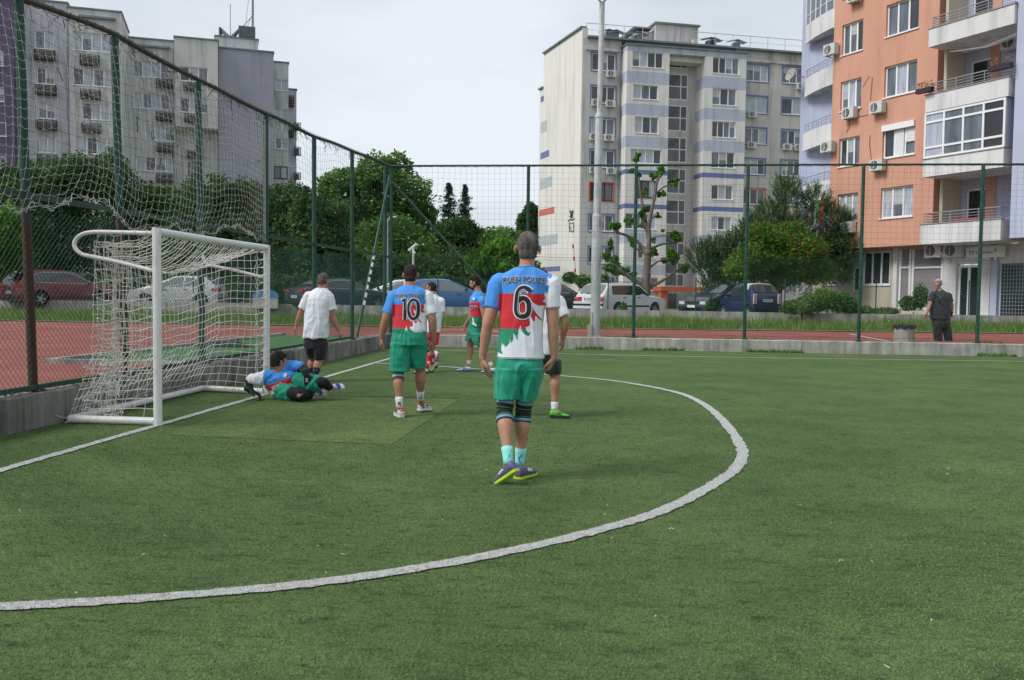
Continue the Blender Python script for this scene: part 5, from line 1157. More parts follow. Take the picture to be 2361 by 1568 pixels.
def conifer(label, px, ytop, ybot, hw, dep, seed):
    s = dep / FPX; top_ = AT(px, ytop, dep); bot = AT(px, ybot, dep); t = thing('conifer', label, 'tree', (top_.x, top_.y, .5), 'two dark conifers on the skyline'); mb = MB(); mb.tube([(top_.x, top_.y, .3), tuple(top_)], [.3, .03], 6); mb.build('trunk', m_bark, t)
    r = random.Random(seed); cl = []; H = top_.z - bot.z; V = []; F = []; Mi = []
    for k in range(26):
        f = (k + .5) / 26; z = top_.z - H * f; w = hw * 1.5 * s * (f ** .9) * (.55 + .75 * r.random()) + .10
        for j in range(r.randint(5, 7)):
            a = r.uniform(0, math.tau); L = w * r.uniform(.6, 1.15); d = Vector((math.cos(a), math.sin(a), 0))
            for m_ in range(int(16 + 30 * f)):
                tt = r.random() ** .8; p = Vector((top_.x, top_.y, z)) + d * L * tt + Vector((r.uniform(-.16, .16), r.uniform(-.16, .16), -.30 * L * tt + .14 * L * tt ** 3 * 2 - r.uniform(0, .25) * tt)); q = .13
                o = len(V); V += [tuple(p + Vector((r.uniform(-q, q), r.uniform(-q, q), r.uniform(-q, q)))) for _ in range(3)]; F.append((o, o + 1, o + 2)); Mi.append(r.choice((0, 1, 1, 2)))
    np_mesh('crown', np.array(V), np.array(F), L_con, t, Mi)
conifer('taller left of the two dark conifers on the skyline behind the trees', 1035, 420, 545, 34, 92, 5)
conifer('shorter right one of the two dark conifers on the skyline', 1073, 424, 545, 26, 92, 6)
for i, (px, dep, bl, n, mats_, lb) in enumerate([
 (1045, 70, [(1020, 555, 42, 45), (1065, 540, 42, 36), (1095, 565, 28, 38), (1045, 600, 60, 40)], 15000, L_dark, 'dark green tree below the two conifers'),
 (1150, 80, [(1120, 560, 38, 32), (1165, 555, 42, 30), (1200, 570, 34, 30), (1150, 600, 70, 40)], 14000, L_mid, 'pale green distant tree between the conifers and the white block'),
 (1222, 90, [(1225, 500, 22, 30), (1212, 520, 20, 32), (1235, 540, 26, 45)], 8000, L_dark, 'dark tree tucked against the gable wall with the number'),
 (985, 50, [(955, 620, 45, 32), (1005, 625, 45, 32), (1050, 620, 45, 34)], 13000, L_dark, 'dark low trees behind the white and blue cars'),
 (1140, 52, [(1095, 625, 45, 32), (1145, 630, 45, 34), (1190, 625, 40, 34), (1225, 630, 26, 30)], 13000, L_dark, 'dark low hedge tree behind the player with the beard'),
 (850, 50, [(815, 620, 45, 36), (865, 630, 40, 32), (905, 625, 35, 32)], 11000, L_dark, 'dark low shrubs behind the corner posts of the fence'),
 (645, 60, [(600, 520, 42, 60), (640, 520, 50, 60), (700, 500, 45, 60)], 9000, L_dark, 'dark tree further back between the goal and the corner')]):
    tree('leafy_tree', lb, base_px(px, dep), clumps_px(dep, bl), n, .115 * dep / 60, mats_, 150 + i, .18, 'trees behind the corner of the pitch', gaps=.12)
tree('walnut_tree', 'walnut tree with large yellow green hanging leaves left of the player wearing number 6', base_px(1150, 46), clumps_px(46, [(1115, 600, 38, 24), (1150, 580, 40, 32), (1185, 590, 34, 30), (1095, 615, 22, 16), (1160, 615, 40, 22)]), 3600, .17, L_br, 170, .12, asp=.45, droop=.9, gaps=.15)
# low brush under the tree row: one mass nobody could count
V, F, mi = leaf_cloud([c for x in range(-60, 1260, 45) for c in clumps_px(45.5, [(x, 672, 36, 32 + 8 * math.sin(x))])], 38000, .10, 77, (.5, .35, .15))
tag(np_mesh('undergrowth', V, F, L_dark, None, mi), kind='stuff')
# far wooded skyline
V, F, mi = leaf_cloud([(x, 330 + 12 * math.sin(x), 5 + 2.2 * math.sin(x * .7), 16, 8, 6.5 + 2 * math.sin(x * 1.9)) for x in np.arange(-190, 260, 14)], 26000, .8, 78, (.3, .4, .3))
tag(np_mesh('far_woods', V, F, leafset('far', [(.10, .15, .12), (.13, .18, .14), (.16, .21, .16)]), None, mi), kind='stuff')

# pollarded tree
def pollard():
    dep = 50.; t = thing('pollarded_tree', 'heavily pollarded tree with bare limbs and small green tufts before the white block', 'tree', base_px(1488, dep)); Q = lambda x, y, o=0.: AT(*z5(x, y), dep + o); mb = MB()
    T = [([(948, 960), (948, 870), (955, 760), (962, 650), (962, 610)], [.95, .85, .68, .60, .5]),
         ([(962, 630), (935, 590), (885, 525), (810, 480), (720, 450)], [.42, .36, .30, .24, .2]), ([(965, 620), (975, 500), (972, 400), (1000, 250), (1020, 150), (1035, 60), (1060, 10)], [.45, .38, .34, .30, .26, .22, .17]),
         ([(968, 500), (945, 380), (928, 280), (905, 130), (890, 20), (872, -50), (868, -120)], [.30, .26, .23, .20, .19, .17, .14]), ([(985, 600), (1020, 565), (1090, 540), (1190, 530)], [.26, .22, .17, .14]),
         ([(985, 510), (1030, 482), (1130, 472)], [.18, .14, .12]), ([(985, 720), (1040, 680), (1110, 655)], [.2, .16, .12]), ([(960, 880), (1040, 850), (1120, 800), (1240, 720)], [.36, .30, .24, .16]),
         ([(930, 880), (840, 815), (760, 755), (700, 700)], [.45, .40, .33, .25]), ([(1008, 165), (1080, 100), (1170, 62)], [.17, .14, .11]), ([(1018, 100), (1050, -10), (1066, -45)], [.17, .15, .12]), ([(968, 430), (890, 400), (815, 375)], [.18, .14, .11]),
         ([(955, 620), (890, 590), (835, 545)], [.2, .16, .12]), ([(972, 350), (1040, 318)], [.1, .08]), ([(945, 400), (905, 390)], [.12, .1]), ([(975, 640), (1010, 625)], [.12, .09])]
    for k, (pts, w) in enumerate(T):
        pr = [Q(x, y, (.5 * math.sin(k * 2.1)) * (j / len(pts))) for j, (x, y) in enumerate(pts)]; cp = catmull(pr, 4); ww = np.interp(np.linspace(0, 1, len(cp)), np.linspace(0, 1, len(w)), w); ww = [float(x) * .30 * (1 + .12 * noise.noise(Vector((i * .8, k, 0)))) * 1.05 for i, x in enumerate(ww)]
        mb.tube(cp, ww, 10); e = pr[-1]; mb.sphere(e, ww[-1] * 1.5, 8, 6)
    mb.build('trunk', m_barkg, t, smooth=True)
    tf = [(700, 425, 38), (1060, -30, 30), (868, -135, 30), (835, -30, 22), (890, 0, 18), (1200, 500, 46), (1160, 460, 22), (1135, 645, 46), (1175, 655, 28), (1245, 715, 42), (705, 690, 42), (785, 745, 36), (1175, 55, 32), (1065, 142, 26), (950, 128, 26), (940, 292, 36), (1046, 315, 18), (815, 368, 32), (832, 530, 32), (1015, 622, 30), (1000, 515, 18), (1080, 440, 12), (1020, 15, 32), (905, 385, 12), (960, 345, 22), (840, 790, 26)]
    cl = []
    for x, y, r_ in tf:
        P = Q(x, y); s = r_ * 1.25 * .294 * dep / FPX; rr = random.Random(x * 7 + y)
        for k in range(5): cl.append((P.x + rr.uniform(-.75, .75) * s, P.y + rr.uniform(-.75, .75) * s, P.z + rr.uniform(-.6, .75) * s, s * rr.uniform(.3, .62), s * .5, s * rr.uniform(.25, .6)))
    V, F, mi = leaf_cloud(cl, 13000, .075, 41, (.3, .4, .3), asp=.6, shell=.4); np_mesh('leaf_tufts', V, F, leafset('poll', [(.06, .16, .02), (.10, .25, .03), (.16, .34, .05)]), t, mi)
pollard()
# pine and maple before the orange block
def pine():
    dep = 46.; t = thing('pine_tree', 'broad dark pine tree with upright shoots behind the small blue car', 'tree', base_px(1790, dep)); r = random.Random(9)
    top_ = [(1815, 418), (1775, 470), (1880, 440), (1740, 500), (1845, 500), (1660, 555), (1640, 590), (1700, 540), (1925, 480), (1900, 540), (1955, 545), (1800, 560), (1760, 600), (1860, 590), (1690, 610), (1930, 600), (1620, 565), (1650, 640), (1950, 520)]
    mb = MB(); b = Vector(base_px(1790, dep)); fk = AT(1795, 580, dep); mb.tube([b - Vector((0, 0, .3)), b.lerp(fk, .5), fk], [.3, .25, .2], 8)
    for x, y in top_: e = AT(x, y + 12, dep + r.uniform(-1, 1)); mb.tube([b.lerp(fk, r.uniform(.5, 1)), fk.lerp(e, .5) - Vector((0, 0, .2)), e], [.14, .09, .02], 5)
    mb.build('trunk', m_bark, t)
    V = []; F = []; Mi = []
    cl = clumps_px(dep, [(x, y + 30, 34, 34) for x, y in top_] + [(1700, 610, 60, 40), (1800, 540, 75, 60), (1900, 590, 55, 50), (1840, 640, 70, 40)])
    n = 0
    for c in cl:
        for k in range(300):
            d = Vector((r.gauss(0, 1), r.gauss(0, 1), r.gauss(.25, 1))).normalized(); p = Vector(c[:3]) + Vector((d.x * c[3], d.y * c[4], d.z * c[5])) * r.uniform(.45, 1.15)
            ax = (d * .8 + Vector((r.uniform(-.3, .3), r.uniform(-.3, .3), .9))).normalized(); L = r.uniform(.22, .48); m0 = r.choice((0, 0, 1, 1, 2))
            for j in range(16):   # bottle-brush shoot of needles
                s = p + ax * (L * j / 16); nd = (ax * .5 + Vector((r.gauss(0, 1), r.gauss(0, 1), r.gauss(0, 1))) * .6).normalized() * r.uniform(.08, .14); w = nd.orthogonal().normalized() * .017; o = len(V)
                V += [tuple(s - w), tuple(s + w), tuple(s + nd)]; F.append((o, o + 1, o + 2)); Mi.append(m0)
    np_mesh('crown', np.array(V), np.array(F), L_pine, t, Mi)
pine()
tree('maple_tree', 'round maple tree with orange tipped leaves in front of the dark pine', base_px(1800, 42.5), clumps_px(42.5, [(1790, 575, 62, 40), (1730, 600, 48, 32), (1850, 580, 55, 42), (1760, 545, 38, 30), (1820, 540, 42, 30), (1800, 625, 85, 30), (1880, 620, 42, 32), (1700, 625, 32, 24)]), 26000, .075, L_map, 210, .14, wts=(.33, .36, .13, .18), gaps=.1)
tree('small_tree', 'thin small tree with light leaves beside the grey floodlight pole', base_px(1415, 45), clumps_px(45, [(1408, 565, 7, 14), (1398, 590, 9, 10), (1418, 598, 9, 9), (1403, 618, 12, 9), (1422, 628, 10, 7), (1392, 640, 12, 7), (1375, 648, 10, 6)]), 1500, .075, L_mid, 211, .05, gaps=.3, asp=.7)
for i, (px, dep, bl, n, mats_, lb, sz) in enumerate([
 (1345, 44, [(1315, 640, 16, 12), (1345, 648, 18, 14), (1375, 650, 18, 12)], 2600, L_mid, 'leafy green bush behind the black car left of the grey pole', .085),
 (1850, 37.5, [(1835, 708, 30, 16), (1870, 700, 30, 22), (1812, 712, 16, 10)], 6000, L_bush, 'rounded bush with pale variegated leaves right of the small blue car', .045),
 (1915, 38, [(1900, 690, 26, 26), (1935, 695, 26, 24), (1960, 705, 18, 18)], 4200, L_mid, 'rose bush with a few pink flowers before the beige shop wall', .055),
 (2105, 38, [(2095, 700, 20, 16), (2122, 685, 16, 28)], 1900, L_mid, 'thin rose bush before the grey shop shutter', .055),
 (1990, 38.5, [(1985, 716, 30, 10), (2040, 718, 30, 8)], 2600, L_bush, 'low ground shrub below the shop window', .05),
 (1640, 39, [(1640, 700, 9, 14), (1632, 712, 8, 9)], 700, L_bush, 'wispy weed shrub between the two dark blue cars', .05),
 (1437, 38.9, [(1437, 712, 9, 14)], 350, L_br, 'yellow green seedling growing at the side of the white estate car', .06)]):
    tree('bush', lb, base_px(px, dep, .55), clumps_px(dep, bl), n, sz, mats_, 230 + i, .02, cat='bush', limbs=False)
# ================================================================== CARS
def paint(nm, c, coat=.8): return mat('paint_' + nm, c, .35, spec=.5, coat=coat, noise_amt=.04, nscale=2)
m_tyre = mat('tyre', (.02, .02, .02), .85); m_rim = mat('rim', (.42, .43, .44), .35, metal=.6); m_trim = mat('black_trim', (.02, .02, .022), .6); m_chrome = mat('chrome', (.6, .6, .6), .2, metal=.9)
m_cgl = mat('car_glass', (.022, .028, .030), .05, spec=.9); m_cgl2 = mat('car_glass_pale', (.16, .18, .18), .08, spec=.9)
m_tail = mat('tail_red', (.40, .015, .012), .25, spec=.7); m_amb = mat('lamp_amber', (.65, .18, .02), .3, spec=.7); m_lamp = mat('lamp_clear', (.62, .64, .66), .15, spec=.9); m_plate = mat('plate_white', (.72, .73, .74), .5); m_pblue = mat('plate_blue', (.02, .08, .45), .5)
STY = {   # per style: length, width, height, wheel radius, wheel x (front, rear), stations (x from rear 0 to front L: top z, belt z, half width factor of the top), side windows (x,z), windscreen, rear window
 'suv': dict(L=4.7, W=1.86, wr=.35, wx=(3.78, .95), st=[(0, .72, .72, .9), (.03, 1.0, 1.0, .93), (.10, 1.12, 1.05, .9), (.42, 1.52, 1.05, .78), (.62, 1.60, 1.04, .76), (1.4, 1.66, 1.02, .76), (2.2, 1.65, 1.0, .76), (2.7, 1.58, .99, .76), (3.1, 1.36, .98, .80), (3.5, 1.12, .98, .88), (3.62, 1.07, .98, .92), (4.2, .98, .93, .92), (4.55, .88, .86, .88), (4.68, .70, .70, .84), (4.7, .55, .55, .8)],
   win=[[(.55, 1.12), (.75, 1.42), (1.15, 1.53), (2.15, 1.55), (2.65, 1.48), (3.35, 1.10), (3.3, 1.06), (.95, 1.07)]], ws=(3.52, 2.78, 1.10, 1.55), rw=(.12, .46, 1.12, 1.5)),
 'wagon': dict(L=4.55, W=1.70, wr=.305, wx=(3.62, 1.0), st=[(0, .50, .50, .96), (.02, .86, .86, .97), (.06, .93, .93, .92), (.48, 1.40, .92, .80), (.6, 1.43, .92, .80), (1.6, 1.47, .91, .80), (2.5, 1.45, .90, .80), (2.75, 1.39, .90, .80), (3.3, .99, .89, .88), (3.42, .93, .88, .92), (4.0, .87, .84, .93), (4.4, .79, .78, .92), (4.52, .66, .66, .9), (4.55, .45, .45, .88)],
   win=[[(.62, .96), (.68, 1.34), (2.10, 1.38), (2.10, .955)], [(2.14, .955), (2.14, 1.38), (2.62, 1.35), (3.2, .97), (3.18, .95)]], ws=(3.28, 2.78, 1.00, 1.37), rw=(.10, .45, .97, 1.36)),
 'sedan': dict(L=4.75, W=1.82, wr=.335, wx=(3.80, 1.0), st=[(0, .60, .60, .9), (.04, .98, .95, .90), (.3, 1.06, .97, .86), (.62, 1.12, .97, .84), (1.1, 1.32, .96, .76), (1.5, 1.42, .95, .74), (2.1, 1.46, .94, .74), (2.6, 1.42, .93, .74), (3.3, 1.08, .93, .84), (3.5, 1.00, .92, .9), (4.1, .93, .88, .9), (4.6, .78, .76, .86), (4.72, .6, .6, .82), (4.75, .45, .45, .8)],
   win=[[(.85, 1.02), (1.2, 1.26), (1.6, 1.36), (2.4, 1.37), (2.7, 1.32), (3.3, 1.0), (3.2, .98)]], ws=(3.42, 2.66, 1.02, 1.40), rw=(.66, 1.30, 1.12, 1.37)),
 'hatch': dict(L=4.2, W=1.76, wr=.315, wx=(3.35, .75), st=[(0, .6, .6, .9), (.04, .95, .95, .9), (.16, 1.08, .98, .86), (.6, 1.42, .98, .76), (.9, 1.48, .97, .75), (1.6, 1.50, .95, .75), (2.1, 1.46, .94, .75), (2.9, 1.12, .92, .82), (3.15, 1.02, .90, .9), (3.7, .88, .84, .9), (4.05, .74, .73, .86), (4.17, .6, .6, .82), (4.2, .45, .45, .8)],
   win=[[(.55, 1.05), (.85, 1.34), (1.5, 1.42), (1.55, .99)], [(1.6, .99), (1.6, 1.42), (2.05, 1.38), (3.0, .98), (2.9, .95)]], ws=(3.05, 2.12, 1.06, 1.45), rw=(.17, .58, 1.06, 1.40)),
 'micro': dict(L=2.5, W=1.50, wr=.285, wx=(2.12, .36), st=[(0, .55, .55, .96), (.03, .95, .95, .97), (.10, 1.10, 1.0, .92), (.35, 1.42, 1.0, .82), (.5, 1.50, 1.0, .80), (1.1, 1.53, .98, .80), (1.55, 1.40, .95, .80), (1.95, 1.08, .92, .84), (2.1, .96, .90, .9), (2.35, .82, .8, .9), (2.47, .62, .62, .88), (2.5, .45, .45, .85)],
   win=[[(.72, 1.0), (.76, 1.42), (1.15, 1.43), (1.5, 1.33), (1.95, .98), (1.9, .94)]], ws=(2.02, 1.58, 1.0, 1.38), rw=(.10, .40, 1.06, 1.42))}
def make_car(style, label, loc, heading, pm, group='cars parked in a slanted row behind the low wall', glass=None, cat='car', extras=None, roof=None, rearlamp=None):
    S = STY[style]; L, W, wr = S['L'], S['W'], S['wr']; t = bpy.data.objects.new('parked_car', None); COL.objects.link(t); LOCAL.add(t.name); t.location = loc; t.rotation_euler = (0, 0, heading); tag(t, label, cat, group)
    glass = glass or m_cgl; c0 = L / 2
    xs = np.array([s[0] for s in S['st']]); zt = np.array([s[1] for s in S['st']]); zb_ = np.array([s[2] for s in S['st']]); wf = np.array([s[3] for s in S['st']])
    X = sorted(set(np.round(np.concatenate([np.linspace(0, L, 60), xs, *[np.linspace(w - wr - .07, w + wr + .07, 15) for w in S['wx']]]), 3)))
    def low(x):
        z = .24
        for w in S['wx']:
            d = abs(x - w); r_ = wr + .055
            if d < r_: z = max(z, wr + math.sqrt(r_ * r_ - d * d))
        return z
    def endf(x): return 1 - .10 * max(0, 1 - min(x, L - x) / .28) ** 2.2
    def hw(x, z):   # half width at height z
        b_ = np.interp(x, xs, zb_); tt = max(np.interp(x, xs, zt), b_ + .01); f = np.interp(x, xs, wf); w = W / 2 * endf(x)
        if z <= b_: return w * (1 - .035 * abs((z - .58) / .4) ** 2)
        return w * ((1 - .035 * abs((b_ - .58) / .4) ** 2) * (1 - (z - b_) / (tt - b_)) + f * (z - b_) / (tt - b_))
    rows = []
    for x in X:
        lo = low(x); b_ = float(np.interp(x, xs, zb_)); tp = max(float(np.interp(x, xs, zt)), b_ + .012); lo = min(lo, b_ - .03)
        zz = [lo, lo + (b_ - lo) * .25, lo + (b_ - lo) * .55, lo + (b_ - lo) * .85, b_]; P = [(hw(x, z), z) for z in zz]; f = hw(x, tp - .0001)
        h = tp - b_; P += [(hw(x, b_ + h * .5), b_ + h * .5), (hw(x, b_ + h * .86), b_ + h * .86), (f * .95, tp - h * .03), (f * .75, tp + .012), (f * .35, tp + .022), (0, tp + .025)]
        rows.append([(x - c0, p[0], p[1]) for p in P] + [(x - c0, -p[0], p[1]) for p in P[-2::-1]])
    n = len(rows[0]); mb = MB(); mb.add([p for r_ in rows for p in r_], [(i * n + k, (i + 1) * n + k, (i + 1) * n + k + 1, i * n + k + 1) for i in range(len(rows) - 1) for k in range(n - 1)])
    mb.add(rows[0], [tuple(range(n))]); mb.add(rows[-1], [tuple(range(n - 1, -1, -1))])
    b = mb.build('body', pm, t); b.data.polygons.foreach_set('use_smooth', [True] * len(b.data.polygons)); b.data.set_sharp_from_angle(angle=R(32))
    if roof:
        mb = MB(); k0 = [i for i, x in enumerate(X) if roof[0] <= x <= roof[1]]
        mb.add([(p[0], p[1] * 1.004, p[2] + .006) for i in k0 for p in rows[i][5:-5]], [(a * (n - 10) + k, (a + 1) * (n - 10) + k, (a + 1) * (n - 10) + k + 1, a * (n - 10) + k + 1) for a in range(len(k0) - 1) for k in range(n - 11)]); mb.build('roof', roof[2], t, smooth=True)
    mb = MB(); mb.box((0, 0, .36), (L - .5, W - .32, .30)); mb.build('underbody', m_trim, t)
    for sgn in (1, -1):
        for wpoly in S['win']:
            P = [(x - c0, sgn * (hw(x, z) + .006), z) for x, z in wpoly]; mb = MB(); mb.add(P, [tuple(range(len(P)))]); f = mb.build('side_window', glass, t)
        q = MB(); ring = [(x - c0, sgn * (hw(x, z) + .009), z) for x, z in [p for w in S['win'] for p in w[:]]]
        if style in ('suv', 'sedan'): q.tube([(x - c0, sgn * (hw(x, z) + .008), z) for x, z in S['win'][0]], .012, 5, closed=True); q.build('window_trim', m_chrome, t)
        for x in ([2.12, .98] if L > 3 else [1.0]):   # door seams
            q = MB(); q.box((x - c0 if L > 3 else x - c0 - .3, sgn * (hw(x, .6) + .001), .62), (.012, .006, .58)); 
        mb = MB()
        for x in ([1.45, 2.45] if L > 3 else [1.1]): mb.box((x - c0, sgn * (hw(x, .86) + .012), .84), (.2, .02, .028))
        mb.build('door_handle', m_trim if style != 'suv' else pm, t)
        mb = MB(); xm = S['ws'][0] - .28; mb.sphere((xm - c0, sgn * (W / 2 + .06), S['ws'][2] + .0), .1, 10, 6, sc=(.6, 1.1, .8)); mb.build('wing_mirror', pm if style == 'suv' else m_trim, t, smooth=True)
        mb = MB(); x0, x1 = S['wx'][1] + wr + .1, S['wx'][0] - wr - .1; mb.box(((x0 + x1) / 2 - c0, sgn * (W / 2 - .01), .42 if style != 'wagon' else .46), (x1 - x0, .03, .07)); mb.build('side_moulding', m_trim if style in ('wagon', 'suv') else pm, t)
    for (xa, xb, za, zb2), nm in ((S['ws'], 'windscreen'), (S['rw'], 'rear_window')):
        P = []
        for k in range(5):
            s = k / 4; x = xa + (xb - xa) * s; tp = float(np.interp(x, xs, zt)) + .02; wv = hw(x, tp) * (.90 if nm == 'windscreen' else .88); P += [(x - c0 + (.012 if nm == 'windscreen' else -.012), -wv, tp + .008), (x - c0 + (.012 if nm == 'windscreen' else -.012), 0, tp + .035), (x - c0 + (.012 if nm == 'windscreen' else -.012), wv, tp + .008)]
        mb = MB(); mb.add(P, [(3 * k + j, 3 * k + 3 + j, 3 * k + 4 + j, 3 * k + 1 + j) for k in range(4) for j in (0, 1)]); mb.build(nm, glass if nm == 'windscreen' else (m_cgl2 if style in ('wagon', 'sedan') else glass), t)
    for wx in S['wx']:
        for sgn in (1, -1):
            y = sgn * (W / 2 - .10); mb = MB(); mb.lathe((wx - c0, y, wr), [(wr * .62, -.10), (wr * .94, -.10), (wr, -.06), (wr, .06), (wr * .94, .10), (wr * .62, .10)], 28, axis='y'); wh = mb.build('wheel', m_tyre, t, smooth=False)
            mb = MB(); mb.lathe((wx - c0, y + sgn * .06, wr), [(wr * .66, sgn * .035), (wr * .60, .0), (wr * .55, -sgn * .03)], 24, axis='y')
            for k in range(5 if style != 'wagon' else 9):
                a = math.tau * k / (5 if style != 'wagon' else 9); ca, sa = math.cos(a), math.sin(a); w_ = .035
                mb.add([(wx - c0 + ca * .03 - sa * w_, y + sgn * .085, wr + sa * .03 + ca * w_), (wx - c0 + ca * .03 + sa * w_, y + sgn * .085, wr + sa * .03 - ca * w_), (wx - c0 + ca * wr * .62 + sa * w_ * .7, y + sgn * .09, wr + sa * wr * .62 - ca * w_ * .7), (wx - c0 + ca * wr * .62 - sa * w_ * .7, y + sgn * .09, wr + sa * wr * .62 + ca * w_ * .7)], [(0, 1, 2, 3)])
            mb.lathe((wx - c0, y + sgn * .085, wr), [(.0001, sgn * .012), (.06, sgn * .01), (.065, 0)], 12, axis='y'); mb.build('rim', m_rim, wh)
    # lamps, plates, bumpers
    zr = S['st'][1][1]
    for sgn in (1, -1):
        mb = MB(); hw_ = W / 2
        if style == 'wagon': mb.box((-c0 - .008, sgn * (hw_ - .22), .76), (.03, .40, .17)); mb.box((-c0 - .012, sgn * (hw_ - .14), .80), (.03, .22, .07), mi=1)
        elif style == 'micro':
            for z, k in ((.98, 0), (.86, 0), (.74, 0)): mb.sphere((-c0 - .005, sgn * (hw_ - .12), z), .055, 10, 8, k)
            mb.box((-c0 + .0, sgn * (hw_ - .12), .86), (.04, .15, .42), mi=2)
        else: mb.box((-c0 + .02, sgn * (hw_ * .90 - .20), zr - .10), (.10, .42, .12)); mb.box((-c0 + .16, sgn * (hw_ * .955), zr - .09), (.26, .06, .11))
        mb.build('tail_lamp', [m_tail, m_amb, m_lamp], t)
        mb = MB(); x = L - .10; mb.box((x - c0 + .02, sgn * (W / 2 * .9 - .17), .64), (.12, .32, .13)); mb.build('headlight', m_lamp, t)
    mb = MB(); mb.box((-c0 - .018, 0, .76 if style == 'wagon' else .62 if style != 'micro' else .78), (.02, .52, .115)); mb.box((-c0 - .02, .235, .76 if style == 'wagon' else .62 if style != 'micro' else .78), (.022, .05, .116), mi=1)
    for k in range(8): mb.box((-c0 - .0285, .15 - k * .052, .76 if style == 'wagon' else .62 if style != 'micro' else .78), (.003, .028, .07), mi=2)
    mb.build('number_plate', [m_plate, m_pblue, m_trim], t)
    mb = MB(); mb.box((c0 - .02, 0, .48), (.06, .5, .11)); mb.build('number_plate', m_plate, t)
    mb = MB(); mb.box((c0 - .06, 0, .64), (.08, W * .45, .13)); mb.box((c0 - .03, 0, .34), (.06, W * .6, .12)); mb.build('grille', m_trim, t)
    mb = MB(); mb.box((-c0 - .03, 0, .50 if style == 'wagon' else .42), (.10, W * .93, .12)); mb.build('bumper', m_trim if style != 'wagon' else m_trim, t)
    if style == 'wagon':
        mb = MB(); mb.box((-c0 - .05, 0, .60), (.12, W * .95, .10)); mb.box((-c0 - .05, 0, .40), (.12, W * .98, .11)); mb.build('bumper_cover', pm, t)
        mb = MB()
        for sgn in (1, -1): mb.tube([(-c0 + .7, sgn * .6, 1.44), (-c0 + .75, sgn * .6, 1.52), (-c0 + 2.4, sgn * .6, 1.53), (-c0 + 2.5, sgn * .6, 1.48)], .014, 6)
        mb.build('roof_rail', m_trim, t); mb = MB(); mb.tube([(-c0 + .08, .25, .99), (-c0 + .06, -.35, 1.01)], .01, 5); mb.build('wiper', m_trim, t)
    if extras: extras(t)
    return t
def car_at(px, dep, zoff=0.): P = AT(px, 690, dep); return (P.x, P.y, parkz(P.x) + zoff)
def hd(px, rel): # heading so that the car makes the angle rel with the sight line (rel measured clockwise from looking straight away)
    d = ray(px, 690); return math.atan2(d.y, d.x) - R(rel)
make_car('suv', 'dark red car with chrome window line behind the low wall at the far left', car_at(140, 42.5), hd(140, 62), paint('red', (.17, .012, .022)))
make_car('suv', 'silver car cut off by the left picture edge beside the dark red car', car_at(-62, 43), hd(-60, 55), paint('silver', (.42, .43, .45)))
make_car('suv', 'black estate car roof showing behind the bonnet of the dark red car', car_at(196, 46.5), hd(196, 60), paint('black', (.015, .016, .018)), glass=m_cgl2)
make_car('hatch', 'silver hatchback seen through the goal net right of the near post', car_at(412, 43), hd(412, -70), paint('silver2', (.46, .48, .50)), glass=m_cgl2)
make_car('sedan', 'dark blue saloon car with a rear plate behind the man in black shorts', car_at(785, 41.6), hd(785, 58), paint('navy', (.030, .038, .058)))
make_car('hatch', 'white car seen between the two shirts behind the player wearing number 10', car_at(918, 43.4), hd(918, -72), paint('white2', (.62, .63, .63)), glass=m_cgl2)
make_car('hatch', 'bright blue car with a sloping nose between number 10 and the bearded player', car_at(1032, 40.8), hd(1032, 80), paint('blue', (.03, .13, .34)), glass=m_cgl2)
make_car('sedan', 'black saloon car half hidden behind number 6 and the white estate', car_at(1268, 42.6), hd(1268, 72), paint('black2', (.012, .013, .016)))
make_car('wagon', 'old white estate car with roof rails behind the floodlight pole', car_at(1434, 41.2, -.02), hd(1434, 39), paint('white', (.64, .66, .68), .4))
make_car('hatch', 'dark navy hatchback facing left, half behind the small two seat car', car_at(1665, 42.5), hd(1665, -140), paint('navy2', (.012, .015, .030)))
make_car('micro', 'small two seat blue and silver car seen from behind under the maple tree', car_at(1728, 40.0), hd(1728, -36), paint('blue2', (.014, .022, .075)), roof=(.42, .72, paint('silver3', (.50, .52, .53))))
# blue container
P = AT(613, 700, 40.); tb = thing('waste_container', 'light blue and white plastic container behind the far goal post', 'container', (P.x, P.y, .7)); mb = MB()
mb.box((P.x, P.y, 1.0), (1.05, .9, .5), .3); mb.build('tub', mat('tub_white', (.50, .52, .50), .6, noise_amt=.1), tb)
mb = MB(); n = 14
prof = [(math.cos(R(180 * k / n)) * .56, 1.24 + math.sin(R(180 * k / n)) * .34) for k in range(n + 1)]
c_, s_ = math.cos(.3), math.sin(.3); V = [(P.x + c_ * a - s_ * y, P.y + s_ * a + c_ * y, z) for y in (-.48, .48) for a, z in prof]; m_ = n + 1
mb.add(V, [(k, k + 1, k + 1 + m_, k + m_) for k in range(n)] + [tuple(range(m_)), tuple(range(2 * m_ - 1, m_ - 1, -1))]); mb.build('lid', mat('lid_blue', (.10, .26, .55), .5, noise_amt=.1), tb)
# ---------------------------------------------------------------- street furniture
m_galv = mat('lamp_galv', (.48, .50, .50), .5, noise_amt=.1)
t = thing('street_lamp', 'slim pale street lamp with a curved arm left of the solar lamp', 'street lamp', tuple(Vector(base_px(893, 44)))); P0 = AT(893, 690, 44); mb = MB(); a = AT(893, 512, 44); mb.tube([(P0.x, P0.y, .4), tuple(a), tuple(AT(895, 507, 44)), tuple(AT(903, 502, 44))], [.07, .045, .04, .04], 8); mb.build('pole', m_galv, t); mb = MB(); mb.sphere(AT(906, 501, 44), .13, 8, 6, sc=(1.6, 1, .5)); mb.build('lamp_head', m_galv, t)
t = thing('solar_lamp', 'solar street lamp with a tilted panel on a thin pole behind the fence corner', 'street lamp', tuple(Vector(base_px(953, 41)))); P0 = AT(953, 690, 41); mb = MB(); mb.tube([(P0.x, P0.y, .4), tuple(AT(953, 572, 41))], .05, 8); mb.build('pole', m_galv, t)
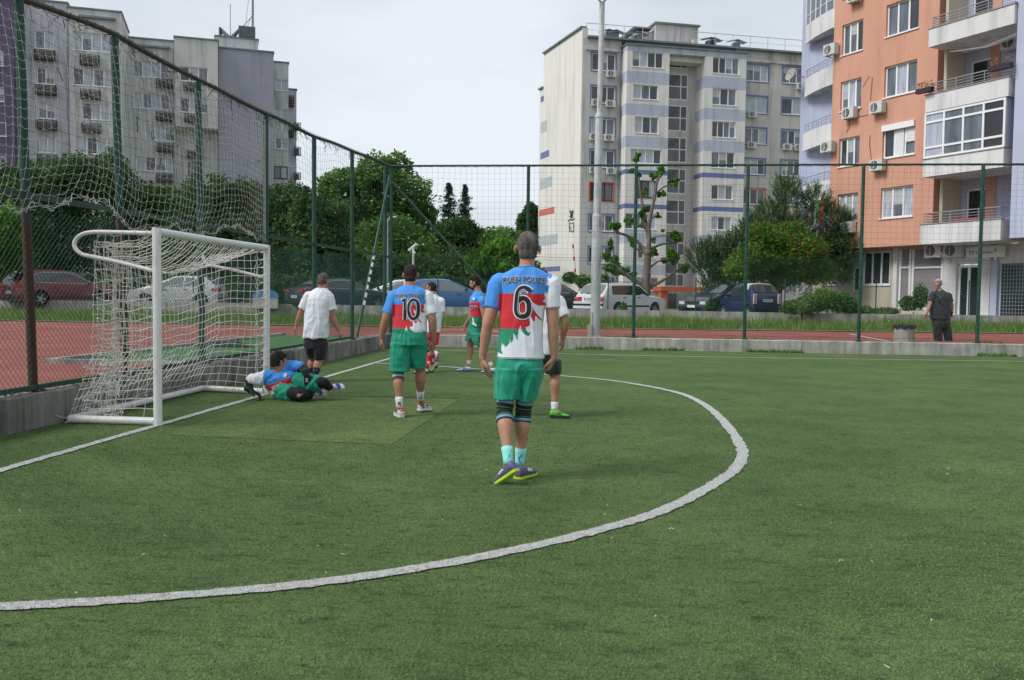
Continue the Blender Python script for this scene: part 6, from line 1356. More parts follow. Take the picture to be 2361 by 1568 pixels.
mb = MB(); a, b_ = AT(941, 577, 41), AT(959, 562, 41); u = (b_ - a).normalized(); v = Vector((0, 1, 0)); w = u.cross(v).normalized(); hb = [a, b_, b_ + v * .5, a + v * .5]; mb.add([p + w * .04 for p in hb] + [p - w * .04 for p in hb], [(0, 1, 2, 3), (7, 6, 5, 4), (0, 4, 5, 1), (1, 5, 6, 2), (2, 6, 7, 3), (3, 7, 4, 0)]); mb.build('solar_panel', m_plate, t)
mb = MB(); mb.sphere(AT(955, 583, 41), .07, 8, 6); mb.build('lamp_head', m_plate, t)
t = thing('barrier_boom', 'raised red and white striped barrier boom before the gable wall', 'barrier', tuple(Vector(base_px(1326, 47)))); mb = MB(); A_, B_2 = AT(*z5(402, 860), 47), AT(*z5(376, 545), 47); 
for k in range(10): mb.tube([A_.lerp(B_2, k / 10), A_.lerp(B_2, (k + 1) / 10)], .05, 6, 1 if k % 3 == 0 else 0)
mb.build('boom', [m_plate, mat('boom_red', (.5, .06, .04), .6)], t); mb = MB(); mb.box((A_.x, A_.y, 1.0), (.35, .3, .9)); mb.build('housing', m_galv, t)
# concrete litter bin beside the man in black
t = thing('litter_bin', 'round ribbed concrete litter bin with a black liner beside the man in black', 'litter bin', (12.72, 16.35, TZ)); mb = MB(); n = 48; P = []
for r_, z in ((.25, .0), (.255, .02), (.255, .40), (.27, .405), (.27, .44), (.23, .44)): P += [(12.72 + (r_ + (.008 if (j % 4 < 2 and z < .4) else 0)) * math.cos(math.tau * j / n), 16.35 + (r_ + (.008 if (j % 4 < 2 and z < .4) else 0)) * math.sin(math.tau * j / n), TZ + z) for j in range(n)]
mb.add(P, [(i * n + j, i * n + (j + 1) % n, (i + 1) * n + (j + 1) % n, (i + 1) * n + j) for i in range(5) for j in range(n)]); mb.build('tub', m_conc, t)
mb = MB(); n = 30; P = []
for i, (r_, z) in enumerate(((.285, .36), (.29, .45), (.235, .47), (.22, .30))): P += [(12.72 + (r_ + .012 * math.sin(j * 2.3 + i)) * math.cos(math.tau * j / n), 16.35 + (r_ + .012 * math.sin(j * 2.3 + i)) * math.sin(math.tau * j / n), TZ + z + .025 * math.sin(j * 1.7) * (i in (0, 1))) for j in range(n)]
mb.add(P, [(i * n + j, i * n + (j + 1) % n, (i + 1) * n + (j + 1) % n, (i + 1) * n + j) for i in range(3) for j in range(n)] + [tuple(3 * n + j for j in range(n))]); mb.build('liner', mat('liner', (.03, .03, .035), .4), t)
# dark clothes and bags left on the side pitch
for k, (px, py, s, lb) in enumerate(((520, 800, .55, 'heap of dark clothes lying on the strip of side turf behind the goal net'), (505, 832, .45, 'grey folded garment on the kerb wall behind the goal'))):
    g = G(px, py, TZ); mb = MB(); n = 22; r = random.Random(k); V = []; F = []
    for i in range(n):
        for j in range(8): x = g.x - s + 2 * s * i / (n - 1); y = g.y - .25 + .5 * j / 7; e = math.sin(math.pi * i / (n - 1)) * math.sin(math.pi * j / 7); V.append((x, y, TZ + .02 + .16 * e * (.5 + .9 * abs(noise.noise(Vector((x * 4, y * 4, k)))))))
    F = [(i * 8 + j, (i + 1) * 8 + j, (i + 1) * 8 + j + 1, i * 8 + j + 1) for i in range(n - 1) for j in range(7)]; mb.add(V, F); tag(mb.build('clothes_heap', mat('dark_cloth' if k == 0 else 'grey_cloth', (.02, .02, .025) if k == 0 else (.12, .12, .13), .9), None, True), lb, 'clothes')
# ================================================================== PEOPLE
def remeshed(mb, voxel, smooth=4, name='tmp'):
    me = bpy.data.meshes.new(name); me.from_pydata([tuple(v) for v in mb.v], [], mb.f); me.update()
    bm = bmesh.new(); bm.from_mesh(me); bmesh.ops.recalc_face_normals(bm, faces=bm.faces); bm.to_mesh(me); bm.free()
    o = bpy.data.objects.new('tmp', me); COL.objects.link(o); m = o.modifiers.new('r', 'REMESH'); m.mode = 'VOXEL'; m.voxel_size = voxel
    if smooth: s = o.modifiers.new('s', 'SMOOTH'); s.iterations = smooth; s.factor = .5
    dg = bpy.context.evaluated_depsgraph_get(); out_ = bpy.data.meshes.new_from_object(o.evaluated_get(dg)); bpy.data.objects.remove(o); bpy.data.meshes.remove(me); out_.name = name
    out_.polygons.foreach_set('use_smooth', [True] * len(out_.polygons)); out_.materials.clear(); return out_
def verts(me): a = np.empty(len(me.vertices) * 3, np.float32); me.vertices.foreach_get('co', a); return a.reshape(-1, 3).astype(float)
def norms(me): a = np.empty(len(me.vertices) * 3, np.float32); me.vertices.foreach_get('normal', a); return a.reshape(-1, 3).astype(float)
def setv(me, V): me.vertices.foreach_set('co', np.ascontiguousarray(V, np.float32).ravel()); me.update()
def setcol(me, Cc, name='col'):
    at = me.color_attributes.new(name, 'FLOAT_COLOR', 'POINT'); a = np.ones((len(me.vertices), 4), np.float32); a[:, :3] = Cc; at.data.foreach_set('color', a.ravel())
def nz3(P, s): return np.array([noise.noise(Vector((p[0] * s[0], p[1] * s[1], p[2] * s[2]))) for p in P])
def inpoly(x, y, poly):
    r = np.zeros(len(x), bool); n = len(poly); j = n - 1
    for i in range(n):
        xi, yi = poly[i]; xj, yj = poly[j]; c = ((yi > y) != (yj > y)) & (x < (xj - xi) * (y - yi) / ((yj - yi) or 1e-9) + xi); r ^= c; j = i
    return r
WHITE, BLUE, RED, GREEN, SHORT = (.74, .76, .82), (.055, .27, .72), (.56, .022, .035), (.012, .23, .125), (.012, .275, .175)
BLACK = (.012, .012, .015)
m_shirt = vcol_mat('jersey', .65, sheen=.15, bump=.25, bscale=900); m_skin = None
def skin_mat(name, c):
    m = mat('skin_' + name, c, .55, noise_amt=.10, nscale=14, bump=.12, bscale=160, spec=.35); nt, b = node_wrap(m)
    b.inputs['Subsurface Weight'].default_value = .12; b.inputs['Subsurface Radius'].default_value = (.02, .008, .004); b.inputs['Subsurface Scale'].default_value = 1.; return m
def limb(mb, pts, rad, n=14, k=5):
    cp = catmull(pts, k); t = np.linspace(0, 1, len(cp)); w = np.interp(t, np.linspace(0, 1, len(rad)), rad); mb.tube(cp, [float(x) for x in w], n); e0, e1 = cp[0], cp[-1]
    mb.sphere(e0, float(w[0]) * .99, n, 8); mb.sphere(e1, float(w[-1]) * .99, n, 8)
def rings(mb, secs, n=28, ex=2.3):
    """secs: (centre, u vec, v vec) with half sizes in the vectors; superellipse loft"""
    P = []
    for c, u, v in secs:
        for j in range(n):
            a = math.tau * j / n; ca, sa = math.cos(a), math.sin(a); x = abs(ca) ** (2 / ex) * (1 if ca >= 0 else -1); y = abs(sa) ** (2 / ex) * (1 if sa >= 0 else -1); P.append(c + u * x + v * y)
    k = len(secs); mb.add(P, [(i * n + j, i * n + (j + 1) % n, (i + 1) * n + (j + 1) % n, (i + 1) * n + j) for i in range(k - 1) for j in range(n)] + [tuple(range(n - 1, -1, -1)), tuple(range((k - 1) * n, k * n))])
def hand(mb, W_, d, pn, side, curl=.35, s=1., spread=.10, thumb=.5):
    """wrist point, finger direction, palm normal (towards where the fingers close), thumb side vector sign"""
    d = d.normalized(); pn = (pn - d * pn.dot(d)).normalized(); lat = d.cross(pn).normalized() * side
    rings(mb, [(W_ - d * .01 * s, lat * .027 * s, pn * .019 * s), (W_ + d * .03 * s, lat * .036 * s, pn * .017 * s), (W_ + d * .065 * s, lat * .042 * s, pn * .015 * s), (W_ + d * .095 * s, lat * .040 * s, pn * .011 * s)], 14, 2.4)
    for k, (o, L, cf) in enumerate(((.030, .075, .8), (.010, .083, 1.), (-.011, .077, 1.15), (-.031, .060, 1.35))):
        b_ = W_ + d * .088 * s + lat * o * s; a = 0; p = b_; pts = [b_ - d * .02 * s]; dirv = (d + lat * (o * 6 * spread)).normalized()
        for q in range(3): a += curl * cf * (.75, 1., .7)[q] * 1.2; dd = dirv * math.cos(a) + pn * math.sin(a); pts.append(p); p = p + dd * L * (.45, .31, .24)[q] * s
        pts.append(p); limb(mb, pts, [.0095 * s, .0092 * s, .0085 * s, .008 * s, .0068 * s], 8, 2)
    b_ = W_ + d * .022 * s + lat * .026 * s; t1 = (d * .62 + lat * .75 + pn * .35 * thumb).normalized(); t2 = (d * .85 + lat * .25 + pn * .55 * thumb).normalized()
    limb(mb, [b_, b_ + t1 * .04 * s, b_ + t1 * .04 * s + t2 * .032 * s, b_ + t1 * .04 * s + t2 * .058 * s], [.014 * s, .012 * s, .010 * s, .008 * s], 8, 2)
def head(mb, c, f, u, s=1., face=True, wide=1.):
    """c: centre of the skull"""
    f = f.normalized(); u = (u - f * u.dot(f)).normalized(); r = f.cross(u)
    M = Matrix((r, f, u)).transposed()
    mb.sphere(c, .1, 24, 16, sc=(.078 * 10 * s * wide * .1 / .1, .098 * 10 * s, .098 * 10 * s), M=M) if False else mb.sphere(c + u * .012 * s, 1., 24, 16, sc=(.076 * s * wide, .096 * s, .096 * s), M=M)
    mb.sphere(c + f * .028 * s - u * .045 * s, 1., 20, 12, sc=(.062 * s * wide, .064 * s, .076 * s), M=M)
    mb.sphere(c + f * .058 * s - u * .098 * s, 1., 12, 8, sc=(.034 * s * wide, .030 * s, .026 * s), M=M)
    mb.sphere(c - f * .035 * s - u * .055 * s, 1., 16, 10, sc=(.060 * s * wide, .055 * s, .055 * s), M=M)
    if face:
        mb.sphere(c + f * .082 * s + u * .022 * s, 1., 12, 8, sc=(.050 * s, .014 * s, .010 * s), M=M)
        limb(mb, [c + f * .088 * s + u * .012 * s, c + f * .104 * s - u * .018 * s, c + f * .108 * s - u * .030 * s], [.008 * s, .011 * s, .014 * s], 8, 2)
        for q in (-1, 1): mb.sphere(c + f * .094 * s - u * .032 * s + r * q * .014 * s, .009 * s, 8, 6); mb.sphere(c + f * .066 * s - u * .022 * s + r * q * .038 * s, 1., 10, 8, sc=(.018 * s, .016 * s, .014 * s), M=M)
        mb.sphere(c + f * .086 * s - u * .060 * s, 1., 10, 6, sc=(.024 * s, .011 * s, .006 * s), M=M); mb.sphere(c + f * .084 * s - u * .071 * s, 1., 10, 6, sc=(.020 * s, .011 * s, .007 * s), M=M)
    for q in (-1, 1):
        e = c + r * q * .080 * s * wide - u * .020 * s + f * .002 * s; ea = (r * q * .8 - f * .55).normalized()
        Me = Matrix((ea, ea.cross(u).normalized(), u)).transposed(); mb.sphere(e + ea * .006 * s, 1., 12, 10, sc=(.016 * s, .008 * s, .031 * s), M=Me); mb.sphere(e + ea * .004 * s - u * .026 * s, .010 * s, 8, 6)
def hair(F, m, thick=.004, front=.060, nape=-.100, lump=.0, top=0., sideburn=-.01):
    """short hair grown from the scalp: the hairy part of the head surface, lifted off it"""
    me = F['body'].data; V = verts(me); N = norms(me); s = F['hs']; f = F['hf']; u = (F['hu'] - f * F['hu'].dot(f)).normalized(); r = f.cross(u)
    Q = (V - np.array(F['hc'])) / s; x, y, z = np.abs(Q @ np.array(r)), Q @ np.array(f), Q @ np.array(u)
    h = (z > -.12) & (x < .12) & (np.abs(y) < .14) & (z < .16)
    k = np.where(y > .035, z > front + (y - .07) * .25 - (x < .03) * .004, np.where(y > -.012, z > sideburn + .0 * x, z > nape + (x > .045) * (x - .045) * .9))
    ear = (x > .0765) & (y < .035) & (y > -.045) & (z < .016) & (z > -.075)
    K = h & k & ~ear; P = [tuple(p.vertices) for p in me.polygons]; P = [q for q in P if all(K[a] for a in q)]; ids = sorted({a for q in P for a in q}); mp = {a: i for i, a in enumerate(ids)}
    ed = {}
    for q in P:
        for a, b_ in zip(q, q[1:] + q[:1]): e_ = (min(a, b_), max(a, b_)); ed[e_] = ed.get(e_, 0) + 1
    rim = {a for e_, c in ed.items() if c == 1 for a in e_}; ids = np.array(ids); W = V[ids]; th = thick + lump * (.5 + 1.2 * nz3(Q[ids], (38, 38, 38))) + top * np.clip((z[ids] - .03) / .07, 0, 1) ** 1.2
    th = th * np.array([.12 if a in rim else 1. for a in ids]) + .0008; W = W + N[ids] * (th * s)[:, None]
    mb = MB(); mb.add([tuple(w) for w in W], [tuple(mp[a] for a in q) for q in P]); return mb.build('hair', m, F['t'], True)
def shoe(parent, heel, toe, up, cols, L=.285, s=1., sole_h=.022):
    """heel, toe: points on the underside; cols: (upper, sole, accent)"""
    d = (toe - heel).normalized(); up = (up - d * up.dot(d)).normalized(); lat = d.cross(up); L = (toe - heel).length
    St = [(0., .018, .060, .0), (.03, .030, .078, 0), (.12, .034, .086, 0), (.28, .034, .084, 0), (.42, .036, .070, .0), (.6, .043, .054, 0), (.8, .045, .044, 0), (.93, .036, .034, 0), (1., .014, .022, 0)]
    mb = MB(); secs = []
    for t, w, h, _ in St:
        c = heel + d * L * t + up * (sole_h + (h - sole_h) / 2) * s; secs.append((c, lat * w * s, up * (h - sole_h) / 2 * s * 1.05))
    rings(mb, secs, 20, 2.6); o = remeshed(mb, .006, 3, 'shoe'); o.materials.append(cols[0]); ob = link('shoe', o, parent)
    mb = MB(); P = []; n = len(St)
    out1 = [(t, w * 1.08) for t, w, h, _ in St]; loop = [heel + d * L * t + lat * w * s for t, w in out1] + [heel + d * L * t - lat * w * s for t, w in out1[::-1]]
    k = len(loop); mb.add([p for p in loop] + [p + up * sole_h * 1.15 * s for p in loop], [tuple(range(k))[::-1], tuple(range(k, 2 * k))] + [(i, (i + 1) % k, (i + 1) % k + k, i + k) for i in range(k)])
    for t in np.arange(.06, .98, .085):
        for q in (-.6, -.2, .2, .6): w = np.interp(t, [a[0] for a in St], [a[1] for a in St]); p = heel + d * L * t + lat * w * q * s; mb.tube([p + up * .002, p - up * .006 * s], .0055 * s, 6)
    mb.build('sole', cols[1], ob)
    mb = MB()
    for q in (-1, 1):
        for k_ in range(3):
            t0 = .40 + .07 * k_; pts = []
            for e in range(6):
                tt = t0 + .05 - .10 * e / 5; w = np.interp(tt, [a[0] for a in St], [a[1] for a in St]); h = np.interp(tt, [a[0] for a in St], [a[2] for a in St]); ang = (.12 + .62 * (1 - e / 5)) * math.pi / 2
                pts.append(heel + d * L * tt + lat * q * (w * math.cos(ang) ** .6 + .0025) * s + up * (sole_h + (h - sole_h) * (.5 + .5 * math.sin(ang)) * .96) * s)
            mb.tube(pts, .0065 * s, 5)
    mb.build('stripe', cols[2], ob); return ob
def cuff(parent, name, pts, rad, m, voxel=None, fold=.0):
    mb = MB(); limb_ = catmull(pts, 5); t = np.linspace(0, 1, len(limb_)); w = np.interp(t, np.linspace(0, 1, len(rad)), rad)
    w = [float(x) * (1 + fold * math.sin(i * 2.7)) for i, x in enumerate(w)]; mb.tube(limb_, w, 20); return mb.build(name, m, parent, True)
def cloth_fold(me, amp, s, zlo=None, root=None, seed=0., keep=None):
    V = verts(me); N = norms(me); P = V - np.array(root)
    a = nz3(P + seed, s); w1 = P + .06 * np.stack([a, a, a], 1); c = nz3(w1 * np.array([1.6, 1.6, .8]) + seed + 3, s); b_ = nz3(P * 2.3 + seed + 7, s[::-1] if s[2] < s[0] else s); f = (1 - np.abs(a) * 4).clip(-.4, 1) * .8 + (1 - np.abs(c) * 5).clip(-.3, 1) * .55 + b_ * .5
    w = np.ones(len(V)) if keep is None else keep(P); setv(me, V + N * (amp * w * f)[:, None])
def wrap(parent, name, m, polys, bv, org, fr, ff, off=.004, back=-1.):
    """lay flat polygons [(a, z)...] on the cloth: rays along ff hit the surface"""
    mb = MB(); cache = {}
    def H(a, z):
        k = (round(a, 4), round(z, 4))
        if k not in cache:
            o = org + fr * a + Vector((0, 0, z)) - ff * .8; h = bv.ray_cast(o, ff, 2.)
            cache[k] = (h[0] - ff * off) if h[0] is not None else (org + fr * a + Vector((0, 0, z)))
        return cache[k]
    for P in polys: mb.add([H(*p) for p in P], [tuple(range(len(P)))])
    return mb.build(name, m, parent)
def text_polys(txt, w, h, x0, z0, arch=0., bold=.0, ref=None):
    cu = bpy.data.curves.new('t', 'FONT'); cu.body = txt; cu.size = 1; cu.offset = bold; cu.resolution_u = 3; cu.space_character = 1.06; o = bpy.data.objects.new('t', cu); COL.objects.link(o)
    dg = bpy.context.evaluated_depsgraph_get(); me = bpy.data.meshes.new_from_object(o.evaluated_get(dg)); V = verts(me); P = [list(p.vertices) for p in me.polygons]; bpy.data.objects.remove(o)
    mn, mx = ref if ref is not None else (V.min(0), V.max(0)); X = x0 + (V[:, 0] - mn[0]) / (mx[0] - mn[0]) * w; Z = z0 + (V[:, 1] - mn[1]) / (mx[1] - mn[1]) * h; cx = x0 + w / 2; Z = Z - arch * ((X - cx) / (w / 2)) ** 2
    return [[(X[i], Z[i]) for i in q] for q in P], (mn, mx)
def strip2(path, w, dense_=.008):
    P = catmull([Vector((p[0], p[1], 0)) for p in path], 5); return [[(q.x, q.y) for q in quad] for quad in stroke_poly([(p.x, p.y) for p in P], w)]

def figure(name, label, dep, px0, S, ff_yaw=0., skin=(.46, .25, .165), vox=.007, svox=.008, group=None, z0=0.):
    """S: spec in survey pixels; J(px, py, off) gives the joint at depth dep + off"""
    J = lambda x, y, o=0.: AT(x, y, dep + o); base = AT(px0, 690, dep)
    t = thing('person', label, 'person', (base.x, base.y, z0), group)
    sc = FPX / dep; cf = Vector((FWD.x, FWD.y, 0)).normalized(); a = R(ff_yaw); ff = Vector((cf.x * math.cos(a) + cf.y * math.sin(a), -cf.x * math.sin(a) + cf.y * math.cos(a), 0)); fr = Vector((ff.y, -ff.x, 0))
    ms = skin_mat(name, skin); root = np.array([base.x, base.y, 0.])
    body = MB()
    def torso(mb, secs, grow=0., ex=2.35):
        rr = []
        for (x, y, hw_, hd_, off) in secs: rr.append((J(x, y, off), fr * (hw_ / sc + grow), ff * (hd_ + grow)))
        rings(mb, rr, 30, ex)
    torso(body, S['torso'], -.012)
    hc = J(*S['head']); hf = (ff * math.cos(R(S.get('hyaw', 0))) + fr * math.sin(R(S.get('hyaw', 0))) + Vector((0, 0, S.get('hpitch', -.1)))).normalized(); hu = Vector((0, 0, 1)) + fr * S.get('htilt', 0.); hs = S.get('hs', 1.)
    head(body, hc, hf, hu, hs, True, S.get('hw', 1.))
    limb(body, [J(*S['neck'][1]), hc - hu.normalized() * .07 * hs - hf * .02], [S.get('nr', .062) * 1.12, S.get('nr', .062), S.get('nr', .062) * .97], 16, 4)
    for key in ('armL', 'armR'):
        if key not in S: continue
        A = S[key]; k = A.get('k', 1.); sh, el, wr = J(*A['sh']), J(*A['el']), J(*A['wr']); limb(body, [sh, sh.lerp(el, .45) , el], [.062 * k, .054 * k, .044 * k], 16, 5); limb(body, [el, el.lerp(wr, .35), wr], [.043 * k, .043 * k, .0275 * k], 16, 5)
        if not A.get('nohand'): hd_ = J(*A['hand']) - wr; hand(body, wr, hd_, ff * A.get('pf', .3) + fr * A.get('pr', 0.) + Vector((0, 0, A.get('pz', 0.))), A.get('side', 1), A.get('curl', .35), A.get('hs', 1.), thumb=A.get('thumb', .5))
    for key in ('legL', 'legR'):
        if key not in S: continue
        A = S[key]; k = A.get('k', 1.); hp, kn, an = J(*A['hip']), J(*A['kn']), J(*A['an']); limb(body, [hp, hp.lerp(kn, .5), kn], [.088 * k, .075 * k, .058 * k], 18, 5)
        bow = ff * -.018; limb(body, [kn, kn.lerp(an, .28) + bow, kn.lerp(an, .62) + bow * .4, an], [.055 * k, .064 * k, .045 * k, .033 * k], 18, 5)
        h, tq = J(*A['heel']), J(*A['toe']); limb(body, [an, h.lerp(tq, .45) + Vector((0, 0, .05))], [.034, .028], 12, 3)
    me = remeshed(body, vox, 3, 'body'); me.materials.append(ms); bo = link('body', me, t)
    return dict(t=t, J=J, sc=sc, ff=ff, fr=fr, root=root, base=base, hc=hc, hf=hf, hu=hu, hs=hs, torso=torso, S=S, body=bo, dep=dep)
def shirt(F, colf, hem_secs, amp=.007, grow=.010, vox=.007, sleeve=(.05, .072, .067, .066), folds=(7., 7., 2.6), name='jersey', m=None, ex=2.35, cut=None):
    S, J = F['S'], F['J']; mb = MB(); F['torso'](mb, hem_secs, grow, ex)
    for key in ('armL', 'armR'):
        if key not in S or 'sl' not in S[key]: continue
        A = S[key]; sh, e = J(*A['sh']), J(*A['sl']); inn = sh.lerp(J(*S['neck'][1]), .38) - Vector((0, 0, .035)); k = A.get('sk', 1.)
        cp = catmull([inn, sh, sh.lerp(e, .55), e], 4); w = np.interp(np.linspace(0, 1, len(cp)), np.linspace(0, 1, 4), [x * k for x in sleeve]); mb.tube(cp, [float(x) for x in w], 20)
    me = remeshed(mb, vox, 3, name); cloth_fold(me, amp, folds, root=F['root'], seed=F['dep'] * 3.1)
    V = verts(me); rel = V - F['root']; fr, ff = np.array(F['fr']), np.array(F['ff']); a = rel @ fr; d = rel @ ff; z = V[:, 2]; setcol(me, colf(a, d, z, V)); me.materials.append(m or m_shirt)
    o = link(name, me, F['t']); F['shirt'] = o; F['bv'] = BVHTree.FromPolygons([v.co.copy() for v in me.vertices], [tuple(p.vertices) for p in me.polygons]); F['org'] = Vector(F['root']); return o
def shorts(F, secs, legs, colf, amp=.008, vox=.008, folds=(6., 6., 2.2), name='shorts', grow=.0):
    """legs: list of [(px,py,halfwidth px,halfdepth,off)...] sections"""
    mb = MB(); F['torso'](mb, secs, grow, 2.4)
    for L in legs: F['torso'](mb, L, grow, 2.2)
    me = remeshed(mb, vox, 3, name); cloth_fold(me, amp, folds, root=F['root'], seed=F['dep'] * 1.7)
    V = verts(me); rel = V - F['root']; setcol(me, colf(rel @ np.array(F['fr']), rel @ np.array(F['ff']), V[:, 2], V)); me.materials.append(m_shirt); o = link(name, me, F['t']); F['shorts'] = o; return o
def flat(c): return lambda a, d, z, V: np.tile(np.array(c), (len(a), 1))
def lerp_leg(F, key, t):   # point on the shin: 0 knee .. 1 ankle, following the calf; negative: up the thigh
    A = F['S'][key]; J = F['J']; kn, an, hp = J(*A['kn']), J(*A['an']), J(*A['hip'])
    if t < 0: return kn.lerp(hp, -t)
    return kn.lerp(an, t) + F['ff'] * -.018 * float(np.interp(t, [0, .28, .62, 1, 9], [0, 1, .4, 0, 0]))
def leg_r(F, key, t): return F['S'][key].get('k', 1.) * float(np.interp(t, [-.5, 0, .33, .66, 1., 1.2], [.075, .058, .065, .046, .0345, .0345]))
def leg_part(F, key, t0, t1, marg, name, m, fold=0., parent=None):
    n = max(4, int((t1 - t0) * 14)); ts = [t0 + (t1 - t0) * k / n for k in range(n + 1)]
    mb = MB(); mb.tube([lerp_leg(F, key, t) for t in ts], [(leg_r(F, key, t) + marg) * (1 + fold * math.sin(i * 2.4)) for i, t in enumerate(ts)], 22); return mb.build(name, m, parent or F['t'], True)
def neckband(F, m, r=.062, y=None, tilt=.012):
    c = F['J'](*F['S']['neck'][1]) if y is None else y; mb = MB(); n = 30; pts = [c + F['fr'] * (r * 1.08 * math.cos(a)) + F['ff'] * (r * math.sin(a)) + Vector((0, 0, -tilt * math.sin(a))) for a in np.linspace(0, math.tau, n, endpoint=False)]
    mb.tube(pts, .007, 6, closed=True); return mb.build('collar', m, F['shirt'])
# the painted horse-mane pattern of the jersey, metres from the centre of the back at the blue/red edge
_W = [(705, 785), (735, 812), (775, 838), (865, 842), (990, 842), (990, 1500), (300, 1500), (300, 1395), (358, 1360), (360, 1335), (372, 1325), (400, 1330), (435, 1342), (418, 1300), (418, 1250), (425, 1220), (430, 1260), (440, 1235), (447, 1250), (455, 1268), (480, 1250), (505, 1215), (503, 1175), (515, 1230), (535, 1190), (540, 1125), (560, 1150), (572, 1185), (583, 1195), (585, 1160), (590, 1090), (612, 1042), (615, 1080), (635, 1120), (665, 1145), (700, 1150), (715, 1110), (690, 1115), (668, 1095), (660, 1055), (690, 1055), (705, 1040), (705, 1000), (695, 975), (665, 965), (700, 940), (715, 950), (735, 1000), (755, 1000), (760, 940), (790, 975), (830, 1000), (830, 985), (790, 945), (745, 890), (715, 830)]
_W2 = [(880, 540), (898, 566), (940, 552), (1100, 500), (1100, 650), (912, 642), (900, 640), (850, 625), (880, 592)]
_W3 = [(855, 700), (872, 712), (905, 715), (915, 650), (1100, 650), (1100, 850), (865, 842), (862, 812), (835, 800), (862, 768), (852, 735)]
def mane(sx=1., sz=1.): return [[((x - 628) * .000723 * sx, -(y - 720) * .000723 * sz) for x, y in P] for P in (_W, _W2, _W3)]
def jersey_cols(a0, zBR, sx, sz, sleeveL=None, sleeveR=None):
    polys = mane(sx, sz)
    def f(a, d, z, V):
        x = a - a0; y = z - zBR; C_ = np.tile(np.array(BLUE), (len(a), 1)); C_[y < 0] = RED; C_[y < -.26 * sz] = GREEN
        w = np.zeros(len(a), bool)
        for P in polys: w |= inpoly(x, y, P)
        C_[w] = WHITE
        if sleeveL is not None: C_[sleeveL(x, y, V)] = BLUE
        if sleeveR is not None: C_[sleeveR(x, y, V)] = WHITE
        return C_
    return f
m_ink2 = mat('print_black', (.012, .012, .016), .6); m_outl = mat('print_white', (.72, .73, .78), .6)
def back_print(F, a0, zBR, sx, sz, num, y_txt=115, txtw=433, txth=62):
    k = .000723; org = F['org']; bv = F['bv']; fr, ff = F['fr'], F['ff']
    arg = ('RUEN POLICE', txtw * k * sx, txth * k * sz, a0 + (427 - 628) * k * sx, zBR + (720 - 602 - 4) * k * sz, .012)
    P, rf = text_polys(*arg, bold=.022); P2, _ = text_polys(*arg, bold=.058, ref=rf)
    wrap(F['shirt'], 'name_outline', m_outl, P2, bv, org, fr, ff, .0045); wrap(F['shirt'], 'name_lettering', m_ink2, P, bv, org, fr, ff, .0070)
    for path in num:
        q = [(a0 + (x - 628) * k * sx, zBR - (y - 720) * k * sz) for x, y in path]
        wrap(F['shirt'], 'number_outline', m_outl, strip2(q, .050 * sx), bv, org, fr, ff, .0045); wrap(F['shirt'], 'number', m_ink2, strip2(q, .034 * sx), bv, org, fr, ff, .0070)
        Pc = catmull([Vector((p[0], p[1], 0)) for p in q], 5); off = []
        for i, p in enumerate(Pc):
            tt = (Pc[min(i + 1, len(Pc) - 1)] - Pc[max(i - 1, 0)]).normalized(); off.append((p.x - tt.y * .0105 * sx, p.y + tt.x * .0105 * sx))
        nn = len(off); wrap(F['shirt'], 'number_inline', m_outl, strip2(off[int(nn * .12):int(nn * .55)], .0035), bv, org, fr, ff, .0085)
def eyes(F, which=(-1, 1)):
    hf = F['hf']; hu = (F['hu'] - hf * F['hu'].dot(hf)).normalized(); r = hf.cross(hu); s = F['hs']
    for q in which:
        mb = MB(); c = F['hc'] + hf * .078 * s + hu * .004 * s + r * q * .031 * s; mb.sphere(c, .0105 * s, 10, 8); mb.sphere(c + hf * .006 * s, .0058 * s, 8, 6, 1); mb.build('eye', [m_outl, m_ink2], F['t'])
def cols3(u, so, ac): return [mat('shoe_upper', u, .5, noise_amt=.12, nscale=20), mat('shoe_sole', so, .6), mat('shoe_accent', ac, .5)]
# ------------------------------------------------------------------ player 6 (nearest)
zA = lambda x, y: (1066.3 + x * .22051, 518.8 + y * .22051)
zB = lambda x, y: (1066.3 + x * .22051, 807.2 + y * .22051)
def jA(x, y, o=0.): return (*zA(x, y), o)
def jB(x, y, o=0.): return (*zB(x, y), o)
S = dict(head=jA(681, 225, .02), hyaw=-2, hs=1.04, hw=1.05, nr=.058, neck=(None, jA(674, 450, .0)),
         torso=[(*zB(600, 230), 36, .12, .0), (*zB(600, 110), 44, .125, .0), (*zA(605, 1300), 44, .115, 0), (*zA(612, 1130), 43, .11, 0), (*zA(625, 900), 49, .115, 0), (*zA(640, 720), 54, .115, 0), (*zA(650, 610), 56, .10, 0), (*zA(656, 560), 55, .085, 0), (*zA(664, 500), 39, .072, 0), (*zA(668, 470), 28, .066, 0), (*zA(672, 440), 18, .06, 0)],
         armL=dict(sh=jA(385, 610, 0), el=jA(262, 1045, -.02), wr=jA(208, 1385, .03), hand=jB(228, 235, .08), sl=jA(310, 868, -.01), sk=1.0, k=.97, hs=1.12, side=1, pf=.4, pr=1., curl=.42),
         armR=dict(sh=jA(925, 615, 0), el=jA(945, 1040, -.02), wr=jA(958, 1385, .0), hand=jB(880, 235, .02), sl=jA(940, 868, -.01), sk=1.0, k=.97, hs=1.12, side=-1, pf=.3, pr=-1., curl=.72),
         legL=dict(hip=jB(500, 200, 0), kn=jB(438, 640, -.03), an=jB(478, 1165, -.20), heel=jB(545, 1300, -.24), toe=jB(345, 1420, -.08), k=.93),
         legR=dict(hip=jB(690, 200, 0), kn=jB(636, 645, .05), an=jB(600, 1170, .05), heel=jB(565, 1365, .02), toe=jB(722, 1325, .22), k=.93))
F = figure('six', 'tall man with short grey hair seen from behind in jersey number 6, nearest the camera', 6.90, 1190, S, 0., (.42, .225, .15), vox=.0052)
